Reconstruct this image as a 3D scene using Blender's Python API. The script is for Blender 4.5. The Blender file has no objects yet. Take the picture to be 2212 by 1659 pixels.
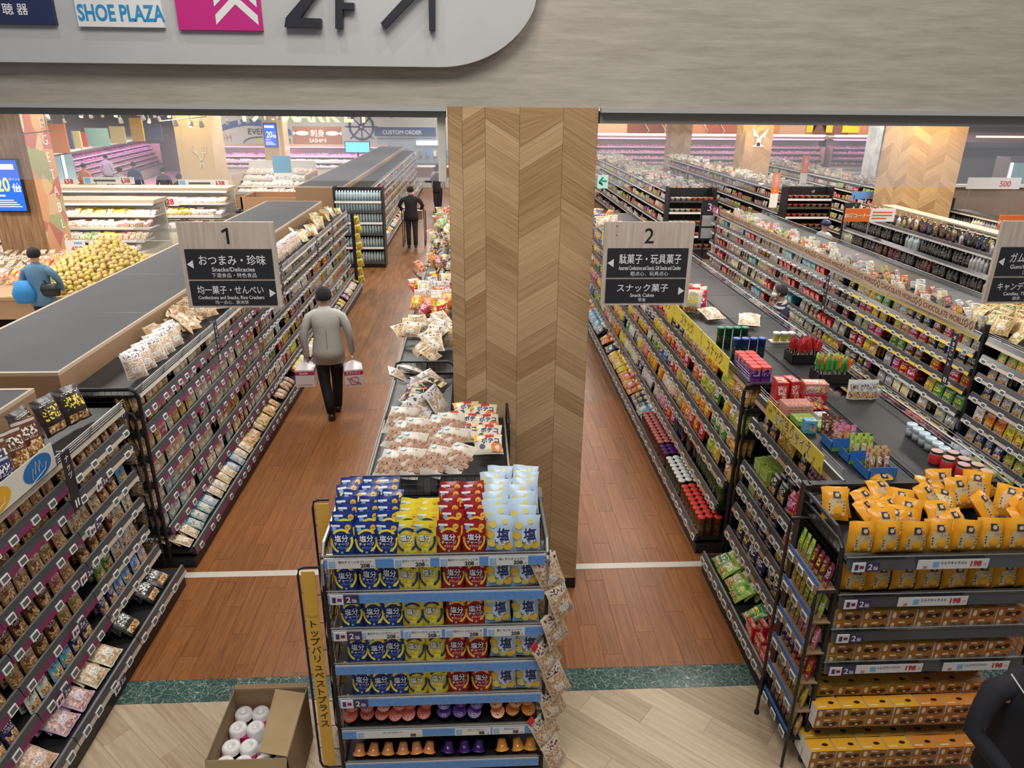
import bpy, bmesh, math, random
from mathutils import Vector, Matrix, Euler
R=math.radians
random.seed(7)
rnd=random.Random(11)
C=bpy.context.scene.collection
sc=bpy.context.scene
# ---------------- camera (calibrated on the photograph's vanishing points)
cam=bpy.data.cameras.new('camera'); co=bpy.data.objects.new('camera',cam); C.objects.link(co)
cam.sensor_fit='HORIZONTAL'; cam.sensor_width=36; cam.lens=36*1540.54/2212
cam.clip_start=.05; cam.clip_end=200
def _rot():
    p,y,r=R(21.593),R(2.9724),R(.54291)
    f=Vector((math.cos(p)*math.sin(y),math.cos(p)*math.cos(y),-math.sin(p)))
    rt=Vector((math.cos(y),-math.sin(y),0)); up=rt.cross(f)
    x=rt*math.cos(r)+up*math.sin(r); u=-rt*math.sin(r)+up*math.cos(r)
    return Matrix((x,u,-f)).transposed().to_4x4()
co.matrix_world=Matrix.Translation((0,0,4))@_rot()
sc.camera=co
# ---------------- world, exposure
w=bpy.data.worlds.new('world'); sc.world=w; w.use_nodes=True
w.node_tree.nodes['Background'].inputs[0].default_value=(.92,.95,1,1)
w.node_tree.nodes['Background'].inputs[1].default_value=.22  # even ambient fill added to the indoor hall, no visible source
sc.view_settings.view_transform='Standard'; sc.view_settings.look='None'
sc.view_settings.gamma=1; sc.view_settings.use_curve_mapping=False
sc.view_settings.exposure=-0.03
sc.cycles.use_denoising=True; sc.cycles.max_bounces=6; sc.cycles.diffuse_bounces=3
sc.cycles.glossy_bounces=3; sc.cycles.transparent_max_bounces=12; sc.cycles.sample_clamp_indirect=4
def area(name,loc,size,power,col=(1,.96,.9),rot=(0,0,0),sy=None,spread=None):
    l=bpy.data.lights.new(name,'AREA'); l.energy=power; l.color=col; l.size=size
    if sy: l.shape='RECTANGLE'; l.size_y=sy
    if spread: l.spread=R(spread)
    o=bpy.data.objects.new(name,l); C.objects.link(o); o.location=loc; o.rotation_euler=rot; return o
for y in (7.5,12,17,23,30,37):
    for x in (-14,-8,-1.6,3.5,9,15):
        f=1.3 if x<-6 else 1.0
        if y>20: f*=1.25
        if y<8: f*=.8
        area('ceiling_lamp_light',(x,y,4.75),1.6,165*f,(1,.965,.91))
area('hall_light',(-.6,1.6,7.2),2.4,215,(1,.94,.87))
area('hall_light',(3.2,2.2,7.2),2.2,115,(1,.94,.87))
for x in (-2.5,-1.1,.2):
    l=bpy.data.lights.new('sign_spot','SPOT'); l.energy=42; l.spot_size=R(60); l.spot_blend=.6; l.shadow_soft_size=.03; l.color=(1,.96,.9)
    o=bpy.data.objects.new('sign_spot',l); C.objects.link(o); o.location=(x,4.2,6.6)
    o.rotation_euler=(Vector((x,5.1,4.3))-Vector(o.location)).to_track_quat('-Z','Y').to_euler()

# ---------------- helpers
def L(o,label=None,cat=None,group=None,kind=None):
    if label: o['label']=label
    if cat: o['category']=cat
    if group: o['group']=group
    if kind: o['kind']=kind
    return o
def T(name,label,cat,loc=(0,0,0),rotz=0,group=None,kind=None):
    o=bpy.data.objects.new(name,None); C.objects.link(o); o.location=loc; o.rotation_euler=(0,0,rotz)
    o.empty_display_size=.05
    return L(o,label,cat,group,kind)
def add(name,me,parent=None,loc=None,rot=None,world=False,col=None):
    o=bpy.data.objects.new(name,me); C.objects.link(o)
    if loc is not None: o.location=loc
    if rot is not None: o.rotation_euler=rot
    if parent is not None:
        o.parent=parent
        if world:
            q=parent; v=Vector((0,0,0))
            while q is not None: v+=Vector(q.location); q=q.parent
            o.location=Vector(o.location)-v
    if col: o.color=(*col[:3],1)
    return o
class MB:
    def __init__(s): s.v=[];s.f=[];s.m=[];s.uv=[];s.c=[];s.sm=[];s.cur=(1,1,1,.5);s.smooth=False
    def face(s,idx,mi=0,uv=None):
        s.f.append(tuple(idx)); s.m.append(mi); s.uv.append(uv if uv else [(0.02,.02)]*len(idx)); s.c.append(s.cur); s.sm.append(s.smooth)
    def vs(s,pts):
        b=len(s.v); s.v.extend([tuple(p) for p in pts]); return b
    def quad(s,a,b,c,d,mi=0,uv=True):
        k=s.vs((a,b,c,d)); s.face((k,k+1,k+2,k+3),mi,[(0,0),(1,0),(1,1),(0,1)] if uv else None)
    def box(s,x0,y0,z0,x1,y1,z1,mi=0,M=None,faces=None,uvf=True):
        P=[(x0,y0,z0),(x1,y0,z0),(x1,y1,z0),(x0,y1,z0),(x0,y0,z1),(x1,y0,z1),(x1,y1,z1),(x0,y1,z1)]
        if M is not None: P=[M@Vector(p) for p in P]
        k=s.vs(P)
        F=((0,1,5,4),(1,2,6,5),(2,3,7,6),(3,0,4,7),(4,5,6,7),(3,2,1,0))
        for i,f in enumerate(F):
            mm=mi if faces is None else faces[i]
            s.face([k+j for j in f],mm,[(0,0),(1,0),(1,1),(0,1)] if uvf else None)
    def grid(s,fn,nu,nv,mi=0,uvb=(0,0,1,1)):
        k=len(s.v)
        for j in range(nv+1):
            for i in range(nu+1): s.v.append(tuple(fn(i/nu,j/nv)))
        a,b,c,d=uvb
        U=lambda i,j:(a+(c-a)*i/nu,b+(d-b)*j/nv)
        for j in range(nv):
            for i in range(nu):
                q=k+j*(nu+1)+i
                s.face((q,q+1,q+nu+2,q+nu+1),mi,[U(i,j),U(i+1,j),U(i+1,j+1),U(i,j+1)])
    def tube(s,pts,r,n=6,mi=0,closed=False,caps=True):
        pts=[Vector(p) for p in pts]; N=len(pts); rings=[]
        up=Vector((0,0,1))
        for i,p in enumerate(pts):
            d=(pts[(i+1)%N]-pts[i-1]) if (closed or 0<i<N-1) else (pts[1]-pts[0] if i==0 else pts[-1]-pts[-2])
            d.normalize()
            u=up if abs(d.z)<.9 else Vector((1,0,0))
            a=d.cross(u).normalized(); b=d.cross(a)
            rr=r[i] if isinstance(r,(list,tuple)) else r
            k=s.vs([p+(a*math.cos(t*2*math.pi/n)+b*math.sin(t*2*math.pi/n))*rr for t in range(n)]); rings.append(k)
        M=N if closed else N-1
        for i in range(M):
            a,b=rings[i],rings[(i+1)%N]
            for t in range(n):
                u=(t+1)%n; s.face((a+t,a+u,b+u,b+t),mi,[(t/n,i/M),((t+1)/n,i/M),((t+1)/n,(i+1)/M),(t/n,(i+1)/M)])
        if caps and not closed:
            s.face([rings[0]+t for t in range(n)][::-1],mi); s.face([rings[-1]+t for t in range(n)],mi)
    def lathe(s,prof,n=12,c=(0,0,0),mi=0,mis=None,uvz=None):
        # prof: (r,z)
        k=len(s.v); P=len(prof)
        for i in range(n):
            a=2*math.pi*i/n
            for r,z in prof: s.v.append((c[0]+r*math.cos(a),c[1]+r*math.sin(a),c[2]+z))
        z0=prof[0][1]; zz=(max(p[1] for p in prof)-z0) or 1
        for i in range(n):
            j=(i+1)%n
            for q in range(P-1):
                mm=mis[q] if mis else mi
                va=(prof[q][1]-z0)/zz; vb=(prof[q+1][1]-z0)/zz; ua=(2*i/n)%1.0; ub=ua+2/n
                s.face((k+i*P+q,k+j*P+q,k+j*P+q+1,k+i*P+q+1),mm,[(ua,va),(ub,va),(ub,vb),(ua,vb)])
    def glyph(s,txt,size,M,mi=0,fn=None,ax='c',bold=0,sx=1,ay=None):
        vs,fs,wd,hh=glyphs(txt,bold)
        ox={'c':wd/2,'l':0,'r':wd}[ax]; oy=0 if ay is None else ay
        P=[]
        for x,y in vs:
            p=Vector(((x-ox)*size*sx,(y-oy)*size,0))
            P.append(fn(p.x,p.y) if fn else M@p)
        k=s.vs(P)
        for f in fs: s.face([k+i for i in f],mi)
    def merge(s,me,M,mi_map=None,col=None):
        k=len(s.v); s.v.extend([tuple(M@v.co) for v in me.vertices]); uvl=me.uv_layers[0].data if me.uv_layers else None
        for p in me.polygons:
            s.f.append(tuple(k+i for i in p.vertices)); s.m.append(mi_map[p.material_index] if mi_map else p.material_index)
            s.uv.append([tuple(uvl[l].uv) for l in p.loop_indices] if uvl else [(.02,.02)]*len(p.vertices)); s.c.append(col or s.cur); s.sm.append(p.use_smooth)
    def mesh(s,name,mats,col=False):
        me=bpy.data.meshes.new(name); me.from_pydata(s.v,[],s.f)
        for m in mats: me.materials.append(m)
        if len(mats)>1: me.polygons.foreach_set('material_index',s.m)
        if any(s.sm): me.polygons.foreach_set('use_smooth',s.sm)
        ul=me.uv_layers.new(name='UVMap'); flat=[c for f in s.uv for p in f for c in p]; ul.data.foreach_set('uv',flat)
        if col:
            ca=me.color_attributes.new('pc','FLOAT_COLOR','CORNER')
            ca.data.foreach_set('color',[c for f,cc in zip(s.f,s.c) for _ in f for c in cc])
        me.validate(); me.update(); return me
    def build(s,name,mats,parent=None,world=True,col=False,**k):
        if not isinstance(mats,(list,tuple)): mats=[mats]
        return add(name,s.mesh(name,mats,col),parent,world=world and parent is not None,**k)
_G={}
def glyphs(txt,bold=0):
    key=(txt,bold)
    if key in _G: return _G[key]
    cu=bpy.data.curves.new('t','FONT'); cu.body=txt; cu.size=1; cu.resolution_u=3; cu.offset=bold; cu.dimensions='2D'; cu.fill_mode='FRONT'
    o=bpy.data.objects.new('t',cu); C.objects.link(o)
    dg=bpy.context.evaluated_depsgraph_get(); me=bpy.data.meshes.new_from_object(o.evaluated_get(dg))
    vs=[(v.co.x,v.co.y) for v in me.vertices]; fs=[tuple(p.vertices) for p in me.polygons]
    bpy.data.objects.remove(o); bpy.data.curves.remove(cu); bpy.data.meshes.remove(me)
    if vs:
        x0=min(v[0] for v in vs); vs=[(x-x0,y) for x,y in vs]; wd=max(v[0] for v in vs); hh=max(v[1] for v in vs)
    else: wd=hh=0
    _G[key]=(vs,fs,wd,hh); return _G[key]
def FM(loc,face='-y',tilt=0):
    """matrix placing text drawn in local xy onto a vertical plane facing the given direction"""
    z={'-y':0,'+x':90,'-x':-90,'+y':180}[face]
    return Matrix.Translation(loc)@Matrix.Rotation(R(z),4,'Z')@Matrix.Rotation(R(90-tilt),4,'X')

# ---------------- node materials
class N:
    def __init__(s,name,rough=.5,metal=0,spec=.5):
        s.m=bpy.data.materials.new(name); s.m.use_nodes=True; s.t=s.m.node_tree; s.b=s.t.nodes['Principled BSDF']
        s.set('Roughness',rough); s.set('Metallic',metal); s.set('Specular IOR Level',spec)
    def set(s,k,v):
        i=s.b.inputs[k]
        if isinstance(v,bpy.types.NodeSocket): s.t.links.new(v,i)
        else: i.default_value=(*v,1) if isinstance(v,tuple) and len(v)==3 else v
    def n(s,ty,ins={},**pr):
        x=s.t.nodes.new(ty)
        for k,v in pr.items(): setattr(x,k,v)
        for k,v in ins.items(): s.put(x.inputs[k],v)
        return x
    def put(s,i,v):
        if isinstance(v,bpy.types.NodeSocket): s.t.links.new(v,i)
        elif v is not None:
            if isinstance(v,tuple) and len(v)==3 and i.type=='RGBA': v=(*v,1)
            i.default_value=v
    def math(s,op,a,b=None,c=None,clamp=False):
        x=s.n('ShaderNodeMath',operation=op,use_clamp=clamp); s.put(x.inputs[0],a); s.put(x.inputs[1],b); s.put(x.inputs[2],c); return x.outputs[0]
    def mix(s,f,a,b,mode='MIX'):
        x=s.n('ShaderNodeMix',data_type='RGBA',blend_type=mode); s.put(x.inputs[0],f); s.put(x.inputs[6],a); s.put(x.inputs[7],b); return x.outputs[2]
    def uv(s):
        t=s.n('ShaderNodeTexCoord'); q=s.n('ShaderNodeSeparateXYZ',{0:t.outputs['UV']}); return q.outputs[0],q.outputs[1]
    def obj(s,scale=(1,1,1),kind='Object',rot=(0,0,0)):
        t=s.n('ShaderNodeTexCoord'); m=s.n('ShaderNodeMapping',{0:t.outputs[kind]}); m.inputs['Scale'].default_value=scale; m.inputs['Rotation'].default_value=rot; return m.outputs[0]
    def geo(s,scale=(1,1,1),rot=(0,0,0)):
        t=s.n('ShaderNodeNewGeometry'); m=s.n('ShaderNodeMapping',{0:t.outputs['Position']}); m.inputs['Scale'].default_value=scale; m.inputs['Rotation'].default_value=rot; return m.outputs[0]
    def noise(s,vec,scale,detail=2,out=0,rough=.5):
        x=s.n('ShaderNodeTexNoise',{'Vector':vec,'Scale':scale,'Detail':detail,'Roughness':rough}); return x.outputs[out]
    def vor(s,vec,scale,out='Color',feature='F1'):
        x=s.n('ShaderNodeTexVoronoi',{'Vector':vec,'Scale':scale},feature=feature); return x.outputs[out]
    def ramp(s,f,*st,interp='LINEAR'):
        x=s.n('ShaderNodeValToRGB'); r=x.color_ramp; r.interpolation=interp; s.put(x.inputs[0],f)
        while len(r.elements)<len(st): r.elements.new(.5)
        for e,(p,c) in zip(r.elements,st): e.position=p; e.color=(*c,1) if len(c)==3 else c
        return x.outputs[0]
    def bump(s,h,st=.2,dist=.01):
        x=s.n('ShaderNodeBump',{'Height':h,'Strength':st,'Distance':dist}); s.t.links.new(x.outputs[0],s.b.inputs['Normal'])
    def box(s,u,v,u0,u1,v0,v1):
        a=s.math('MULTIPLY',s.math('GREATER_THAN',u,u0),s.math('LESS_THAN',u,u1))
        b=s.math('MULTIPLY',s.math('GREATER_THAN',v,v0),s.math('LESS_THAN',v,v1)); return s.math('MULTIPLY',a,b)
def mat(name,col,rough=.5,metal=0,emit=0,var=0,scale=8,bump=0,spec=.5):
    q=N(name,rough,metal,spec)
    if var or bump:
        f=q.noise(q.geo(),scale,3)
        if var: q.set('Base Color',q.mix(f,tuple(c*(1-var) for c in col),tuple(min(1,c*(1+var)) for c in col)))
        else: q.set('Base Color',col)
        if bump: q.bump(f,bump)
    else: q.set('Base Color',col)
    if emit: q.set('Emission Color',col); q.set('Emission Strength',emit)
    return q.m
def pack(name,style,src='obj',rough=.32):
    q=N(name,rough,0,.5)
    if src=='obj':
        oi=q.n('ShaderNodeObjectInfo'); base=oi.outputs['Color']; rn=oi.outputs['Random']
    else:
        a=q.n('ShaderNodeAttribute',attribute_name='pc'); base=a.outputs['Color']; rn=a.outputs['Alpha']
    u,v=q.uv()
    off=q.math('MULTIPLY',rn,37.0)
    hs=q.n('ShaderNodeHueSaturation',{'Hue':q.math('ADD',.40,q.math('MULTIPLY',rn,.18)),'Saturation':1.05,'Value':.62,'Color':base})
    acc=hs.outputs[0]
    lum=q.n('ShaderNodeRGBToBW',{0:base}).outputs[0]
    ink=q.mix(q.math('GREATER_THAN',lum,.3),(.9,.88,.82),(.10,.035,.03))
    def vec(su,sv):
        return q.n('ShaderNodeCombineXYZ',{0:q.math('ADD',q.math('MULTIPLY',u,su),off),1:q.math('ADD',q.math('MULTIPLY',v,sv),off),2:off}).outputs[0]
    txt=q.math('GREATER_THAN',q.noise(vec(13,15),1.0,1),.53)
    fine=q.math('MULTIPLY',q.math('GREATER_THAN',q.noise(vec(34,20),1.0,0),.52),q.math('GREATER_THAN',q.math('FRACT',q.math('MULTIPLY',v,22.0)),.45))
    food=q.ramp(q.n('ShaderNodeSeparateColor',{0:q.vor(vec(17,20),1.0)}).outputs[0],(0,(.11,.035,.012)),(.35,(.36,.15,.045)),(.65,(.62,.36,.14)),(.9,(.86,.7,.42)))
    # colour swatch from voronoi (big patches)
    c=base
    def circ(cu,cv,r,asp=1.0):
        du=q.math('SUBTRACT',u,cu); dv=q.math('MULTIPLY',q.math('SUBTRACT',v,cv),asp)
        return q.math('LESS_THAN',q.math('ADD',q.math('MULTIPLY',du,du),q.math('MULTIPLY',dv,dv)),r*r)
    inside=q.box(u,v,.05,.95,.03,.97)
    if style=='pouch':
        c=q.mix(q.box(u,v,.08,.92,.06,.42),c,food)
        c=q.mix(circ(.3,.45,.16),c,acc)
        c=q.mix(q.math('MULTIPLY',q.box(u,v,.14,.86,.56,.80),txt),c,ink)
        c=q.mix(q.math('MULTIPLY',q.box(u,v,.2,.8,.47,.54),fine),c,ink)
        c=q.mix(q.box(u,v,.05,.95,.9,.97),c,q.mix(.5,c,(.9,.88,.85)))
    elif style=='foil':
        c=q.mix(circ(.5,.5,.36,.9),c,acc)
        c=q.mix(q.box(u,v,.1,.9,.05,.26),c,food)
        c=q.mix(q.math('MULTIPLY',q.box(u,v,.12,.88,.40,.72),txt),c,q.mix(q.math('GREATER_THAN',rn,.5),(.92,.9,.84),(.9,.72,.06)))
        c=q.mix(q.math('MULTIPLY',q.box(u,v,.15,.85,.78,.86),fine),c,ink)
    elif style=='clear':
        c=q.mix(.34,food,base)
        c=q.mix(q.box(u,v,0,1,.70,1),c,base)
        c=q.mix(q.math('MULTIPLY',q.box(u,v,.12,.88,.74,.93),txt),c,ink)
        c=q.mix(q.box(u,v,.3,.72,.22,.42),c,q.mix(.5,base,(.85,.85,.82)))
        c=q.mix(q.math('MULTIPLY',q.box(u,v,.33,.7,.24,.4),fine),c,(.05,.05,.05))
    elif style=='box':
        c=q.mix(q.box(u,v,0,1,0,.3),c,acc)
        c=q.mix(circ(.7,.35,.22),c,food)
        c=q.mix(q.math('MULTIPLY',q.box(u,v,.08,.8,.48,.85),txt),c,ink)
        c=q.mix(q.math('MULTIPLY',q.box(u,v,.08,.5,.1,.28),fine),c,ink)
        inside=q.box(u,v,.02,.98,.02,.98)
    elif style=='wrap':
        c=q.mix(q.box(u,v,0,1,.2,.7),c,acc)
        c=q.mix(q.math('MULTIPLY',q.box(u,v,0,1,.28,.62),q.math('MULTIPLY',txt,.5)),c,(.75,.72,.62))
    c=q.mix(inside,base,c)
    q.set('Base Color',c)
    if style in('foil','clear','pouch'): q.bump(q.noise(vec(4,5),1.0,2),.5,.012)
    return q.m
# ---------------- shared materials
K={}
K['black']=mat('black_metal',(.018,.018,.02),.45,.2)
K['deck']=mat('deck_black',(.017,.018,.02),.42,0,var=.2,scale=3,spec=.35)
K['white']=mat('white',(.78,.78,.76),.5); K['cream']=mat('cream',(.68,.63,.54),.5)
K['chrome']=mat('chrome',(.42,.42,.42),.38,.7)
K['rail']=mat('rail_clear',(.11,.11,.115),.16,.35)
K['strip']=mat('strip_beige',(.50,.43,.35),.4)
K['yellow']=mat('strip_yellow',(.72,.52,.08),.45); K['greenstrip']=mat('strip_green',(.28,.38,.32),.45)
K['magenta']=mat('magenta',(.20,.022,.085),.45); K['lcd']=mat('lcd',(.10,.12,.11),.3)
K['ink']=mat('ink',(.015,.016,.02),.5); K['lt']=mat('letter_white',(.82,.83,.84),.5)
K['panelblk']=mat('panel_black',(.022,.022,.028),.5)
K['orange']=mat('orange',(.75,.16,.02),.5); K['red']=mat('red',(.55,.02,.03),.45)
K['blue']=mat('sky_blue',(.13,.33,.75),.5,var=.25,scale=60); K['navy']=mat('navy',(.02,.03,.10),.5)
K['brown']=mat('brown_board',(.31,.19,.105),.55,var=.08,scale=20)
K['purple']=mat('purple',(.055,.035,.11),.5)
def wood(name,a,b,su,sv,rough=.42,obj=True,bmp=.06,cv=.62):
    q=N(name,rough); oi=q.n('ShaderNodeObjectInfo'); r=oi.outputs['Random']; u,v=q.uv()
    vec=q.n('ShaderNodeCombineXYZ',{0:q.math('MULTIPLY_ADD',u,su,q.math('MULTIPLY',r,50.)),1:q.math('MULTIPLY_ADD',v,sv,q.math('MULTIPLY',r,30.)),2:r}).outputs[0]
    f=q.noise(vec,1.0,4,rough=.62)
    f2=q.math('ADD',q.math('MULTIPLY',q.math('SUBTRACT',f,.5),1.5),q.math('MULTIPLY_ADD',r,cv,.5-cv/2),clamp=True)
    q.set('Base Color',q.mix(f2,a,b)); q.bump(f,bmp); q.set('Specular IOR Level',.3); return q.m
K['oak']=wood('oak_plank',(.33,.19,.085),(.63,.435,.245),1.2,11)
K['floorwood']=wood('floor_plank_wood',(.14,.045,.012),(.39,.155,.048),2.2,9,.36,bmp=.05,cv=.22)
K['foyer']=wood('foyer_plank_wood',(.39,.28,.18),(.66,.53,.37),2.2,8,.4)
q=N('laminate',.5); f=q.noise(q.geo((.9,1,9)),3.2,5,rough=.65); q.set('Base Color',q.ramp(f,(.3,(.36,.32,.27)),(.7,(.50,.455,.395)))); K['lam']=q.m
q=N('pine_board',.55); f=q.noise(q.geo((9,1,.7)),4,4); kn=q.vor(q.geo((1,1,1)),7.0,'Distance')
q.set('Base Color',q.mix(q.math('LESS_THAN',kn,.05),q.ramp(f,(.3,(.50,.40,.33)),(.7,(.66,.58,.50))),(.22,.10,.05))); K['pine']=q.m
q=N('marble',.18); vv=q.noise(q.geo(),9,3,out=1); va=q.n('ShaderNodeVectorMath',{0:q.geo(),1:q.n('ShaderNodeVectorMath',{0:vv,'Scale':.12},operation='SCALE').outputs[0]},operation='ADD').outputs[0]
e1=q.vor(va,17.0,'Distance','DISTANCE_TO_EDGE'); e2=q.vor(va,48.0,'Distance','DISTANCE_TO_EDGE')
vein=q.math('MAXIMUM',q.math('LESS_THAN',e1,.022),q.math('MULTIPLY',q.math('LESS_THAN',e2,.03),.55))
vein=q.math('MULTIPLY',vein,q.noise(q.geo(),14,2))
q.set('Base Color',q.mix(vein,q.mix(q.noise(q.geo(),5,3),(.015,.05,.042),(.06,.13,.115)),(.6,.68,.64))); K['marble']=q.m
# glass curtain: clear pane, its reflected haze put in as white diffuse
m=bpy.data.materials.new('haze_glass'); m.use_nodes=True; t=m.node_tree; t.nodes.clear()
o_=t.nodes.new('ShaderNodeOutputMaterial'); tr=t.nodes.new('ShaderNodeBsdfTransparent'); gl=t.nodes.new('ShaderNodeBsdfGlossy'); gl.inputs['Roughness'].default_value=.02
df=t.nodes.new('ShaderNodeBsdfDiffuse'); df.inputs[0].default_value=(.85,.88,1,1)
m1=t.nodes.new('ShaderNodeMixShader'); m1.inputs[0].default_value=.07; m2=t.nodes.new('ShaderNodeMixShader'); m2.inputs[0].default_value=.11
t.links.new(tr.outputs[0],m1.inputs[1]); t.links.new(gl.outputs[0],m1.inputs[2]); t.links.new(m1.outputs[0],m2.inputs[1]); t.links.new(df.outputs[0],m2.inputs[2]); t.links.new(m2.outputs[0],o_.inputs[0])
K['haze']=m
m=bpy.data.materials.new('clear_plastic'); m.use_nodes=True; t=m.node_tree; t.nodes.clear()
o_=t.nodes.new('ShaderNodeOutputMaterial'); tr=t.nodes.new('ShaderNodeBsdfTransparent'); gl=t.nodes.new('ShaderNodeBsdfGlossy'); gl.inputs['Roughness'].default_value=.08
tr.inputs[0].default_value=(.93,.95,.96,1)
m1=t.nodes.new('ShaderNodeMixShader'); m1.inputs[0].default_value=.16
t.links.new(tr.outputs[0],m1.inputs[1]); t.links.new(gl.outputs[0],m1.inputs[2]); t.links.new(m1.outputs[0],o_.inputs[0]); K['clear']=m
P={s:pack('pack_'+s,s) for s in('pouch','foil','clear','box','wrap')}
PA={s:pack('packs_'+s,s,'attr') for s in('pouch','foil','clear','box','wrap')}
q=N('object_colour',.4); q.set('Base Color',q.n('ShaderNodeObjectInfo').outputs['Color']); K['ocol']=q.m
q=N('attr_colour',.4); q.set('Base Color',q.n('ShaderNodeAttribute',attribute_name='pc').outputs['Color']); K['acol']=q.m
q=N('fine_wire_grid',.5); K['wire']=K['black']
def emis(name,col,s): return mat(name,col,.5,emit=s)

# ---------------- floor
def S(o): o['kind']='structure'; return o
b=MB(); b.box(-24,4.2,-.05,28,48,-.004)
q=N('far_floor',.32); f=q.noise(q.geo((9,1,1)),1.6,4); br=q.n('ShaderNodeTexBrick',{'Vector':q.geo((1,1,1),(0,0,R(90))),'Color1':(.72,.72,.72,1),'Color2':(1,1,1,1),'Mortar':(.35,.35,.35,1),'Scale':1.0,'Mortar Size':.004,'Brick Width':.92,'Row Height':.152})
q.set('Base Color',q.mix(1.0,q.ramp(f,(.3,(.18,.07,.02)),(.7,(.36,.155,.052))),br.outputs[0],'MULTIPLY')); K['farfloor']=q.m
floor=S(b.build('floor',K['farfloor'],None))
b=MB(); b.box(-8,-3,-.05,8,4.2,-.004); foyer=S(b.build('foyer_floor',mat('foyer_base',(.2,.15,.1),.5),None))
b=MB(); b.box(-24,6,-.003,-5.0,48,.0); S(b.build('market_floor',mat('market_floor_beige',(.52,.43,.33),.3,var=.1,scale=2),None))
W_,H_=.152,.92
pm=[]
for k in range(3):
    b=MB(); g=.0016; 
    b.box(-W_/2+g,-H_/2+g,-.004,W_/2-g,H_/2-g,0,uvf=False)
    # top face uv along the board
    b.uv[4]=[(0,0),(0,1),(1,1),(1,0)]; pm.append(b.mesh('floor_plank',[K['floorwood']]))
def strip(x0,x1,y0,y1,mx):
    n=0; i=0; x=x0
    while x<x1-.02:
        y=y0-((i*.37)%1)*H_
        while y<y1:
            a,c=max(y,y0),min(y+H_,y1); x2=min(x+W_,x1)
            if c-a>.03 and n<mx:
                o=add('floor_plank',pm[0],floor,((x+x2)/2,(a+c)/2,0),(0,0,0)); o.scale=((x2-x)/W_,(c-a)/H_,1); n+=1
            y+=H_
        x+=W_; i+=1
strip(-2.62,-.62,4.215,10.2,120); strip(.2,2.12,4.215,9.4,110)
b=MB(); b.box(-3.3,5.445,.0,2.9,5.525,.0022); S(b.build('trim_1',mat('inlay',(.62,.58,.50),.4),None))
b=MB(); b.box(-8,3.995,-.004,8,4.212,.0018); S(b.build('trim_2',K['marble'],None))
# foyer boards laid on the diagonal, clipped at the marble strip
import mathutils
Wd,Ld=.185,1.15; ang=R(-41); n=0
for i in range(-18,22):
    for j in range(-5,6):
        c=Vector((i*Wd*-math.sin(ang),i*Wd*math.cos(ang),0))+Vector((math.cos(ang),math.sin(ang),0))*(j*Ld+(i%3)*.38)+Vector((0,3.3,0))
        if not(-3.2<c.x<3.3 and 2.2<c.y<4.5): continue
        b=MB(); g=.0008; M_=Matrix.Translation(c)@Matrix.Rotation(ang,4,'Z')
        b.box(-Ld/2+g,-Wd/2+g,-.004,Ld/2-g,Wd/2-g,0,M=M_); b.uv[4]=[(0,0),(1,0),(1,1),(0,1)]
        me=b.mesh('foyer_plank',[K['foyer']]); bm=bmesh.new(); bm.from_mesh(me)
        bmesh.ops.bisect_plane(bm,geom=bm.verts[:]+bm.edges[:]+bm.faces[:],plane_co=(0,3.994,0),plane_no=(0,1,0),clear_outer=True)
        if len(bm.faces)>3: bm.to_mesh(me); add('floor_plank',me,foyer); n+=1
        bm.free()
# ---------------- fascia beam, white sign board, trims, glass curtain
b=MB(); b.box(-9,5.18,3.965,12,5.45,7.2); S(b.build('wall_front',K['lam'],None))
b=MB(); b.box(-9,5.135,3.937,-.195,5.20,3.965); S(b.build('trim_3',mat('white_trim',(.42,.43,.42),.4),None))
b=MB(); b.box(.855,5.135,3.937,12,5.20,3.965); S(b.build('trim_4',bpy.data.materials['white_trim'],None))
ag=mat('alu_grey',(.30,.29,.28),.5,.1)
b=MB(); b.box(-9,5.20,3.895,-.2,5.34,3.945); b.box(.86,5.20,3.865,12,5.34,3.945); S(b.build('trim_5',ag,None))
b=MB(); b.box(-.26,5.24,3.47,-.205,5.32,3.90); S(b.build('trim_6',mat('jamb_cream',(.72,.70,.62),.4),None))
b=MB(); b.box(-9,5.27,3.47,-.26,5.278,3.895); S(b.build('window_1',K['haze'],None))
b=MB(); b.box(.86,5.27,3.44,12,5.278,3.865); S(b.build('window_2',K['haze'],None))
# rounded white board with the floor guide letters
b=MB(); r_=.52; xr,zb=.42,4.205; pts=[(-6,8),(-6,zb)]
for k in range(0,13):
    a=R(-90+90*k/12*.78); pts.append((xr-r_*1.25+math.cos(a)*r_*1.25,zb+r_+math.sin(a)*r_))
pts.append((xr+.75,8))
n_=len(pts); k0=b.vs([(x,5.075,z) for x,z in pts]); k1=b.vs([(x,5.175,z) for x,z in pts])
b.face([k0+i for i in range(n_)]); 
for i in range(n_): b.face((k0+(i+1)%n_,k0+i,k1+i,k1+(i+1)%n_),1)
bd=b.build('guide_board',[mat('board_grey_white',(.50,.51,.51),.5,var=.06,scale=5),K['cream']],None)
L(bd,'large pale grey board with a rounded lower right corner fixed to the wood fascia','sign board')
def px_on(y,u,v):  # helper used while laying out flat signs: photograph pixel -> point on the plane at depth y
    d=co.matrix_world.to_3x3()@Vector(((u-1106)/1540.54,-(v-829.5)/1540.54,-1)); t=y/d.y; return Vector((0,0,4))+d*t
def flat_sign(name,x0,x1,z0,z1,y,th,m,label,cat,texts,group=None,face='-y'):
    t=T(name,label,cat,((x0+x1)/2,y,z0),group=group)
    b=MB(); b.box(x0,y,z0,x1,y+th,z1); b.build('panel',m,t)
    for (txt,size,x,z,mt,sx,bold) in texts:
        b=MB(); b.glyph(txt,size,FM((x,y-.0015,z),face),0,bold=bold,sx=sx); b.build('lettering',mt,t)
    return t
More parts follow.
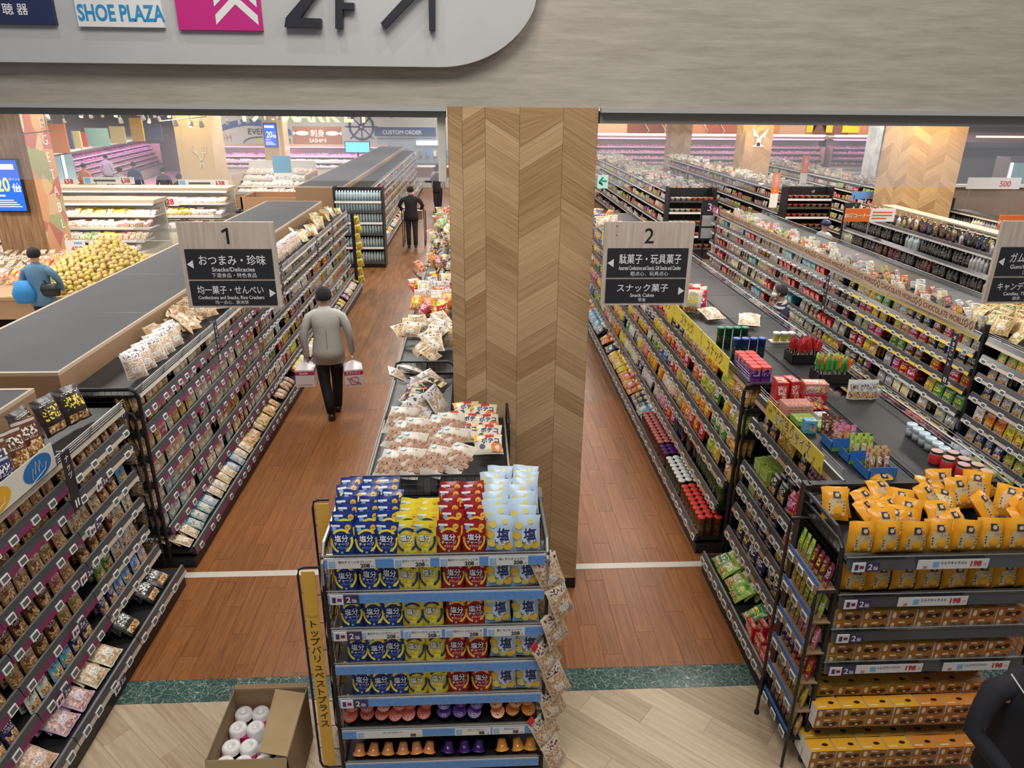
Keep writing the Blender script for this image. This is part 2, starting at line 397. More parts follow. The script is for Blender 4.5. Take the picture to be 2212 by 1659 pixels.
flat_sign('floor_guide_plate',-3.3,-2.58,4.417,4.8,5.045,.03,K['navy'],'navy plate with white kanji at the left end of the pale board','sign',[('補 聴 器',.068,-2.85,4.475,K['lt'],1,.008),('ーーーー',.06,-2.86,4.555,K['lt'],1.1,0)])
flat_sign('floor_guide_plate',-2.445,-1.925,4.41,4.8,5.045,.03,K['white'],'white plate with light blue capital letters on the pale board','sign',[('SHOE PLAZA',.125,-2.175,4.445,mat('letter_blue',(.03,.28,.6),.5),.72,.03)])
mg=mat('magenta_plate',(.55,.02,.22),.45)
t=flat_sign('floor_guide_plate',-1.84,-1.325,4.40,4.8,5.045,.03,mg,'bright magenta plate with white double chevron arrow on the pale board','sign',[])
b=MB()
for dz in(0,.10):
    zt=4.60+dz
    for s in(-1,1):
        P_=[(-1.475,zt),(-1.475,zt-.055),(-1.475+s*.13,zt-.17),(-1.475+s*.13,zt-.115)]
        if s<0: P_=P_[::-1]
        k=b.vs([(x,5.043,z) for x,z in P_]); b.face([k+i for i in range(4)],uv=None)
b.build('arrow',K['white'],t)
tm=mat('letter_charcoal',(.018,.02,.032),.45)
RL=T('raised_lettering','large dark two F and slanting arrow standing off the pale board','lettering',(-.9,5.02,4.4))
def thick(name,poly,label,y=5.02,th=.05):
    b=MB(); n=len(poly); a=b.vs([(x,y,z) for x,z in poly]); c=b.vs([(x,y+th,z) for x,z in poly])
    b.face([a+i for i in range(n)][::-1])
    for i in range(n): b.face((a+(i+1)%n,a+i,c+i,c+(i+1)%n))
    b.build(name,tm,RL)
def zx(*uv):
    return [(p.x,p.z) for p in (px_on(5.02,u,v) for u,v in uv)]
thick('letter_two',zx((693,40),(693,60),(614,58),(617,38),(668,-22),(690,-22),(648,38)),'dark lower part of a large figure two standing off the pale board')
thick('letter_f',zx((740,61),(724,61),(724,-40),(740,-40),(740,5),(764,6),(764,20),(740,20)),'dark stem and bar of a large letter F on the pale board')
thick('arrow_stroke',zx((832,62),(822,50),(905,-40),(930,-40)),'dark slanting arrow stroke at the right of the pale board')
thick('arrow_stem',zx((940,65),(927,65),(925,-40),(940,-40)),'dark upright arrow stem at the right of the pale board')
# ---------------- chevron clad pillar
px0,px1,py0=-.184,.843,5.18
b=MB(); b.box(px0+.01,py0+.012,0,px1-.01,6.1,3.97); pil=S(b.build('pillar',mat('pillar_core',(.2,.13,.07),.6),None)); pil['label']='square pillar clad in chevron oak planks'
b=MB(); b.box(px0-.002,py0-.004,0,px1+.002,py0+.02,.11); b.build('baseboard',K['black'],pil)
def chev(cols,parent,z0,z1,fr,sl=.6,pitch=.158,zoff=None,name='plank',th=.012):
    for ci,(a,c) in enumerate(cols):
        d=-1 if ci%2==0 else 1
        z=z0-.6+((zoff[ci]) if zoff else 0)
        while z<z1+.5:
            za,zc=z,z+d*sl*(c-a); P_=[(a,za),(c,zc),(c,zc+pitch-.0015),(a,za+pitch-.0015)]
            P_=[(x,min(max(q_,z0),z1)) for x,q_ in P_]
            z+=pitch
            if P_[3][1]-P_[0][1]<.01 and P_[2][1]-P_[1][1]<.01: continue
            b=MB(); g=.001; P_[0]=(a+g,P_[0][1]);P_[3]=(a+g,P_[3][1]);P_[1]=(c-g,P_[1][1]);P_[2]=(c-g,P_[2][1])
            k=b.vs([fr(x,q_,0) for x,q_ in P_]+[fr(x,q_,th) for x,q_ in P_])
            b.face((k,k+1,k+2,k+3),0,[(0,0),((c-a)*2,0),((c-a)*2,1),(0,1)])
            for i in range(4): b.face((k+(i+1)%4,k+i,k+4+i,k+4+(i+1)%4))
            b.build(name,K['oak'],parent)
chev([(-.184,-.088),(-.088,.069),(.069,.305),(.305,.605),(.605,.843)],pil,.11,3.965,lambda x,z,d:(x,py0-.004+d,z),zoff=[.02,-.06,.12,.09,.07])
chev([(5.19,5.48),(5.48,5.78),(5.78,6.1)],pil,.11,3.965,lambda y,z,d:(px0-.004+d,y,z),zoff=[0,0,0])
chev([(5.19,5.48),(5.48,5.78),(5.78,6.1)],pil,.11,3.965,lambda y,z,d:(px1+.004-d,y,z),zoff=[0,0,0])
# ---------------- hall shell
wm=mat('market_wall',(.55,.53,.50),.6)
b=MB(); b.box(-24,5.45,5.0,28,48,5.1); S(b.build('ceiling',mat('ceiling_grey',(.35,.35,.36),.7),None))
b=MB(); b.box(-14.6,40,0,2.6,40.2,5.0); S(b.build('wall_fish',wm,None))
b=MB(); b.box(-21.2,10,0,-21,46,5.0); b.box(-21.2,46,0,-14.4,46.2,5); b.box(-14.6,40,0,-14.4,46.2,5); S(b.build('wall_left',wm,None))
b=MB(); b.box(2.6,44,0,28,44.2,5.0)
q=N('meat_wall_panels',.6); x_,y_,z_=[q.n('ShaderNodeSeparateXYZ',{0:q.geo()}).outputs[i] for i in range(3)]
st=q.ramp(q.math('FRACT',q.math('MULTIPLY',x_,.09)),(0,(.62,.26,.13)),(.22,(.36,.10,.06)),(.4,(.62,.26,.13)),(.62,(.70,.42,.28)),(.8,(.25,.09,.06)),interp='CONSTANT')
q.set('Base Color',st); S(b.build('wall_meat',q.m,None))
b=MB(); b.box(27.6,5.45,0,27.8,44,5); S(b.build('wall_right',wm,None))
b=MB()
for y in (7.5,12,17,23,30,37):
    for x in (-14,-8,-1.6,3.5,9,15): pass
def cut_col(name,label,x0,y0,w,z1=5.0,cols=3,z0=0):
    t=MB(); t.box(x0+.01,y0+.01,z0,x0+w-.01,y0+w-.01,z1); o=S(t.build(name,bpy.data.materials['pillar_core'],None)); o['label']=label
    cw=w/cols; cc=[(x0+i*cw,x0+(i+1)*cw) for i in range(cols)]; cy=[(y0+i*cw,y0+(i+1)*cw) for i in range(cols)]
    chev(cc,o,z0+.02,z1-.8,lambda x,z,d:(x,y0-.004+d,z),pitch=.2)
    chev(cy,o,z0+.02,z1-.8,lambda y,z,d:(x0-.004+d,y,z),pitch=.2)
    return o
cut_col('pillar','chevron wood pillar standing among the liquor shelves',9.5,15.9,1.18)
cut_col('pillar','chevron wood pillar with a white bird motif beyond the noodle shelves',9.25,25.4,.95)
cut_col('pillar','farthest chevron wood pillar beyond the long shelves',8.9,33.9,.95)
q=N('grey_marble_column',.5); f=q.noise(q.geo(),2.2,5); q.set('Base Color',q.ramp(f,(.35,(.42,.44,.42)),(.6,(.66,.66,.62))))
for x,y in((16.6,30),(25.0,26.5)):
    b=MB(); b.box(x,y,0,x+1.2,y+1.2,5); o=S(b.build('pillar',q.m,None)); 
    b=MB(); b.glyph('FROZEN',.16,FM((x+.6,y-.003,2.0)),0); b.build('lettering',mat('frost_letter',(.2,.35,.4),.5),o)
# beige columns on the fresh food side
bc=mat('beige_column',(.66,.50,.30),.5)
for x,y,w in((-11.1,28.5,1.32),(-10.25,37.0,.98)):
    b=MB(); b.box(x,y,0,x+w,y+w,5); o=S(b.build('pillar',bc,None)); o['label']='beige painted column in the fresh food hall'
    if w>1.2:
        b=MB(); fm=mat('fork_motif',(.72,.66,.55),.5)
        b.tube([(x+.75,y-.01,1.55),(x+.95,y-.01,2.1)],.03,5); b.tube([(x+.95,y-.01,1.55),(x+.75,y-.01,2.05)],.03,5)
        for d in(-.09,0,.09): b.tube([(x+.95+d,y-.01,2.1),(x+.99+d,y-.01,2.35)],.02,4)
        b.tube([(x+.86,y-.01,2.12),(x+1.04,y-.01,2.12)],.02,4)
        b.lathe([(0,-.0),(.0,.0)],3)
        b.tube([(x+.75,y-.01,2.05),(x+.66,y-.01,2.2),(x+.62,y-.01,2.42),(x+.56,y-.01,2.2),(x+.75,y-.01,2.05)],.03,5)
        b.build('cutlery_motif',fm,o)
# vegetable mural column
cx0,cx1,cy0=-10.42,-9.42,16.23
b=MB(); b.box(cx0,cy0,0,cx1,cy0+.95,5)
q=N('brown_wood_column',.5); f=q.noise(q.geo((7,7,.6)),2.5,4); q.set('Base Color',q.ramp(f,(.3,(.24,.13,.06)),(.7,(.46,.29,.16))))
vc=S(b.build('pillar',q.m,None)); vc['label']='brown wood column with a vegetable mural on its right side'
q=N('vegetable_mural',.6); v1=q.vor(q.geo((1,1.3,1.1)),1.9); sp=q.n('ShaderNodeSeparateColor',{0:v1}).outputs[0]
q.set('Base Color',q.ramp(sp,(0,(.28,.28,.13)),(.25,(.50,.25,.12)),(.5,(.52,.46,.30)),(.7,(.36,.12,.09)),(.85,(.48,.33,.18)),interp='CONSTANT'))
b=MB(); b.box(cx1,cy0+.0,0,cx1+.012,cy0+.95,5); b.build('mural',q.m,vc)
b=MB()
for i,ch in enumerate('VEGETABLES'): b.glyph(ch,.30,FM((cx1+.016,cy0+.72,3.75-i*.36),'+x'),0,bold=-.012)
b.build('lettering',K['lt'],vc)
# digital screens
def screen(x0,x1,z0,z1,y,label,s):
    t=T('digital_screen',label,'screen',((x0+x1)/2,y,z0)); b=MB(); b.box(x0,y,z0,x1,y+.07,z1); b.build('case',K['black'],t)
    b=MB(); b.box(x0+.025,y-.004,z0+.03,x1-.025,y,z1-.03); b.build('screen_face',emis('screen_blue',(.01,.10,.62),1.2) if 'screen_blue' not in bpy.data.materials else bpy.data.materials['screen_blue'],t)
    xc=(x0+x1)/2; h=z1-z0
    b=MB(); b.glyph('20',h*.36,FM((xc-.05*s,y-.006,z0+h*.40)),bold=.02,sx=.7); b.build('figures',emis('screen_yellow',(.75,.85,.12),1.3) if 'screen_yellow' not in bpy.data.materials else bpy.data.materials['screen_yellow'],t)
    b=MB(); b.glyph('倍',h*.17,FM((x1-.13*s,y-.006,z0+h*.40)),bold=.02); b.glyph('ポイント',h*.055,FM((x1-.14*s,y-.006,z0+h*.60)))
    b.box(x0+.06,y-.006,z0+h*.80,x1-.1,y-.004,z0+h*.90); b.box(x0+.06,y-.006,z0+h*.30,x0+.3*s,y-.004,z0+h*.33)
    for i in range(4): b.box(x0+.05,y-.006,z0+h*(.10+.04*i),x1-.1-.05*i,y-.004,z0+h*(.115+.04*i))
    b.build('small_print',emis('screen_white',(.8,.85,.9),1.0) if 'screen_white' not in bpy.data.materials else bpy.data.materials['screen_white'],t)
screen(-10.30,-9.60,1.70,2.80,16.10,'blue digital screen reading 20 on the brown wood column',1)
screen(-10.17,-9.55,1.85,2.95,36.9,'blue digital screen reading 20 on the beige column by the fish hall wall',1)
# fish hall wall graphics
t=T('wall_mural','fish hall wall graphics of ship wheel, fish outline and lettering','mural',(-8,39.95,0))
b=MB(); y=39.96
b.glyph('EVERY DAY',.42,FM((-10.75,y,2.30))); b.build('lettering',K['ink'],t)
b=MB(); b.glyph('FRESH',.45,FM((-13.3,y,2.0)),bold=-.01); b.build('faint_lettering',mat('rust_letter',(.5,.25,.18),.5),t)
b=MB(); b.tube([(-5.95+.62*math.cos(a*math.pi/8),y,2.72+.62*math.sin(a*math.pi/8)) for a in range(16)],.05,5,closed=True)
b.tube([(-5.95+.12*math.cos(a*math.pi/4),y,2.72+.12*math.sin(a*math.pi/4)) for a in range(8)],.04,5,closed=True)
for a in range(8): b.tube([(-5.95+.1*math.cos(a*math.pi/4),y,2.72+.1*math.sin(a*math.pi/4)),(-5.95+.85*math.cos(a*math.pi/4),y,2.72+.85*math.sin(a*math.pi/4))],.025,5)
b.build('ship_wheel',mat('wheel_navy',(.05,.07,.2),.5),t)
b=MB(); fp=[(-12.1+.85*(1-math.cos(k*math.pi/10)),y,1.85+.33*math.sin(k*math.pi/10)) for k in range(11)]
b.tube(fp,.02,4); b.tube([(p[0],y,3.7-p[2]) for p in fp],.02,4); b.tube([(-10,y,1.85),(-9.7,y,2.1),(-9.7,y,1.6),(-10,y,1.85)],.02,4)
b.lathe([(0,0)],3) if 0 else None
b.build('fish_outline',K['ink'],t)
b=MB()
for k in range(12):
    a0,a1=R(120-5*k),R(115-5*k)
    P_=[(-11.6+4.0*math.cos(a),y,-1.0+(3.75 if i<2 else 4.05)*math.sin(a)) for i,a in enumerate((a0,a1,a1,a0))]; k0=b.vs(P_); b.face((k0,k0+1,k0+2,k0+3))
b.build('blue_ribbon',mat('ribbon_blue',(.10,.16,.38),.5),t)
flat_sign('hanging_sign',-9.2,-6.75,1.75,2.75,38.6,.05,mat('sashimi_brown',(.32,.15,.10),.5),'brown wooden sign with two white fish above the fish counter','sign',[('SASHIMI',.24,-7.97,2.0,K['lt'],1,.01),('刺身',.36,-7.97,2.3,K['lt'],1,.01)])
b=MB()
for xc,s_ in((-8.72,1),(-7.22,-1)):
    k=b.vs([(xc+.33*math.cos(a),38.598,2.43+.11*math.sin(a)) for a in [i*math.pi/6 for i in range(12)]]); b.face([k+i for i in range(12)])
    k=b.vs([(xc-s_*.31,38.598,2.43),(xc-s_*.46,38.598,2.53),(xc-s_*.46,38.598,2.33)]); b.face((k,k+1,k+2))
b.build('fish_figures',K['lt'],t)
t=T('illuminated_lettering','glowing pale green market lettering high on the fish hall wall','lettering',(-8,30,3))
ml=emis('lit_letters',(.80,.90,.45),1.25)
for i,(ch,x) in enumerate((("'",-9.36),('1',-8.95),('9',-8.53),('M',-7.18),('A',-6.64),('R',-6.1),('K',-5.53),('E',-4.93),('T',-4.36))):
    b=MB(); b.glyph(ch,.78,FM((x,30,3.22)),bold=.035); b.build('letter',ml,t)
b=MB(); b.box(-9.6,30.02,3.6,-4.0,30.12,3.7); b.build('support_rail',K['chrome'],t)
b=MB(); b.tube([(-9.4,30.07,3.7),(-9.4,30.07,5)],.02,5); b.tube([(-4.2,30.07,3.7),(-4.2,30.07,5)],.02,5); b.build('hanger',K['chrome'],t)
# custom order counter
flat_sign('counter_sign',-5.1,-2.0,2.3,2.75,38.6,.05,mat('counter_navy',(.05,.08,.17),.5),'navy counter sign reading custom order','sign',[('CUSTOM ORDER',.26,-3.7,2.42,mat('sign_grey',(.55,.6,.66),.5),1,.02)])
# meat hall lettering and strip lights
t=T('wall_lettering','big yellow capital letters on the orange meat hall wall','lettering',(20,43.9,2.6))
for ch,x in(('M',20.4),('E',22.3),('A',25.4)):
    b=MB(); b.glyph(ch,2.2,FM((x,43.95,2.55)),bold=.04); b.build('letter',mat('meat_yellow',(.85,.68,.02),.5) if 'meat_yellow' not in bpy.data.materials else bpy.data.materials['meat_yellow'],t)
t=T('wall_drawing','thin pale line drawing on the orange meat hall wall','drawing',(12,43.9,2))
b=MB()
for xx in (10,11,13.5,14.5): b.tube([(xx+.3,43.95,3.4),(xx-.1,43.95,2.9),(xx+.2,43.95,2.5),(xx,43.95,2.2)],.03,4)
b.build('line_art',K['cream'],t)

for x in(8,15,22): area('wall_wash_light',(x,42.6,4.6),5.5,170,(1,.9,.75),(R(38),0,0),sy=.4)  # unseen lights added to brighten the dark meat wall and its letters
t=T('freezer_wall','pale grey freezer wall with warm strip lights at the far right','freezer wall',(23.5,32,0))
b=MB(); b.box(19.8,32,0,27.5,32.8,2.5,0); b.box(19.5,31.6,2.95,27.5,33,4.2,1); b.box(21.9,31.9,2.72,24.2,32.0,2.80,2); b.box(20.5,31.9,1.9,27,32,2.3,3); b.build('body',[mat('freezer_wall_grey',(.42,.44,.46),.4),mat('soffit_white',(.66,.67,.72),.5),emis('strip_warm',(1,.9,.7),1.6),mat('freezer_wall_dark',(.10,.12,.16),.4)],t)

for x,y,z in((9.9,14.9,4.3),(9.0,15.6,4.3),(9.6,24.4,4.3),(8.7,25.4,4.2),(-10.4,27.6,4.2)):
    area('column_spot_light',(x,y,z),.3,60,(1,.78,.42),(R(28) if x>9.1 or x<0 else 0,R(-28) if 8<x<9.1 else 0,0))
# ---------------- package meshes (front faces local -y, base at z=0)
def pillow(name,wd,h,d,m,seed=0,nu=6,nv=7,crimp=True,standup=False):
    r=random.Random(seed); b=MB(); b.smooth=True
    jit=[[r.uniform(-1,1) for _ in range(nu+1)] for _ in range(nv+1)]
    def f(sgn):
        def g(u,v):
            i=int(round(u*nu)); j=int(round(v*nv))
            e=max(0,1-abs(2*u-1)**3.2)**.6
            if standup: q=(1-v)**.55*1.0 if v>.12 else .78+v*1.2
            else: q=max(0,1-abs(2*v-1)**3.5)**.65
            edge=(u in(0,1)) or (v in (0,1))
            bu=e*q*d/2+(0 if edge else jit[j][i]*d*.07)
            x=(u-.5)*wd*(1-.07*q*(1 if not standup else .5))+(0 if 0<i<nu else jit[j][0]*wd*.008)
            z=v*h+(jit[0][i]*h*.012 if j in(0,nv) else 0)
            return (x,-sgn*bu,z)
        return g
    b.grid(f(1),nu,nv)
    k=len(b.f); b.grid(lambda u,v:f(-1)(1-u,v),nu,nv)
    return b.mesh(name,[m])
def boxm(name,wd,h,d,m,top=None):
    b=MB(); b.box(-wd/2,-d/2,0,wd/2,d/2,h)
    side=[(.02,0),(.02,1),(.02,1),(.02,0)]
    for i in(1,2,3,5): b.uv[i]=[(.01,.01),(.01,.01),(.01,.9),(.01,.9)]
    return b.mesh(name,[m])
def lath(name,prof,mats,mis=None,n=12,smooth=True):
    b=MB(); b.smooth=smooth; b.lathe(prof,n,mis=mis); return b.mesh(name,mats)
LIB={}
def lib(k,f,n=3): LIB[k]=[f(i) for i in range(n)]
lib('nut',lambda i:pillow('nut_pouch',.125,.185,.055,P['pouch'],i,standup=True))
lib('big',lambda i:pillow('big_bag',.185,.235,.075,P['foil'],20+i))
lib('snack',lambda i:pillow('snack_bag',.15,.19,.07,P['foil'],30+i))
lib('clear',lambda i:pillow('clear_bag',.13,.185,.045,P['clear'],40+i))
lib('crack',lambda i:pillow('cracker_bag',.19,.23,.07,P['clear'],50+i))
lib('choc',lambda i:pillow('chocolate_bag',.17,.175,.06,P['foil'],60+i))
lib('candy',lambda i:pillow('candy_bag',.135,.17,.04,P['pouch'],70+i))
lib('slim',lambda i:pillow('biscuit_stick_pack',.045,.20,.04,P['foil'],80+i,3,5),2)
lib('flat',lambda i:pillow('flat_bag',.21,.17,.055,P['clear'],90+i))
lib('box',lambda i:boxm('carton',.115+.02*i,.135,.045,P['box']))
lib('slab',lambda i:boxm('flat_carton',.16,.04,.10,P['box']),1)
def can_(i): return lath('canister',[(0,0),(.034,0),(.034,.2),(.037,.2),(.037,.212),(.033,.216),(0,.217)],[P['wrap'],K['ocol']],[0,0,1,1,1,1])
lib('can',can_,1)
def bott(i,r=.037,h=.28,nk=.013):
    return lath('bottle',[(0,0),(r,0),(r,h*.6),(r*.9,h*.68),(nk,h*.82),(nk,h*.93),(nk+.002,h*.93),(nk+.002,h),(0,h)],[P['wrap'],K['ocol'],K['cream']],[1,0,1,1,1,2,2,2],8)
lib('bottle',lambda i:bott(i,.034+.006*i,.26+.025*i))
def petb(i): return lath('water_bottle',[(0,0),(.042,0),(.042,.2),(.03,.25),(.013,.285),(.014,.31),(0,.31)],[mat('pet_water',(.45,.58,.62),.12) if 'pet_water' not in bpy.data.materials else bpy.data.materials['pet_water'],K['white']],[0,0,0,0,1,1],8)
lib('pet',petb,1)
def cupn(i): return lath('noodle_bowl',[(0,0),(.048,0),(.07,.075),(.073,.08),(.068,.083),(0,.084)],[P['wrap'],K['ocol']],[0,0,0,1,1],10)
lib('cup',cupn,1)
COL={'tan':(.50,.33,.16),'kraft':(.42,.25,.11),'cream':(.72,.66,.52),'white':(.75,.75,.73),'red':(.50,.02,.025),'orange':(.72,.20,.02),'yellow':(.78,.58,.04),
'green':(.06,.27,.06),'lime':(.36,.52,.08),'blue':(.03,.12,.45),'navy':(.015,.025,.11),'light blue':(.16,.42,.68),'brown':(.13,.045,.02),'black':(.02,.018,.018),
'salmon':(.55,.22,.14),'pink':(.65,.20,.30),'lilac':(.50,.38,.55),'purple':(.12,.03,.20),'silver':(.38,.38,.39),'teal':(.05,.28,.36),'gold':(.55,.36,.09),'maroon':(.18,.015,.03)}
ORD=['bottom','second lowest','third lowest','fourth lowest','fifth lowest','third highest','second highest','highest']
BAY=['first','second','third','fourth','fifth','sixth','seventh','eighth','ninth','tenth','eleventh','twelfth','thirteenth','fourteenth','fifteenth','sixteenth','seventeenth','eighteenth','nineteenth','twentieth']
CNT={}
KIND={'nut':('nut_pouch','nut pouch','pouch'),'big':('potato_snack_bag','big snack bag','snack bag'),'snack':('snack_bag','snack bag','snack bag'),'clear':('clear_packet','clear packet','packet'),
'crack':('rice_cracker_bag','rice cracker bag','bag'),'choc':('chocolate_bag','chocolate bag','bag'),'candy':('candy_bag','candy bag','bag'),'slim':('biscuit_stick_pack','slim biscuit pack','packet'),
'flat':('flat_snack_packet','flat snack packet','packet'),'box':('snack_carton','carton','box'),'slab':('biscuit_carton','flat carton','box'),'can':('chip_canister','tall canister','canister'),
'bottle':('liquor_bottle','bottle','bottle'),'pet':('water_bottle','clear water bottle','bottle'),'cup':('noodle_bowl','noodle bowl','noodle bowl')}
WID={'nut':.135,'big':.19,'snack':.155,'clear':.135,'crack':.195,'choc':.175,'candy':.14,'slim':.05,'flat':.215,'box':.15,'slab':.17,'can':.077,'bottle':.085,'pet':.088,'cup':.15}
HGT={'nut':.185,'big':.235,'snack':.19,'clear':.185,'crack':.23,'choc':.175,'candy':.17,'slim':.20,'flat':.17,'box':.135,'slab':.04,'can':.217,'bottle':.29,'pet':.31,'cup':.085}
CAPK=285
def put(kind,loc,rot,col,label,group,var=None,scale=1.0,nm=None,cat=None):
    me=LIB[kind][(var if var is not None else rnd.randrange(99))%len(LIB[kind])]
    n_,_,ct=KIND[kind]
    o=add(nm or n_,me,None,loc,rot,col=col)
    if scale!=1.0: o.scale=scale if isinstance(scale,tuple) else (scale,)*3
    L(o,label,cat or ct,group); CNT[nm or n_]=CNT.get(nm or n_,0)+1
    return o
MK={'pouch':0,'foil':1,'clear':2,'box':3,'wrap':4}
def stuff_add(sb,kind,loc,rot,col,scale=1.0):
    me=LIB[kind][rnd.randrange(99)%len(LIB[kind])]
    M_=Matrix.Translation(loc)@Euler(rot).to_matrix().to_4x4()@Matrix.Diagonal((scale,scale,scale,1))
    mm={}
    for i,m in enumerate(me.materials):
        nm=m.name
        mm[i]=MK[nm[5:]] if nm.startswith('pack_') else 5
    sb.merge(me,M_,mm,(*col[:3],rnd.random()))
SM=[PA['pouch'],PA['foil'],PA['clear'],PA['box'],PA['wrap'],K['acol']]
def jitc(c,a=.12): return tuple(max(0,min(1,x*(1+rnd.uniform(-a,a)))) for x in c)
# price tag mesh faces local -y
b=MB(); b.box(-.037,-.006,0,.037,0,.046,0); b.box(-.028,-.0075,.009,.028,-.006,.038,1); TAG=b.mesh('price_tag',[K['white'],K['lcd']])
# 'two times' point card mesh: white part + dark purple part with figures
b=MB(); b.box(-.075,-.008,-.006,0,-.004,.056,0); b.box(0,-.008,-.006,.085,-.004,.056,1)
b.box(-.062,-.0095,.008,-.042,-.008,.043,1); b.box(-.034,-.0095,.016,-.010,-.008,.036,3)
b.glyph('2',.055,FM((.028,-.0095,.008)),2,bold=.02); b.glyph('倍',.03,FM((.060,-.0095,.008)),2,bold=.02)
CARD=b.mesh('point_card',[K['white'],K['purple'],K['lt'],K['magenta']])
RAILS={}
def rail_mesh(ln,stripm,key,cover=False):
    if (ln,key) in RAILS: return RAILS[(ln,key)]
    b=MB(); h=ln/2-.003
    # tilted clear holder above a printed strip, facing -y
    b.quad((-h,-.012,.0),(h,-.012,.0),(h,.004,.048),(-h,.004,.048),0)
    b.quad((-h,-.020,-.032),(h,-.020,-.032),(h,-.012,0),(-h,-.012,0),1)
    b.quad((h,.02,-.03),(-h,.02,-.03),(-h,.02,.048),(h,.02,.048),0)
    b.quad((-h,.004,.048),(h,.004,.048),(h,.02,.048),(-h,.02,.048),2)
    b.quad((-h,.02,-.032),(h,.02,-.032),(h,-.02,-.032),(-h,-.02,-.032),0)
    b.quad((-h,.02,-.03),(-h,-.020,-.032),(-h,-.012,0),(-h,.02,.048),0); b.quad((h,-.020,-.032),(h,.02,-.03),(h,.02,.048),(h,-.012,0),0)
    me=b.mesh('price_rail',[K['rail'],stripm,K['chrome']]); RAILS[(ln,key)]=me; return me
def wire_panel(t,x0,x1,y,z0,z1,step=.05,frame=.014,axis='x',name='wire_panel'):
    """rounded black tube frame filled with a wire grid, in the plane y=const (axis x) or x=const (axis y)"""
    pt=(lambda a,z:(a,y,z)) if axis=='x' else (lambda a,z:(y,a,z))
    b=MB(); r=.06
    fr=[pt(x0,z0),pt(x0,z1-r),pt(x0+r*.3,z1-r*.3),pt(x0+r,z1),pt(x1-r,z1),pt(x1-r*.3,z1-r*.3),pt(x1,z1-r),pt(x1,z0)]
    b.tube(fr,frame,6); b.build(name.replace('panel','frame'),K['black'],t)
    b=MB(); a=x0+step
    while a<x1-.01: b.tube([pt(a,z0+.02),pt(a,z1-.01)],.0018,3,caps=False); a+=step
    z=z0+step
    while z<z1: b.tube([pt(x0,z),pt(x1,z)],.0018,3,caps=False); z+=step
    b.build(name,K['black'],t)
def gondola(name,label,gp,side,y0,y1,zs,xs,xback,strip,bay=.9,prods=None,tags=True,tagmax=280,stock=True,behind=True,deckz=None,xb=None,ystock=None,tagstep=(.13,.30),cap=True,indiv=None):
    """side +1: faces +x (aisle on its right); zs/xs: rail bottom heights and rail front x, lowest first; last entry is the top deck"""
    t=T(name,label,'shelving',((xs[-1]+xback)/2,(y0+y1)/2,0))
    rz=R(90)*side; nb=max(1,round((y1-y0)/bay)); bl=(y1-y0)/nb
    b=MB(); lo,hi=sorted((xs[0]-side*.03,xback)); b.box(lo,y0,0,hi,y1,zs[0]-.035); b.build('kick_base',K['black'],t)
    b=MB(); lo,hi=sorted((xback,xback+side*.03)); b.box(lo,y0,zs[0],hi,y1,zs[-1]+.0); b.build('back_panel',K['black'],t)
    nt=0; rails=[]
    for si,(z,x) in enumerate(zip(zs,xs)):
        zz=z+.032
        b=MB(); lo,hi=sorted((x-side*.022,xback)); b.box(lo,y0,zz-.02,hi,y1,zz); b.build('shelf',K['deck'] if si==len(zs)-1 else K['black'],t)
        for k in range(nb):
            yc=y0+(k+.5)*bl; sm,key=strip(si,yc)
            me=rail_mesh(round(bl,4),sm,key)
            o=add('price_rail',me,t,(x-side*.02,yc,zz),(0,0,rz),world=True); rails.append((o,si,k,yc,x,zz))
    tb=MB()
    if tags:
        for o,si,k,yc,x,zz in rails:
            if si==len(zs)-1: continue
            y=-bl/2+.06+rnd.random()*.08
            while y<bl/2-.04:
                if nt<tagmax and yc<(9.6):
                    add('price_tag',TAG,o,(y,-.020,-.034),(R(-14),0,0)); nt+=1
                else:
                    M_=Matrix.Translation((x-side*.02,yc,zz))@Matrix.Rotation(rz,4,'Z')@Matrix.Translation((y,-.020,-.034)); tb.merge(TAG,M_)
                y+=rnd.uniform(*tagstep)
        if tb.v: o=tb.build('far_price_tags',[K['white'],K['lcd']],t); o['kind']='stuff'
    # bay uprights
    for k in range(nb+1):
        if not stock and k: continue
        b=MB(); y=y0+k*bl; xx=xback+side*.05; b.box(xx-.02,y-.012,0,xx+.02,y+.012,zs[-1]); b.build('upright',K['black'],t)
    if stock: fill(gp,side,y0,y1,zs,xs,xback,bay,prods,behind,ystock,indiv)
    return t
def plur(s): return s+('es' if s.endswith(('ch','x')) else 's')
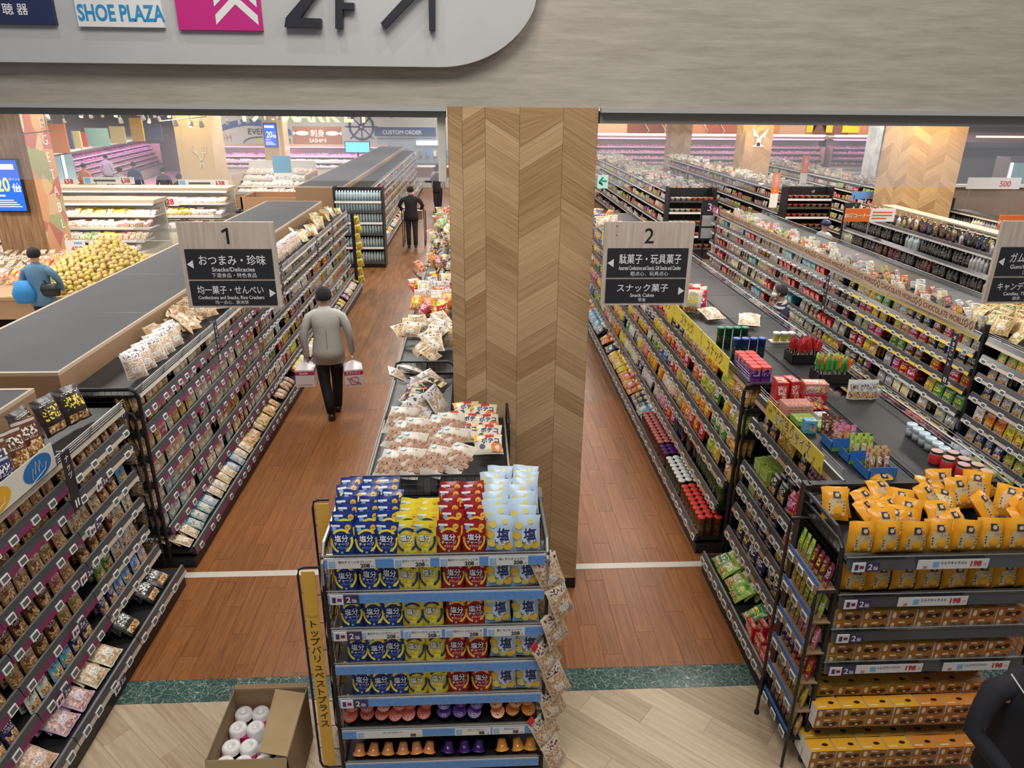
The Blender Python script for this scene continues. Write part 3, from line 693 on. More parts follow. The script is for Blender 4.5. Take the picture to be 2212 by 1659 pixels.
def fill(gp,side,y0,y1,zs,xs,xback,bay,prods,behind,ystock=None,indiv=None):
    nb=max(1,round((y1-y0)/bay)); bl=(y1-y0)/nb; rz=R(90)*side; sb=MB(); fb=MB()
    for si in range(len(zs)-1):
        z=zs[si]+.034; x=xs[si]; room=zs[si+1]-zs[si]-.03
        if si==0: room=.5
        for k in range(nb):
            ya,yb_=y0+k*bl+.015,y0+(k+1)*bl-.015; y=ya; used=set()
            if ystock and not(ystock[0]<=(ya+yb_)/2<=ystock[1]): continue
            while y<yb_-.04:
                pq=prods(si,(y),used)
                if pq is None: y+=.15; continue
                kind,cn=pq; used.add((kind,cn)); wdt=WID[kind]; run=rnd.choice((2,2,3)) if wdt>.1 else rnd.choice((4,5,6))
                colr=jitc(COL[cn]); s=min(1.0,room/HGT[kind]) if kind not in('bottle','can','pet') else min(1.0,(room+.02)/HGT[kind])
                s=max(s,.72)
                lab='%s %s, %s shelf, %s bay, %s'%(cn,KIND[kind][1],ORD[si] if (len(zs)==8 or si<3) else ORD[si+8-len(zs)],BAY[k],gp.replace('the ',''))
                for _ in range(run):
                    if y+wdt*s>yb_+.01: y=yb_; break
                    if rnd.random()<.035: y+=wdt*s; continue
                    base=si==0
                    lean=R(rnd.uniform(-14,-7)) if not base else R(rnd.uniform(-68,-52))
                    if kind in('can','bottle','pet','cup','box','slab'): lean=0
                    gz=rz+R(rnd.uniform(-5,5))
                    dp=.035 if kind in ('can','cup','bottle','pet') else .03
                    px=x-side*(.035+dp+rnd.uniform(0,.02))
                    pos=(px,y+wdt*s/2,z+(.004 if kind in('can','bottle','pet','cup','box','slab') else (.03 if base else .008)))
                    n_=KIND[kind][0]
                    sx=(s,s,s)
                    if (CNT.get(n_,0)<CAPK) and (indiv is None or indiv(y,si)): put(kind,pos,(lean,0,gz),colr,lab,'%s on %s'%(plur(KIND[kind][1]),gp),scale=s)
                    else: stuff_add(fb,kind,pos,(lean,0,gz),colr,s)
                    if behind:
                        step={'can':.08,'bottle':.085,'pet':.09,'cup':.15}.get(kind,.055)
                        for q in range(1,4 if base else 3):
                            stuff_add(sb,kind,(px-side*step*q*(1.6 if base else 1),pos[1]+rnd.uniform(-.008,.008),pos[2]+rnd.uniform(0,.015)),(lean*.8,0,gz+R(rnd.uniform(-6,6))),jitc(colr,.05),s*rnd.uniform(.97,1.04))
                    y+=wdt*s+.004
                y+=rnd.uniform(.0,.012)
    if sb.v:
        o=sb.build('packets',SM,None,col=True); L(o,'rows of packets standing behind the front ones on %s'%gp,'packets',None,'stuff')
    if fb.v:
        o=fb.build('packets',SM,None,col=True); L(o,'smaller far packets along the shelves of %s'%gp,'packets',None,'stuff')
# ---------------- the shelving runs
ZL=[.14,.353,.556,.82,1.075,1.325,1.49,1.68]; XL=[-2.56,-2.74,-2.80,-2.80,-2.80,-2.80,-2.80,-2.80]
def pick(*a): return rnd.choice(a)
def prodA(si,y,used):
    if si==0: return pick(('big','black'),('crack','white'),('crack','cream'),('crack','lilac')) if y>4.4 else pick(('crack','cream'),('crack','lilac'))
    if si==1: return pick(('nut','silver'),('nut','lime'),('nut','light blue'),('nut','navy'),('nut','white'))
    if y<4.3: return pick(('nut','kraft'),('nut','tan'),('nut','salmon'),('nut','kraft'),('nut','brown'))
    return pick(('nut','white'),('nut','brown'),('nut','maroon'),('nut','light blue'),('nut','cream'),('nut','navy'),('nut','green'),('nut','gold'),('nut','silver'))
def prodB(si,y,used):
    if y<7.4:
        return pick(('clear','teal'),('clear','cream'),('clear','light blue'),('clear','cream')) if si<4 else pick(('clear','cream'),('clear','gold'),('clear','tan'),('clear','white'))
    if y<9.5: return pick(('clear','cream'),('clear','tan'),('clear','silver'),('clear','brown'),('candy','gold'),('clear','white'))
    return pick(('snack','orange'),('candy','yellow'),('candy','brown'),('candy','red'),('snack','cream'),('candy','purple'),('snack','white'),('candy','green'),('clear','cream'),('candy','black'))
def prodR(si,y,used):
    if si==0: return None if y<8.2 else (pick(('snack','navy'),('snack','yellow'),('snack','orange'),('snack','light blue')))
    if si==1 and y<7.2: return ('can',pick('brown','green','blue','orange'))
    if y<7.6: return pick(('big','lime'),('snack','orange'),('snack','red'),('big','orange'),('snack','green'),('snack','red'),('big','gold'),('snack','tan'))
    return pick(('snack','yellow'),('snack','red'),('snack','blue'),('snack','green'),('snack','orange'),('snack','navy'),('snack','white'),('snack','pink'))
def prodRA(si,y,used):
    if si==0: return pick(('box','red'),('snack','lime'),('snack','green'),('snack','light blue'),('box','lime'))
    if y<4.2 and si>1: return pick(('slim','navy'),('slim','maroon'),('slim','light blue'),('slim','purple'))
    return pick(('snack','red'),('box','orange'),('candy','gold'),('snack','yellow'),('box','lime'),('snack','navy'),('candy','black'),('snack','orange'))
def prodE(si,y,used):
    if y<6.9: return pick(('candy','white'),('candy','yellow'),('candy','pink'),('candy','silver'),('candy','lime'),('candy','cream'),('candy','navy'),('candy','orange'))
    if y<9.9: return pick(('choc','red'),('choc','navy'),('choc','black'),('choc','green'),('choc','brown'),('choc','silver'),('choc','maroon'),('choc','gold'),('choc','cream'))
    return pick(('choc','silver'),('choc','maroon'),('candy','brown'),('choc','cream'),('candy','pink'),('box','red'),('candy','silver'),('box','teal'))
mg_=(K['magenta'],'mg'); be=(K['strip'],'be'); ye=(K['yellow'],'ye'); gr=(K['greenstrip'],'gr')
wh=(mat('strip_white',(.55,.53,.50),.4),'wh'); ta=(mat('strip_tan',(.42,.27,.16),.45),'ta')
GA=gondola('gondola_shelving','near left black shelving unit full of nut pouches','the near left unit',1,2.6,5.34,ZL,XL,-3.42,lambda s,y:be if (y>4.3 or s<1 or s>6) else mg_,bay=.913,prods=prodA)
GB=gondola('gondola_shelving','long left black shelving run of dried snacks, beside the man in grey','the long left run',1,5.6,16.0,ZL,XL,-3.42,lambda s,y:mg_ if (y<9 and s<7) else wh,bay=.867,prods=prodB,indiv=lambda y,s:y<15)
def prodD(si,y,used): return pick(('clear','white'),('candy','red'),('clear','cream'),('box','pink'),('candy','yellow'),('box','white'),('clear','light blue'),('candy','gold'))
GD=gondola('gondola_shelving','far left shelving run beyond the water bottle display','the far left run',1,18.9,36,ZL[:-1]+[1.75],XL,-3.42,lambda s,y:wh,bay=.9,prods=prodD,tagmax=0,behind=False,indiv=lambda y,s:False)
ZRb=[.14,.46,.70,.95,1.19,1.44,1.68]; XRb=[2.03,2.19,2.24,2.28,2.29,2.30,2.33]
ZRa=[.14,.41,.65,.86,1.07,1.47,1.68]; XRa=[2.01,2.20,2.24,2.25,2.26,2.28,2.31]
GRA=gondola('gondola_shelving','near right shelving unit with the small snack packs','the near right unit',-1,3.9,5.38,ZRa,XRa,2.86,lambda s,y:ta,bay=.74,prods=prodRA,tagstep=(.085,.14))
GRB=gondola('gondola_shelving','long right shelving run of bright crisps and canisters','the long crisp run',-1,5.65,16.0,ZRb,XRb,2.86,lambda s,y:ta,bay=.8625,prods=prodR,indiv=lambda y,s:y<14.5)
ZE=[.14,.39,.61,.83,1.09,1.31,1.51,1.70]; XE=[4.90,4.98,5.18,5.22,5.24,5.25,5.25,5.27]
GE1=gondola('gondola_shelving','near candy shelving unit at the right edge of the picture','the candy unit',-1,3.9,6.80,ZE,XE,5.85,lambda s,y:be,bay=.97,prods=prodE)
GE2=gondola('gondola_shelving','chocolate shelving run with yellow rails and a printed header','the chocolate run',-1,6.9,15.9,ZE,XE,5.85,lambda s,y:(ye if y<9.9 and s!=3 else (gr if 9.9<y<12.3 and s<6 else wh)),bay=.9,prods=prodE,tagmax=150,indiv=lambda y,s:y<14.5)
ZF=[.12,.42,.75,1.08,1.40,1.72]; XF=[7.95,8.1,8.12,8.15,8.17,8.2]
def prodF(si,y,used): return ('bottle',pick('black','brown','green','black','cream','black','maroon','white','black','gold')) 
GF=gondola('gondola_shelving','black liquor shelving run with white price rails','the liquor run',-1,6.2,15.8,ZF,XF,8.75,lambda s,y:wh,bay=.96,prods=prodF,tags=False,indiv=lambda y,s:s>=2)
def prodG(si,y,used): return ('bottle',pick('silver','silver','navy','white','green','black')) 
GG=gondola('gondola_shelving','second liquor shelving run with tall pale bottles','the second liquor run',-1,9.0,16.5,ZF,[x+2.75 for x in XF],11.5,lambda s,y:wh,bay=.94,prods=prodG,tags=False,indiv=lambda y,s:False)
# second block of runs, beyond the cross aisle
def prodS(si,y,used): return pick(('box','white'),('candy','cream'),('box','red'),('candy','silver'),('candy','maroon'),('box','gold'),('candy','tan'),('box','silver'),('candy','lime'))
far=[(1.95,'run behind the crisps'),(5.15,'noodle run'),(8.35,'run by the white bird pillar'),(11.6,'run beside the freezers')]
for i,(x,gn) in enumerate(far):
    for sd in(-1,1):
        xs=[x+.02*j for j in range(6)] if sd<0 else [x+1.3-.02*j for j in range(6)]
        if sd>0 and i>1: continue
        gondola('gondola_shelving','far %s, its %s face'%(gn,'left' if sd<0 else 'right'),'the far '+gn,sd,19.9,33.5,[.14,.5,.82,1.14,1.45,1.72],xs,x+.62+.04*sd,lambda s,y:wh,bay=1.046,prods=prodS,tags=False,behind=False,indiv=lambda y,s:False)
# top boards along the left runs (grey topped cabinets behind the shelves)
def cabinet(name,label,x0,x1,y0,y1,z,cat='cabinet'):
    t=T(name,label,cat,((x0+x1)/2,(y0+y1)/2,0))
    b=MB(); b.box(x0,y0,0,x1,y1,z-.03); b.build('body',K['brown'],t)
    b=MB(); b.box(x0+.035,y0+.035,z-.03,x1-.02,y1-.035,z-.004); b.build('top',K['conT'],t)
    b=MB(); tr=.035
    for a in((x0,y0+tr,x0+tr,y1-tr),(x1-.02,y0+tr,x1,y1-tr),(x0,y0,x1,y0+tr),(x0,y1-tr,x1,y1)): b.box(a[0],a[1],z-.03,a[2],a[3],z)
    b.build('edge_trim',K['trimc'],t)
    n=max(1,int((y1-y0)/1.75))
    b=MB()
    for k in range(1,n): yy=y0+(y1-y0)*k/n; b.box(x0+.036,yy-.003,z-.0045,x1-.02,yy+.003,z-.003)
    b.build('joint',K['lcd'],t)
    return t
K['conT']=mat('cabinet_top_grey',(.085,.09,.10),.62,0,var=.15,scale=2,spec=.25); K['trimc']=mat('trim_oak',(.52,.42,.31),.5)
cabinet('display_cabinet','near left grey topped cabinet with brown board sides',-4.55,-3.44,2.2,5.31,1.9)
cabinet('display_cabinet','long grey topped cabinet beside the citrus pile',-4.66,-3.44,5.65,16.5,1.9)
cabinet('display_cabinet','far grey topped cabinet in front of the fish hall',-4.7,-3.46,19.4,37.2,1.9)
# ---------------- end display with salt candy pouches
def psurf(wd,h,d,standup,eps):
    def fn(x,z):
        u=x/wd+.5; v=z/h
        e=max(0,1-abs(2*u-1)**3.2)**.6
        q=((1-v)**.55 if v>.12 else .78+v*1.2) if standup else max(0,1-abs(2*v-1)**3.5)**.65
        return Vector((x,-e*q*d/2-eps,z))
    return fn
def art(name,wd,h,d,body,standup,items,mats,seed=1):
    """printed pouch: items = (kind, data, material index, layer)"""
    me=pillow('x',wd,h,d,body,seed,standup=standup); b=MB(); b.merge(me,Matrix()); bpy.data.meshes.remove(me)
    for kd,dt,mi,ly in items:
        f=psurf(wd,h,d,standup,.003+.0012*ly)
        if kd=='t':
            txt,size,x,z,bold,sx=dt; b.glyph(txt,size,None,mi,fn=lambda a,c:f(a+x,c+z),bold=bold,sx=sx)
        elif kd=='p':
            k=b.vs([f(x,z) for x,z in dt]); b.face([k+i for i in range(len(dt))],mi)
        elif kd=='arc':
            cx_,cz,r0,r1,a0,a1=dt; n=7; prev=None
            for i in range(n+1):
                a=R(a0+(a1-a0)*i/n); k=b.vs([f(cx_+r0*math.cos(a),cz+r0*1.12*math.sin(a)),f(cx_+r1*math.cos(a),cz+r1*1.12*math.sin(a))])
                if prev is not None: b.face((prev,prev+1,k+1,k) if a1<a0 else (prev+1,prev,k,k+1),mi)
                prev=k
            a=R(a1); s=1 if a1>a0 else -1; rm=(r0+r1)/2; tx,tz=-math.sin(a)*s,math.cos(a)*s
            P_=[(cx_+(rm+dr)*math.cos(a),cz+(rm+dr)*1.12*math.sin(a)) for dr in(-.011,.011)]+[(cx_+rm*math.cos(a)+tx*.018,cz+rm*1.12*math.sin(a)+tz*.018)]
            k=b.vs([f(x,z) for x,z in P_]); b.face((k,k+1,k+2) if s<0 else (k+1,k,k+2),mi)
        elif kd=='c':
            cx_,cz,r,n=dt; k=b.vs([f(cx_+r*math.cos(2*math.pi*i/n),cz+r*math.sin(2*math.pi*i/n)) for i in range(n)]); b.face([k+i for i in range(n)],mi)
    return b.mesh(name,[body]+mats)
def foil(name,c,r=.28): 
    q=N(name,r); f=q.noise(q.obj((1,1,1)),14,2); q.set('Base Color',c); q.bump(f,.35,.01); return q.m
def ptint(name,c): return mat(name,c,.35)
pb,py_,pr_,pl=foil('foil_navy_blue',(.01,.035,.22)),foil('foil_yellow',(.80,.66,.03)),foil('foil_red',(.33,.012,.015)),foil('foil_pale_blue',(.52,.66,.80))
ytx=ptint('print_yellow',(.85,.72,.06)); nvy=ptint('print_navy',(.02,.03,.14)); wht=ptint('print_white',(.86,.87,.88)); ltb=ptint('print_light_blue',(.22,.48,.78)); gld=ptint('print_gold',(.85,.50,.05)); lem=ptint('print_lemon',(.82,.66,.14))
def salt(body,arr,tx,sub):
    mats=[arr,tx,wht,ltb,gld,nvy,sub]
    it=[('p',[(-.056,.168),(-.005,.168),(-.005,.180),(-.056,.180)],3,0),('c',(-.038,.156,.014,8),4,0),('c',(.038,.165,.0165,12),5,0),('t',('No.1',.011,.038,.161,.01,.9),6,1),
        ('arc',(0,.090,.050,.062,140,55),1,0),('arc',(0,.090,.050,.062,18,-52),1,0),('arc',(0,.090,.050,.062,250,182),1,0),
        ('t',('塩分',.040,0,.090,.055,.95),6,1),('t',('塩分',.040,0,.090,.015,.95),2,2),('t',('チャージ',.023,0,.066,.04,.92),6,1),('t',('チャージ',.023,0,.066,.01,.92),2,2),('t',('タブレッツ',.013,.004,.048,.01,.95),7,1),
        ('c',(.0,.025,.007,8),4,0)]
    return art('salt_candy_pouch',.128,.198,.055,body,True,it,mats)
SALT={'blue':salt(pb,ytx,wht,ltb),'yellow':salt(py_,nvy,wht,nvy),'red':salt(pr_,gld,wht,wht)}
hx=[(.012+.048*math.cos(R(60*i+30)),.100+.055*math.sin(R(60*i+30))) for i in range(6)]
SALT['lemon']=art('lemon_candy_pouch',.158,.215,.045,pl,False,[('c',(-.045,.165,.022,10),1,0),('c',(.02,.185,.014,10),1,0),('c',(-.058,.105,.024,10),2,0),('c',(-.045,.055,.024,10),1,0),('c',(.045,.045,.026,10),2,0),('c',(.0,.035,.02,10),1,1),
    ('p',hx,3,1),('t',('塩',.075,.015,.085,.02,.95),4,2),('t',('レモン',.030,.012,.058,.012,.95),4,2),('p',[(-.07,.012),(.07,.012),(.07,.024),(-.07,.024)],5,2)],[lem,ptint('print_lemon_deep',(.85,.52,.05)),ptint('print_ice',(.66,.78,.90)),nvy,ltb])
ENX0,ENX1,ENY=-.835,.352,3.31
te=T('end_display_rack','black end display rack stocked with salt candy pouches and jelly cups','display rack',(-.24,3.6,0))
zst=[.115,.39,.645,.895,1.15,1.405,1.64]
b=MB(); b.box(ENX0-.03,3.36,0,ENX1+.03,3.93,.085); b.build('kick_base',K['black'],te)
b=MB(); b.box(ENX0,3.90,.08,ENX1,3.92,1.66); b.build('back_panel',K['black'],te)
bs=mat('price_strip_white',(.72,.72,.70),.4)
for i,z in enumerate(zst):
    b=MB(); b.box(ENX0,3.335,z+.010,ENX1,3.9,z+.028); b.build('shelf',K['black'],te)
    b=MB(); b.box(ENX0-.012,ENY,z-.035,ENX1+.012,ENY+.006,z+.032,1); b.box(ENX0-.012,ENY-.003,z-.03,ENX1+.012,ENY,z+.024,0)
    b.tube([(ENX0-.015,ENY-.005,z+.055),(ENX1+.015,ENY-.005,z+.055)],.003,5,mi=2); b.box(ENX0,ENY+.006,z+.03,ENX1,ENY+.009,z+.055,3)
    st=b.build('price_strip',[K['blue'],bs,K['chrome'],K['clear']],te)
    if i>0:
        two=i in(2,4,5) ; full=i in(1,3,6) or i==4
        if i in(2,3,4,5) and i!=3 or i==4:
            o=add('point_card',CARD,st,(ENX0+.075,ENY-.002,z-.03),world=False); o.location=Vector(o.location)-Vector((0,0,0)); o.parent=te; o.name='point_card'
            o.location=Vector((ENX0+.075,ENY-.003,z-.026))-Vector(te.location)
        if full:
            cards=[(-.70,.26,'塩分チャージタブレッツ'),(-.37,.20,'塩分チャージタブレッツ 塩レモン'),(-.11,.22,'塩分チャージタブレッツ 梅'),(.16,.22,'塩レモンキャンディ')] if i in(3,6,4) else [(-.56,.40,'ミックスゼリー'),(-.05,.22,'フルーツゼリー'),(.17,.20,'みかんゼリー')]
            if i==4: cards=[(-.575,.24,cards[0][2]),(-.33,.22,cards[1][2]),(-.09,.22,cards[2][2]),(.15,.22,cards[3][2])]
            if i==3: cards=[]
            for cx_,cw,tx in cards:
                b=MB(); b.box(cx_-cw/2,ENY-.005,z-.031,cx_+cw/2,ENY-.003,z+.026,0); b.box(cx_-cw/2+.008,ENY-.0065,z-.022,cx_-cw/2+.043,ENY-.005,z+.018,1)
                b.glyph('涼',.034,FM((cx_-cw/2+.025,ENY-.0075,z-.014)),3)
                b.glyph(tx,.0165,FM((cx_+.02,ENY-.0065,z+.006)),2,bold=.01,sx=min(1,(cw-.055)/(.0165*glyphs(tx,.01)[2])))
                pr2='208' if i!=1 else '88'
                b.glyph(pr2,.034,FM((cx_+cw/2-.055,ENY-.0065,z-.024)),2,bold=.03); b.glyph('円',.014,FM((cx_+cw/2-.016,ENY-.0065,z-.024)),2)
                o=b.build('price_card',[K['white'],ltb,K['ink'],K['lt']],te)
for i in (3,):
    z=zst[i]
b=MB()
for x in(ENX0-.03,ENX1+.03): b.box(x-.012,3.88,0,x+.012,3.93,1.69); 
b.build('rear_frame',K['black'],te)
b=MB(); b.box(ENX0-.05,3.88,1.66,ENX0-.015,4.0,1.70); b.box(ENX1+.015,3.88,1.66,ENX1+.05,4.0,1.70); b.build('post_cap',mat('cap_grey',(.2,.2,.2),.4),te)
b=MB(); b.tube([(ENX0-.032,3.9,1.69),(ENX0-.032,3.42,1.70),(ENX0-.03,3.34,1.62),(ENX0-.03,3.31,1.5)],.011,6); b.build('side_tube',mat('side_tube_grey',(.35,.36,.36),.3,.6),te); b=MB(); b.tube([(ENX1+.032,3.9,1.69),(ENX1+.032,3.42,1.70),(ENX1+.03,3.34,1.62),(ENX1+.03,3.31,1.5)],.011,6); b.build('side_tube',bpy.data.materials['side_tube_grey'],te)
wire_panel(te,3.34,3.9,ENX0-.033,.02,1.66,.055,.011,'y'); wire_panel(te,3.34,3.9,ENX1+.033,.02,1.66,.055,.011,'y')
wire_panel(te,ENX0,ENX1,3.885,.9,1.86,.045,.008)
XC=[('blue',-.745),('blue',-.622),('blue',-.512),('yellow',-.400),('yellow',-.288),('red',-.155),('red',-.030),('lemon',.108),('lemon',.262)]
nm={'blue':'navy blue salt tablet pouch with yellow arrows','yellow':'yellow salt tablet pouch with navy arrows','red':'dark red salt tablet pouch with gold arrows','lemon':'pale blue salt lemon candy pouch'}
rown={6:'top',5:'second',4:'third',3:'fourth',2:'fifth'}
def pouch(cn,x,y,z,lean,rz,row,extra=''):
    o=add('lemon_candy_pouch' if cn=='lemon' else 'salt_tablet_pouch',SALT[cn],None,(x,y,z),(R(lean),R(rnd.uniform(-3,3)),R(rz)))
    L(o,'%s%s %s shelf'%(nm[cn],extra,row),'candy pouch','%s pouches on %s shelf%s of the end display'%(cn,row,extra))
for i in (2,3,4,5,6):
    sh={6:0,5:.0,4:.01,3:.02,2:.03}[i]
    for cn,x in XC:
        pouch(cn,x+sh+rnd.uniform(-.012,.012),3.352,zst[i]+.029,-7+rnd.uniform(-4,4),rnd.uniform(-8,8),rown[i])
        if i<6: pouch(cn,x+sh+rnd.uniform(-.014,.014)+.012,3.45,zst[i]+.034,-8,rnd.uniform(-8,8),rown[i],', second row,')
for cn,x in XC:
    nrow={'blue':7,'yellow':4,'red':6,'lemon':8}[cn]
    for k in range(1,nrow):
        up=.012*k if cn!='yellow' else .006*k
        ln=-12-k*3 if cn!='blue' or k<4 else -38
        pouch(cn,x+rnd.uniform(-.02,.02),3.36+.054*k,zst[6]+.034+up,ln,rnd.uniform(-12,12),rown[6],', heap behind front row,')
# jelly cups
def cupm(name,lid,body):
    b=MB(); b.smooth=True
    b.lathe([(0,0),(.022,0),(.026,.012),(.036,.058),(.044,.060),(.044,.064)],14,mi=1); b.smooth=False; b.lathe([(.044,.064),(.0,.0655)],14,mi=0)
    b.box(-.012,-.028,.0655,.012,-.016,.0665,2); b.box(-.009,-.025,.0665,.009,-.019,.067,3)
    return b.mesh(name,[lid,body,K['white'],K['ink']])
jm={'peach':((.72,.16,.11),(.70,.28,.10)),'purple':((.17,.07,.40),(.06,.02,.16)),'mandarin':((.80,.28,.05),(.78,.34,.05))}
JC={}
for k,(a,c) in jm.items(): JC[k]=cupm('jelly_cup',mat('jelly_lid_'+k,a,.3,var=.25,scale=40),mat('jelly_body_'+k,c,.12))
jx=[('peach',-.78),('peach',-.69),('peach',-.60),('peach',-.51),('peach',-.43),('peach',-.34),('purple',-.22),('purple',-.125),('purple',-.03),('mandarin',.11),('mandarin',.205),('mandarin',.295)]
def jelly(cn,x,y,z,rx,row):
    o=add('jelly_cup',JC[cn],None,(x,y,z),(R(rx),0,R(rnd.uniform(-20,20))))
    L(o,'%s jelly cup on the %s shelf of the end display'%({'peach':'pinkish red','purple':'purple','mandarin':'orange'}[cn],row),'jelly cup','%s jelly cups on the %s shelf of the end display'%(cn,row))
for cn,x in jx:
    for l in range(3): jelly(cn,x+rnd.uniform(-.012,.012),3.40+.02*l,zst[1]+.036+.066*l*.9,22+rnd.uniform(-8,8),'sixth')
    for q in range(2): jelly(cn,x+rnd.uniform(-.01,.01),3.49+.09*q,zst[1]+.04+.07,10,'sixth')
    if not(-.47<x<-.3): 
        jelly(cn,x+rnd.uniform(-.01,.01),3.45,zst[0]+.135,25+rnd.uniform(-6,6),'bottom'); jelly(cn,x+rnd.uniform(-.01,.01),3.52,zst[0]+.10,15,'bottom')
    jelly(cn,x+.02,3.38,zst[0]+.125,150,'bottom')
# ---------------- hanging nut bags on the right side, board and racks on the left
hk=pillow('hanging_bag',.15,.23,.05,P['clear'],7); hd=MB()
for k in range(15):
    z=1.42-.098*k; y=3.34+(k%2)*.13; x=ENX1+.075+.035*(k%3)
    o=add('hanging_snack_bag',hk,None,(x,y,z),(R(-12),R(-16+rnd.uniform(-6,6)),R(35+rnd.uniform(-14,14))),col=(.66,.55,.44))
    L(o,'clear bag of brown crackers hanging right of the end display','snack bag','hanging cracker bags beside the end display')
    if k%3==0:
        b=MB(); b.box(-.06,-.006,.215,-.02,.006,.262); c=b.build('red_header',K['red'],None,world=False); c.parent=o
hs=T('hanging_strip','black hook strip carrying cracker bags on the right of the end display','hook strip',(ENX1+.05,3.5,0))
b=MB(); b.box(ENX1+.045,3.46,.02,ENX1+.05,3.50,1.66); b.build('strip',K['black'],hs)
for i,(x,y,z1) in enumerate(((-1.03,3.42,1.54),(-.985,3.72,1.80))):
    t=T('side_rack','black wire side rack with amber board, %s of the pair by the end display'%('front' if i==0 else 'back'),'rack',(x,y,0))
    b=MB(); x1=ENX0-.05 if i else x+.15
    b.tube([(x1,y,z1),(x+.04,y,z1),(x+.008,y,z1-.012),(x,y,z1-.05),(x,y,.05),(x+.012,y,.012),(x+.05,y,.0),(x1,y,.0)],.0075,6); b.build('frame',K['black'],t)
    b=MB()
    for z in [z1-.18-.2*k for k in range(7)]: b.tube([(x,y+.01,z),(x+.12,y+.02,z-.03),(x+.17,y+.10,z-.03)],.003,4)
    b.build('hooks',K['black'],t)
    b=MB(); b.box(x+.022,y-.012,.03,x+.098,y-.008,z1-.02); b.build('board',mat('amber_board',(.88,.52,.08),.5) if i==0 else bpy.data.materials['amber_board'],t)
    if i==0:
        b=MB()
        for k,ch in enumerate('トップバリュベストプライス'): b.glyph(ch,.062,FM((x+.060,y-.0135,1.13-k*.064)),0,bold=.012)
        b.tube([(x+.03,y-.0135,1.215),(x+.06,y-.0135,1.203),(x+.09,y-.0135,1.215)],.001,3)
        b.build('lettering',K['ink'],t)
for k in range(8):
    o=add('hanging_snack_bag',LIB['clear'][k%3],None,(-.90,3.47+.03*(k%2),1.30-.17*k),(R(-8),0,R(-60)),col=(.35,.35,.37)); L(o,'grey packet hanging behind the amber board beside the end display','snack bag','grey packets behind the amber board')
# ---------------- open carton with toilet roll packs
kr=mat('carton_kraft',(.30,.20,.11),.75,var=.12,scale=9); kr2=mat('carton_kraft_flap',(.38,.265,.13),.7,var=.12,scale=7)
bx=T('cardboard_box','open brown cardboard box holding white toilet roll packs by the end display','cardboard box',(-1.34,3.36,0))
X0,X1,Y0,Y1,ZT=-1.60,-1.13,3.12,3.66,.43
b=MB()
for a in((X0,Y0,X0+.006,Y1),(X1-.006,Y0,X1,Y1),(X0,Y1-.006,X1,Y1),(X0,Y0,X1,Y0+.006)): b.box(a[0],a[1],0,a[2],a[3],ZT)
b.box(X0,Y0,0,X1,Y1,.006); b.build('body',kr,bx)
def flap(pts,m):
    b=MB(); n=Vector(pts[1])-Vector(pts[0]); nn=n.cross(Vector(pts[3])-Vector(pts[0])).normalized()*.005
    k=b.vs(pts); k2=b.vs([Vector(p)+nn for p in pts]); b.face((k,k+1,k+2,k+3)); b.face((k2+3,k2+2,k2+1,k2))
    for i in range(4): b.face((k+(i+1)%4,k+i,k2+i,k2+(i+1)%4))
    b.build('flap',m,bx)
flap([(X1-.004,Y0+.01,ZT),(X1-.004,Y1-.05,ZT),(X1-.18,Y1-.07,ZT+.06),(X1-.17,Y0+.03,ZT+.02)],kr2)
flap([(X0,Y0,ZT),(X1,Y0,ZT),(X1-.01,Y0-.10,ZT-.20),(X0+.01,Y0-.10,ZT-.20)],kr2)
flap([(X0,Y1,ZT),(X1,Y1,ZT),(X1,Y1+.03,ZT+.012),(X0,Y1+.03,ZT+.012)],kr)
wr=mat('roll_white',(.80,.79,.78),.35); mgw=mat('roll_wrap_magenta',(.45,.01,.12),.35)
for i,(xx,yy) in enumerate(((-1.48,3.53),(-1.255,3.53),(-1.48,3.27),(-1.255,3.27))):
    t=T('toilet_roll_pack','white and magenta toilet roll pack in the cardboard box, %s'%('back left','back right','front left','front right')[i],'toilet roll pack',(xx,yy,.01),group='toilet roll packs in the cardboard box')
    for a,c in((-.054,-.06),(.054,-.06),(-.054,.06),(.054,.06)):
        b=MB(); b.smooth=True; b.lathe([(0,0),(.05,.0),(.055,.01),(.055,.29),(.048,.302),(.018,.303),(.016,.288),(0,.288)],18,c=(xx+a,yy+c,.012)); b.build('roll',wr,t)
    b=MB(); b.box(xx-.052,yy-.110,.01,xx+.052,yy+.110,.270); b.box(xx-.105,yy-.055,.01,xx+.105,yy+.055,.270); b.build('wrap',mgw,t)
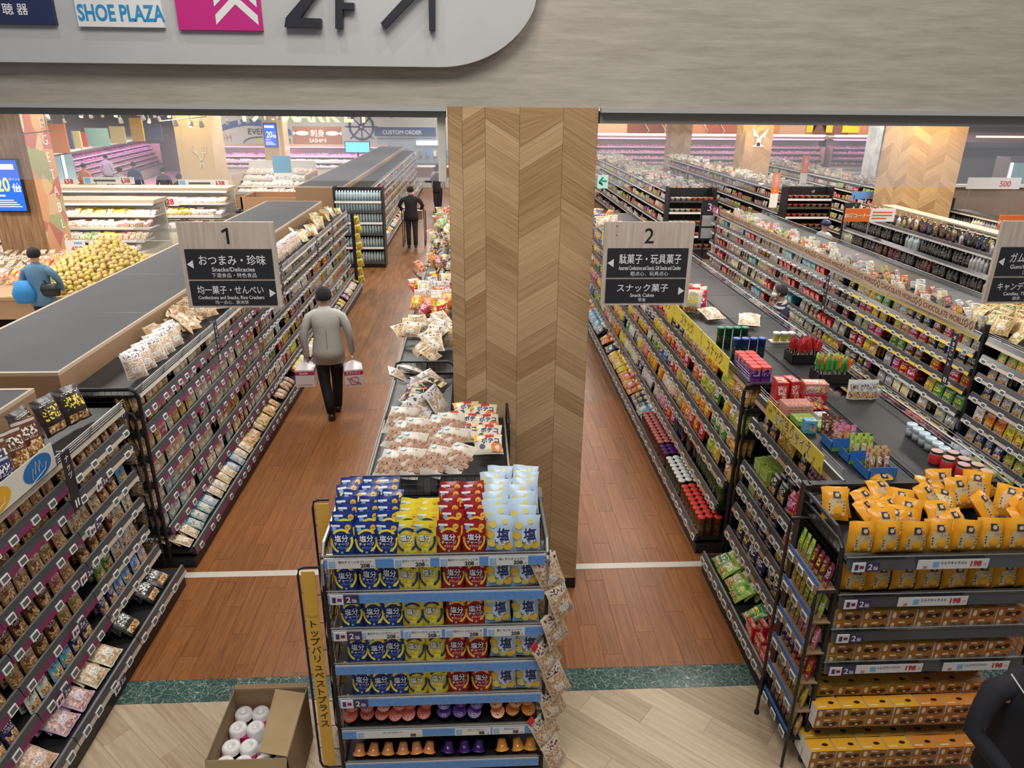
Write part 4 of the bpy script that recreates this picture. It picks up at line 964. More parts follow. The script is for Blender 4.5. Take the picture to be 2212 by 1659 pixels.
# ---------------- centre runs behind the end display
def deckrun(name,label,x0,x1,y0,y1,z,rail=True,seam=True,nosides=()):
    t=T(name,label,'shelving',((x0+x1)/2,(y0+y1)/2,0))
    b=MB(); b.box(x0+.03,y0,0,x1-.03,y1,.09); b.build('kick_base',K['black'],t)
    b=MB(); b.box((x0+x1)/2-.03,y0,.09,(x0+x1)/2+.03,y1,z-.02); b.build('back_panel',K['black'],t)
    for s,(a,c) in((-1,(x0,(x0+x1)/2)),(1,((x0+x1)/2,x1))):
        if s in nosides: continue
        for zz in(.14,.4,.66,.92,1.18,1.43):
            b=MB(); b.box(a+.02,y0,zz,c-.0,y1,zz+.02); b.build('shelf',K['black'],t)
    n=max(1,round((y1-y0)/1.0))
    for k in range(n):
        for a,c in((x0,(x0+x1)/2-.006),((x0+x1)/2+.006,x1)):
            b=MB(); ya,yb=y0+(y1-y0)*k/n+.004,y0+(y1-y0)*(k+1)/n-.004
            b.box(a,ya,z-.02,c,yb,z); b.box(a,ya,z,a+.008,yb,z+.006); b.box(c-.008,ya,z,c,yb,z+.006); b.build('deck',K['deck'],t)
    b=MB()
    for sgn in(-1,1): 
        xx=(x0+x1)/2+sgn*.05
        for k in range(int((y1-y0)/.03)): b.box(xx-.004,y0+.03*k,z+.0002,xx+.004,y0+.03*k+.014,z+.0012)
    b.build('slots',K['black'],t)['kind']='stuff'
    b=MB(); xx=(x0+x1)/2; b.box(xx-.05,(y0+y1)/2-.03,z,xx+.05,(y0+y1)/2,z+.014); b.box(xx-.045,y0,z,xx+.045,y0+.035,z+.016); b.build('clip',K['black'],t)
    if rail:
        for xx,s in((x0,-1),(x1,1)):
            if s in nosides: continue
            b=MB(); b.box(xx-.004,y0,z-.03,xx+.004,y1,z+.055,0); b.tube([(xx,y0,z+.06),(xx,y1,z+.06)],.005,5,mi=1); b.box(xx+s*.01-.006,y0,z-.05,xx+s*.01+.006,y1,z-.01,2)
            b.build('guard_rail',[K['clear'],K['chrome'],K['strip']],t)
    return t
deckrun('gondola_shelving','low centre shelving with an empty black deck between bags, before the oak pillar',-.72,.20,3.96,5.14,1.68)
deckrun('gondola_shelving','narrow black shelving left of the oak pillar with messy bags on top',-.73,-.22,5.16,6.0,1.68,nosides=(1,))
tc=deckrun('gondola_shelving','long centre shelving run behind the oak pillar heaped with snack bags',-.74,-.20,6.15,16.2,1.68,nosides=(1,))
wire_panel(tc,-.75,-.21,6.12,.05,1.80,.05,.012)
t=T('wire_divider','black rounded wire frame standing at the pillar end of the centre deck','frame',(.2,5.1,0)); wire_panel(t,4.72,5.12,.225,.3,1.83,.05,.010,'y')
def lay(kind,x,y,z,rzd,col,label,group,lean=-78,s=1.0,roll=0,nm=None,var=None):
    return put(kind,(x,y,z),(R(lean),R(roll),R(rzd)),COL[col] if isinstance(col,str) else col,label,group,var=var,scale=s,nm=nm)
LIB['bisc']=[art('biscuit_bag',.20,.25,.075,foil('foil_cream',(.62,.56,.47),.38),False,[('c',(.012+.036*(i%5)-.075+(.016 if (i//5)%2 else 0),.055+.030*(i//5),.0185,9),1 if (i*7)%3 else 4,i%3) for i in range(20)]+[('c',(.01+.036*(i%4)-.055,.052+.030*(i//2%4),.005,6),3,4) for i in range(9)]+[('c',(-.045,.212,.018,9),2,1),('t',('くるみ',.022,.02,.205,.0,.9),3,1)],[ptint('biscuit_brown',(.40,.23,.15)),ptint('dot_blue',(.20,.48,.72)),ptint('print_dark',(.07,.03,.02)),ptint('biscuit_tan',(.50,.31,.21))],s_) for s_ in(3,4)]
LIB['corn']=[art('corn_snack_bag',.205,.165,.07,foil('foil_milk',(.72,.67,.52),.38),False,[('p',[(-.098,.10),(-.02,.115),(-.02,.160),(-.098,.160)],1,0),('c',(.055,.045,.040,9),2,0),('p',[(.02,.01),(.098,.01),(.098,.035),(.02,.03)],1,1),('t',('ポテコ',.048,.012,.075,.03,.9),3,1),('c',(-.045,.045,.020,10),3,1),('p',[(-.02,.118),(.04,.118),(.04,.15),(-.02,.15)],4,1)],[ptint('corn_yellow',(.80,.42,.04)),ptint('corn_orange',(.72,.18,.04)),nvy,ptint('corn_red',(.55,.04,.05))],s_) for s_ in(5,6)]
LIB['blk']=[art('black_cracker_bag',.19,.23,.06,foil('foil_black',(.02,.02,.02),.3),False,[('p',[(-.045,.10),(.04,.09),(.05,.18),(-.04,.19)],1,0),('c',(.06,.185,.016,8),2,1),('c',(-.065,.19,.014,8),2,1),('p',[(-.02,.12),(.02,.115),(.022,.13),(-.02,.135)],3,1),('p',[(-.02,.145),(.02,.14),(.012,.165),(-.014,.17)],3,1),('p',[(-.06,.03),(.06,.02),(.05,.06),(-.05,.065)],1,0)],[ptint('label_straw',(.66,.58,.30)),ptint('spot_red',(.6,.08,.06)),K['ink']],8)]
for k_ in('bisc','corn','blk'): KIND[k_]=('snack_packet','snack bag','snack bag')
for k in range(13):
    c_=k%4; r_=k//4; lay('bisc',-.60+.135*c_+rnd.uniform(-.02,.02),4.03+.17*r_,1.745+.035*c_*.5+.03*r_,rnd.uniform(-30,8)-10,'white','cream bag of round biscuits heaped at near left of centre deck','cream biscuit bags on the centre deck',lean=-64,s=1.0,nm='biscuit_bag')
for k in range(5): lay('flat',-.58+.08*k,4.66+.06*k,1.75+.025*k,-50+30*k,(.60,.60,.60),'greyish white bag lying in the middle of the centre deck heap','white bags in the centre deck heap',lean=-66+8*k,s=1.15,nm='biscuit_bag')
for k in range(6): lay('blk',-.60+.07*k,4.92+.08*k,1.745+.022*k,-40+22*k,'white','black cracker bag with straw label in the far centre deck heap','black bags in the centre deck heap',lean=-52-5*k,s=1.0,nm='cracker_bag')
for k in range(6): lay('flat',-.60+.09*(k%4),5.32+.09*k,1.73+.02*k,-60+40*k,(.62,.62,.61),'silvery white packet crumpled at the pillar end of the centre deck','silver packets in the centre deck heap',lean=-60)
for k,(x,y,z,a) in enumerate(((.075,4.40,1.735,3),(.065,4.56,1.74,-4),(-.075,4.59,1.735,8),(.065,4.72,1.75,5),(-.06,4.75,1.745,-6),(-.16,4.82,1.735,14),(.04,4.87,1.77,-3),(-.07,4.93,1.765,10))):
    lay('corn',x,y,z,a,'white','cream and orange corn snack bag, tidy heap right of centre deck','orange corn snack bags on the centre deck',lean=-62,s=1.0,nm='corn_snack_bag')
# heaps on the long centre run
pal=[(6.3,7.4,('crack','flat'),[(.70,.64,.50),(.62,.52,.36),(.72,.68,.58)],'cream nut bag'),(7.4,8.1,('snack',),[COL['yellow'],COL['orange'],COL['red']],'bright snack packet'),(8.1,9.2,('flat','snack'),[(.70,.66,.62),COL['red'],(.6,.55,.5)],'red edged white packet'),(9.2,12.5,('slim','snack'),[COL['black'],(.35,.33,.3),COL['orange'],COL['brown']],'dark rice cracker packet'),(12.5,16,('snack','flat'),[COL['green'],(.6,.55,.42),COL['tan'],COL['red'],(.7,.68,.6)],'mixed small snack packet')]
for ya,yb,ks,cs,lb in pal:
    n=int((yb-ya)*16)
    for k in range(n):
        y=ya+(yb-ya)*k/n; x=rnd.uniform(-.74,-.24)
        lay(rnd.choice(ks),x,y,1.72+rnd.uniform(0,.09),rnd.uniform(-70,70),rnd.choice(cs),lb+' heaped on centre run left of pillar',lb+'s on the centre run',lean=rnd.uniform(-75,-20),s=1.0,nm='heaped_snack_packet')
# ---------------- hanging aisle signs
def tri(b,x,y,z,s,dirn,mi=0):
    P_=[(x+dirn*s,y,z),(x-dirn*s*.55,y,z+s*1.05),(x-dirn*s*.55,y,z-s*1.05)]
    if dirn>0: P_=[P_[0],P_[1],P_[2]]
    k=b.vs(P_); b.face((k,k+1,k+2) if dirn<0 else (k,k+1,k+2),mi)
def aisle_sign(x0,x1,z0,z1,y,num,p1,p2,label,a1=-1,a2=1):
    t=T('aisle_sign',label,'aisle sign',((x0+x1)/2,y,z0)); w=x1-x0; h=z1-z0; xc=(x0+x1)/2
    b=MB(); b.box(x0,y,z0,x1,y+.025,z1); b.build('board',K['pine'],t)
    for i,(za,zb) in enumerate(((z0+h*.345,z0+h*.695),(z0+h*.03,z0+h*.325))):
        b=MB(); b.box(x0+.03,y-.004,za,x1-.03,y,zb); b.build('panel',K['panelblk'],t)
        tx=(p1,p2)[i]; ph=zb-za
        b=MB()
        for txt,size,zf,bold in((tx[0],ph*.36,.50,.009),(tx[1],ph*.20,.26,.012),(tx[2],ph*.165,.07,.0)):
            g=glyphs(txt,bold)[2]*size; sx=min(1,(w*.70)/g); b.glyph(txt,size,FM((xc+(.02 if (a1,a2)[i]<0 else -.02),y-.0055,za+ph*zf)),0,bold=bold,sx=sx)
        tri(b,x0+.062 if (a1,a2)[i]<0 else x1-.062,y-.0055,za+ph*.5,.028,(a1,a2)[i]); b.build('lettering',K['lt'],t)
    b=MB()
    if num=='1':
        k=b.vs([(xc+a_,y-.002,z0+h*.755+c_) for a_,c_ in((.0,0),(.018,0),(.018,.108),(.004,.108),(-.030,.088),(-.024,.074),(.0,.088))]); b.face((k,k+1,k+2,k+3,k+6)); b.face((k+3,k+4,k+5,k+6))
    else: b.glyph(num,.15,FM((xc,y-.002,z0+h*.755)),0,bold=.005)
    b.build('number',K['ink'],t)
    b=MB(); b.tube([(x0+.08,y+.02,z1),(x0+.08,y+.16,4.0)],.0007,3); b.tube([(x1-.08,y+.02,z1),(x1-.08,y+.16,4.0)],.0007,3); b.build('wire',K['clear'],t)
aisle_sign(-2.035,-1.383,2.622,3.222,5.0,'1',('おつまみ・珍味','Snacks/Delicacies','下酒食品・特色食品'),('均一菓子・せんべい','Confections and Snacks, Rice Crackers','均一点心．脆米饼'),'hanging pine aisle sign numbered one over the left aisle')
aisle_sign(.898,1.538,2.628,3.226,5.0,'2',('駄菓子・玩具菓子','Assorted Confections and Snacks, Gift Snacks and Candies','粗点心．玩具点心'),('スナック菓子','Snack Cakes','零食'),'hanging pine aisle sign numbered two right of the oak pillar')
aisle_sign(3.775,4.42,2.628,3.236,5.0,'3',('ガム・キャンディ','Gum/Gummies, Candies','口香糖・糖果'),('キャンディ・のど飴','Candies, Throat Drops','糖果．润喉糖'),'hanging pine aisle sign cut off by the right picture edge')
# exit plate
flat_sign('exit_sign',.852,.925,3.44,3.53,5.12,.012,mat('exit_mint',(.55,.85,.74),.4,emit=.25),'small mint green exit sign with an arrow on the pillar edge','sign',[('←',.085,.888,3.462,mat('exit_green',(.0,.28,.14),.4),.8,.03)])
# ---------------- header boards on the right runs
def side_board(name,label,x,ya,yb,z0,z1,m,texts,th=.006,face='-x',tilt=0,parts=None,cat='header board',group=None):
    t=T(name,label,cat,(x,(ya+yb)/2,z0),group=group); b=MB(); b.box(x,ya,z0,x+th,yb,z1); b.build('board',m,t)
    e=-.0015 if face=='-x' else th+.0015
    for txt,size,y,z,mt,sx,bold in texts:
        b=MB(); b.glyph(txt,size,FM((x+e,y,z),face),0,bold=bold,sx=sx); b.build('lettering',mt,t)
    return t
cb=mat('choc_board_tan',(.40,.28,.19),.5); ct=mat('choc_board_brown',(.10,.045,.02),.5)
y=6.93
ordn=['nearest','second nearest','third nearest','fourth nearest','fifth nearest','sixth nearest','seventh nearest','eighth nearest','ninth nearest']
for k in range(9):
    t=side_board('header_board','tan chocolate world header board, %s on the chocolate run'%ordn[k],5.215,y+.003,y+.927,1.785,1.905,cb,[('CHOCOLATE WORLD',.088,y+.54,1.812,ct,.86,.012)],group='chocolate header boards')
    b=MB()
    for dy in(-.04,.04): b.tube([(5.213,y+.10+dy,1.80),(5.212,y+.07+dy,1.84),(5.213,y+.10+dy,1.89),(5.213,y+.13+dy,1.85),(5.213,y+.10+dy,1.80)],.004,4)
    b.build('bean_motif',ct,t); y+=.93
t=side_board('header_board','dark red header plate at the far end of the chocolate run',5.215,15.35,15.9,1.76,1.92,K['magenta'],[('バレ菓',.12,15.6,1.79,K['lt'],1,.02)])
yb_=mat('snack_board_yellow',(.66,.56,.06),.5); ymot=mat('snack_board_motif',(.45,.30,.03),.5); bry=mat('board_letter_brown',(.20,.09,.02),.5)
for k,(ya,ye_) in enumerate(((6.0,6.82),(6.84,7.9),(7.92,8.7),(10.2,11.1),(11.12,12.0),(12.05,12.95))):
    t=side_board('header_board','yellow snack header board, %s of the yellow boards on the crisp run'%ordn[k],2.285,ya,ye_,1.675,1.85,yb_,[('スナック',.14,(ya+ye_)/2,1.715,bry,.9,.012)],group='yellow snack header boards')
    b=MB()
    for q in range(12):
        yy=rnd.uniform(ya+.04,ye_-.04); zz=rnd.choice((1.712,1.72,1.815,1.82)); b.tube([(2.284,yy,zz),(2.284,yy+.02,zz+.018)],.006,4)
    b.build('potato_motif',ymot,t)
t=side_board('header_board','yellow bite size header board with nut drawings above the near right unit',2.235,4.02,4.97,1.75,1.885,yb_,[('食べきりサイズ',.112,4.50,1.775,K['white'],.78,.05),('食べきりサイズ',.112,4.50,1.775,bry,.78,.008)])
t.children[1].location.x+=.0006
b=MB()
for q in range(22):
    yy=rnd.uniform(4.04,4.96); zz=rnd.choice((1.762,1.768,1.868,1.872)) if 4.14<yy<4.86 else rnd.uniform(1.77,1.87); r_=.012
    k=b.vs([(2.233,yy+r_*math.cos(a),zz+r_*1.3*math.sin(a)) for a in [i*math.pi/4 for i in range(8)]]); b.face([k+i for i in range(8)][::-1])
b.build('nut_motif',mat('nut_motif_brown',(.33,.17,.03),.5),t)
# nut poster on the near left unit
t=T('header_board','white poster with red, orange and blue discs on the near left unit','poster',(-2.78,4.0,1.58))
b=MB(); b.box(-2.778,2.85,1.745,-2.774,4.31,1.915); b.build('board',mat('poster_cream',(.70,.69,.62),.45),t)
for yy,c,nmx in((3.27,(.42,.015,.03),'red_disc'),(3.69,(.72,.40,.03),'orange_disc'),(4.12,(.02,.16,.45),'blue_disc')):
    b=MB(); k=b.vs([(-2.772,yy+.15*math.cos(a),1.83+.078*math.sin(a)) for a in [i*math.pi/10 for i in range(20)]]); b.face([k+i for i in range(20)]); 
    b.build(nmx,mat(nmx,c,.45),t)
    b=MB(); b.tube([(-2.770,yy-.07,1.78),(-2.770,yy-.05,1.85),(-2.770,yy-.035,1.80),(-2.770,yy-.01,1.88),(-2.770,yy+.005,1.80),(-2.770,yy+.03,1.87),(-2.770,yy+.045,1.81)],.0018,4); b.tube([(-2.770,yy-.08,1.76),(-2.770,yy,1.775),(-2.770,yy+.07,1.79),(-2.770,yy+.09,1.83)],.0018,4); b.build('line_drawing',K['cream'],t)
# vertical black category flags on the left run
def vflag(x,y,z0,z1,txt,label,face='+x',w=.10):
    t=T('category_flag',label,'shelf sign',(x,y,z0)); s=1 if face=='+x' else -1
    b=MB(); 
    M_=Matrix.Translation((x,y,0))@Matrix.Rotation(R(90*s),4,'Z')
    b.box(-w/2,-.004,z0,w/2,0,z1,M=M_); b.build('panel',K['panelblk'],t)
    b=MB(); n=len(txt)
    for k,ch in enumerate(txt): b.glyph(ch,w*.56,M_@Matrix.Translation((0,-.0055,z1-.075-k*w*.6))@Matrix.Rotation(R(90),4,'X'),0,bold=.012)
    for k in range(2): b.box(-.02+.03*k,-.0055,z0+.02,-.005+.03*k,-.0045,z0+.075,M=M_)
    b.build('lettering',K['lt'],t)
    b=MB(); b.box(-.004,0,z1-.01,.004,.05,z1,M=M_); b.build('arm',K['chrome'],t)
vflag(-2.70,4.30,1.42,1.855,'ナッツ','black category flag reading nuts on the near left unit')
vflag(-2.70,7.2,1.43,1.87,'ドライフルーツ','black category flag for dried fruit on the long left run',w=.085)
vflag(-2.70,9.9,1.43,1.87,'おつまみ','black category flag behind the first aisle sign')
vflag(-2.68,12.2,1.43,1.87,'珍味','black category flag, nearer of two past the first aisle sign')
vflag(-2.68,13.6,1.43,1.87,'せんべい','black category flag, farther of two past the first aisle sign')
vflag(5.12,7.05,1.16,1.74,'チョコレート','black category flag at the near end of the chocolate run','-x')
vflag(5.12,10.0,1.16,1.7,'チョコレート','black category flag in the middle of the chocolate run','-x')
vflag(5.12,15.2,1.1,1.7,'ガム','black category flag at the far end of the chocolate run','-x')
# small maroon shelf talkers
b=MB(); b.box(-.045,-.004,-.035,.045,0,.045,0); b.tube([(-.02,-.006,.0),(-.008,-.006,.018),(.008,-.006,.006),(.022,-.006,.018)],.0016,3,mi=1); TK=b.mesh('shelf_talker',[K['magenta'],K['salmonl'] if 'salmonl' in K else K['cream']])
for k,(y,z) in enumerate(((6.05,.62),(6.35,.60),(6.6,1.10),(6.9,1.35),(7.2,.86),(7.9,1.10),(8.3,1.36),(5.75,1.3),(9.6,.6),(10.6,.9),(11.8,.62),(13.0,1.1))):
    o=add('shelf_talker',TK,None,(-2.735,y,z+.01),(0,0,R(90))); L(o,'maroon shelf talker with a line mark on the long left run','shelf talker','maroon shelf talkers on the long left run')
for k,(y,z) in enumerate(((9.0,.50),(10.0,.52),(11.5,.75),(12.6,.98))):
    o=add('shelf_talker',TK,None,(2.145,y,z+.01),(0,0,R(-90))); L(o,'maroon shelf talker on the long crisp run','shelf talker','maroon shelf talkers on the long crisp run')
for k,(y,z) in enumerate(((7.1,.62),(8.5,.85),(9.3,.86),(12.4,1.1),(13.4,.84))):
    o=add('shelf_talker',TK,None,(5.10,y,z+.01),(0,0,R(-90))); L(o,'maroon shelf talker on the chocolate run','shelf talker','maroon shelf talkers on the chocolate run')
for y,z in((4.75,1.33),(4.55,1.08),(4.32,.83),(4.1,.56),(3.7,.35),(4.0,.145)):
    o=add('point_card',CARD,None,(-2.775 if z>.5 else(-2.715 if z>.2 else -2.53),y,z+.005),(0,0,R(90))); L(o,'purple double points card on the near left unit','point card','double points cards on the near left unit')
# orange liquor corner banners
def ob_(x,y,z,vert,label,rz=0):
    t=T('corner_banner',label,'banner',(x,y,z),R(rz)); b=MB(); w_,h_=(.2,.9) if vert else (.95,.24)
    if vert:
        b.box(-w_/2,0,.25,w_/2,.02,.25+h_*.55,0); b.box(-w_/2,0,-.1,w_/2,.02,.25,1)
        for k,ch in enumerate('お酒コーナー'): b.glyph(ch,.10,FM((0,-.003,.63-k*.085)),1)
    else:
        b.box(-w_/2,0,0,0,.02,h_,0); b.box(0,0,0,w_/2,.02,h_,1); b.glyph('お酒コーナー',.085,FM((-w_/4,-.003,.08)),1,bold=.03)
        for k in range(3): b.box(.04,-.003,.05+.055*k,.42-.1*(k==0),-.001,.075+.055*k,0)
    b.box(-.012,.005,-.25,.012,.015,0,2)
    b.build('panel',[K['orange'],K['white'],K['chrome']],t,world=False); t.children[0].location=(0,0,0)
ob_(7.35,13.2,1.97,False,'orange liquor corner banner on the chocolate run top'); ob_(9.75,12.4,1.97,False,'orange liquor corner banner before the chevron pillar')
ob_(7.55,18.2,1.65,True,'tall orange liquor banner beside the instant noodle end display'); ob_(9.5,21.0,1.9,True,'tall orange liquor banner left of the chevron pillar')
for x,y,n_ in((8.12,15.7,'4'),(10.85,16.6,'5'),(5.05,16.1,'3')):
    t=T('aisle_end_sign','dark end panel numbered %s on the end of a shelving run'%{'4':'four','5':'five','3':'three'}[n_],'aisle sign',(x,y,1.1))
    b=MB(); b.box(x,y-.02,1.1,x+.36,y,2.0,0); b.box(x+.04,y-.024,1.15,x+.32,y-.02,1.38,1); b.box(x+.04,y-.024,1.42,x+.32,y-.02,1.66,1); b.glyph(n_,.24,FM((x+.18,y-.025,1.76)),2); b.build('panel',[K['panelblk'],mat('plate_grey',(.5,.5,.5),.5) if 'plate_grey' not in bpy.data.materials else bpy.data.materials['plate_grey'],K['lt']],t)
    b=MB(); b.box(x+.1,y,0,x+.14,y+.02,1.9); b.build('post',K['black'],t)
# ---------------- decks and the hidden halves of the right runs
deckrun('gondola_shelving','black deck and right half of the near right unit with snack boxes on it',2.34,3.39,3.92,5.40,1.722,nosides=(-1,))
deckrun('gondola_shelving','long black deck of the crisp run with cans and bags standing on it',2.34,3.39,5.65,16.0,1.722,nosides=(-1,))
deckrun('gondola_shelving','deck and far half of the chocolate run and candy unit',5.30,6.36,3.9,15.9,1.742,nosides=(-1,),seam=False)
deckrun('gondola_shelving','deck and far half of the liquor run with a wooden shelf board',8.23,9.2,6.2,15.7,1.762,nosides=(-1,),rail=False)
def fence(x,y0,y1,z,side,name='wire_fence',label='',n=4,gap=.028):
    t=T(name,label,'wire fence',(x,(y0+y1)/2,z)); b=MB()
    for k in range(n): b.tube([(x+side*.006*k,y0,z+.02+gap*k),(x+side*.006*k,y1,z+.02+gap*k)],.0022,4,caps=False)
    for y in [y0+i*.45 for i in range(int((y1-y0)/.45)+1)]: b.tube([(x,y,z),(x+side*.02,y,z+.02+gap*(n-1))],.003,4)
    b.build('wires',K['chrome'],t)
fence(3.37,5.7,16,1.722,1,label='chrome wire fence along the right edge of the long crisp run deck')
fence(3.37,3.95,5.38,1.722,1,label='chrome wire fence along the right edge of the near right deck')
fence(2.36,5.02,5.38,1.722,-1,label='short chrome wire fence at the far left of the near right deck')
fence(2.36,3.95,4.25,1.722,-1,label='short chrome wire fence at the near left of the near right deck')
fence(2.37,5.66,6.0,1.722,-1,label='short chrome wire fence before the canned snacks')
fence(-2.80,5.65,15.9,1.715,1,label='chrome wire fence on top of the long left run',gap=.022)
fence(-2.80,3.0,5.3,1.715,1,label='chrome wire fence on top of the near left unit',gap=.022)
fence(5.30,3.9,6.8,1.74,-1,label='chrome wire fence on top of the candy unit',gap=.022)
wt=T('wire_divider','tall black wire end frame at the near end of the long crisp run','frame',(2.5,5.6,0)); wire_panel(wt,2.30,2.86,5.60,.12,1.76,.05,.016); wire_panel(wt,2.30,2.84,5.50,.12,1.62,.05,.012)
wt=T('wire_divider','tall black wire end frame at the near end of the long left run','frame',(-3.1,5.55,0)); wire_panel(wt,-3.40,-2.79,5.56,.12,1.78,.05,.016); wire_panel(wt,-3.40,-2.80,5.46,.12,1.62,.055,.012)
for k in range(14):
    o=add('hanging_snack_bag',LIB['clear'][k%3],None,(-2.90-.12*(k%3),5.44,1.45-.1*k),(R(-5),R(rnd.uniform(-10,10)),R(rnd.uniform(-20,20))),col=(.05,.05,.055)); L(o,'black glossy packet hanging on the wire end frame of the left run','snack bag','black packets on the left end frame')
wt=T('wire_divider','black board end of the candy unit','frame',(5.5,6.86,0)); b=MB(); b.box(5.27,6.83,0,5.31,6.87,1.9); b.box(5.31,6.84,.1,6.3,6.86,1.72); b.build('panel',K['black'],wt)
# ---------------- items on the right decks
ZD=1.724
def one(nm,me,x,y,z,rz,label,cat,group=None,rx=0,col=None):
    o=add(nm,me,None,(x,y,z),(R(rx),0,R(rz)),col=col); return L(o,label,cat,group)
# purple and red toy cans (boxes with rounded corners), two by five
def rbox(name,w_,d_,h_,mats,mis=(0,1)):
    b=MB(); r_=min(w_,d_)*.22; pts=[]
    for cx_,cy_,a0 in((w_/2-r_,d_/2-r_,0),(-w_/2+r_,d_/2-r_,90),(-w_/2+r_,-d_/2+r_,180),(w_/2-r_,-d_/2+r_,270)):
        for i in range(4): a=R(a0+i*30); pts.append((cx_+r_*math.cos(a),cy_+r_*math.sin(a)))
    n=len(pts); lv=[(0,1,0),(h_*.86,1,0),(h_*.86,1.04,1),(h_,1.0,1)]
    ks=[b.vs([(x*s,y*s,z) for x,y in pts]) for z,s,_ in lv]
    for q in range(3):
        for i in range(n): b.face((ks[q]+i,ks[q]+(i+1)%n,ks[q+1]+(i+1)%n,ks[q+1]+i),lv[q+1][2] if q else 0,[(i/n*2%1,q*.5),((i+1)/n*2%1 or 1,q*.5),((i+1)/n*2%1 or 1,q*.5+.5),(i/n*2%1,q*.5+.5)])
    b.face([ks[3]+i for i in range(n)],1); return b.mesh(name,mats)
tc_=rbox('snack_tub',.085,.085,.155,[P['wrap'],mat('tub_lid_red',(.62,.09,.09),.3)])
for i in range(5):
    for j in range(2): one('snack_tub',tc_,2.42+.092*j+.02*(4-i)*0,5.72+.094*i,ZD,rnd.uniform(-4,4),'purple snack tub with red lid in the two by five block on the crisp run deck','snack tub','purple snack tubs on the crisp run deck',col=(.16,.03,.25))
cm=LIB['can'][0]
for i in range(4): one('chip_canister',cm,2.46+.082*i,6.33,ZD,0,'blue snack canister with pale lid behind the purple tubs','canister','blue canisters on the crisp run deck',col=(.05,.12,.42))
for i in range(4): one('chip_canister',cm,2.42+.082*i,6.68,ZD,0,'green snack canister with pale lid, behind the blue ones','canister','green canisters on the crisp run deck',col=(.03,.20,.12))
for (x,y,a,r_) in((2.68,7.55,10,-80),(2.95,7.3,-20,-80)): lay('crack',x,y,ZD+.04,a,(.66,.62,.50),'cream and blue corn snack bag lying %s on the crisp run deck'%('at left' if a>0 else 'at right'),'corn snack bags lying on the crisp run deck',lean=r_,s=1.25,nm='corn_bag')
for k in range(6): lay('big',2.50+.07*(k%3),7.95+.14*(k//2),ZD,-30+20*(k%3),('red' if k%2 else (.68,.64,.5)),'large bag standing on the crisp run deck behind the lying bags','standing bags on the crisp run deck',lean=-15,s=1.15)
for k in range(46):
    y=9.6+.13*k; lay(rnd.choice(('snack','crack')),2.48+rnd.uniform(-.08,.22),y,ZD+.02,rnd.uniform(-60,60),rnd.choice((COL['orange'],(.7,.66,.55),COL['blue'],COL['red'],(.66,.60,.42))),'snack bag heaped far along the crisp run deck','far snack bags on the crisp run deck',lean=rnd.uniform(-70,-20),nm='deck_snack_bag')
for i in range(3): one('yogurt_snack_cup',lath('yogurt_snack_cup',[(0,0),(.034,0),(.036,.07),(.038,.072),(.036,.09),(0,.092)],[mat('cup_yellow',(.62,.55,.12),.4) if 'cup_yellow' not in bpy.data.materials else bpy.data.materials['cup_yellow'],K['white']],[0,0,1,1,1]) if i==0 else bpy.data.meshes['yogurt_snack_cup'],3.07+.078*i,6.85,ZD+.015,0,'yellow cup with white lid in the tray of three on the crisp run deck','cup','yellow cups in a tray on the crisp run deck')
b=MB(); b.box(3.01,6.80,ZD,3.28,6.90,ZD+.014); L(b.build('tray',K['cream'],None),'cream tray under three yellow cups on the crisp run deck','tray')
# stick sweets in black bins
st_=lambda nm,c1,c2: None
sb_=MB(); sb_.tube([(0,0,0),(0,0,.10)],.003,4,mi=0); sb_.lathe([(.003,.10),(.017,.115),(.013,.20),(.002,.225)],6,mi=1); STK=sb_.mesh('stick_sweet',[K['cream'],K['ocol']])
def binof(cx_,cy_,cols,lab,n,lbin):
    b=MB(); b.box(cx_-.14,cy_-.10,ZD,cx_+.14,cy_+.10,ZD+.005); 
    for a in((-.14,-.10,-.135,.10),(.135,-.10,.14,.10),(-.14,-.10,.14,-.095),(-.14,.095,.14,.10)): b.box(cx_+a[0],cy_+a[1],ZD,cx_+a[2],cy_+a[3],ZD+.09)
    L(b.build('display_bin',K['black'],None),lbin,'bin')
    for k in range(n):
        x=cx_-.11+.22*(k%8)/7; y=cy_-.07+.14*(k//8)/max(1,(n//8)-1)
        one('stick_sweet',STK,x,y,ZD+.01,rnd.uniform(0,360),lab[0],'sweet',lab[1],rx=rnd.uniform(-18,18),col=jitc(COL[cols[k*len(cols)//n]],.2))
binof(3.10,6.28,('red','red','maroon'),('red wrapped umbrella sweet standing in the far black bin','red sweets in the far black bin'),32,'black bin of red stick sweets on the crisp run deck')
binof(3.12,5.76,('green','orange','lime'),('green and orange stick sweet standing in the near black bin','green and orange sweets in the near black bin'),40,'black bin of green and orange stick sweets on the crisp run deck')
for k in range(3): lay('nut',3.12+.075*k,5.33,ZD,6*k-8,'white','white stand-up pouch with dark print at the far end of the near right deck','white pouches on the near right deck',lean=-6,s=.9)
bm_=lambda w_,d_,h_: boxm('c',w_,h_,d_,P['box'])
for k,(x,y,z,w_,d_,h_,c,l) in enumerate(((2.46,5.28,0,.09,.16,.20,'red','red and white tall biscuit box, left of two'),(2.56,5.30,0,.08,.16,.20,'red','red and white tall biscuit box, right of two'),(2.73,5.27,0,.20,.13,.09,'red','wide red biscuit box with pale side'),(2.74,5.27,.091,.19,.12,.09,'salmon','wide pale red biscuit box on top of another'),
    (2.47,4.72,0,.09,.07,.10,'light blue','small light blue biscuit box'),(2.62,4.78,0,.16,.13,.035,'lime','flat green biscuit box lying by the deck seam'),(2.66,4.93,0,.09,.08,.05,'white','small white biscuit box'))):
    one('biscuit_box',bm_(w_,d_,h_),x,y,ZD+z,rnd.uniform(-8,8),l+' on the near right deck','box','biscuit boxes on the near right deck',col=COL[c])
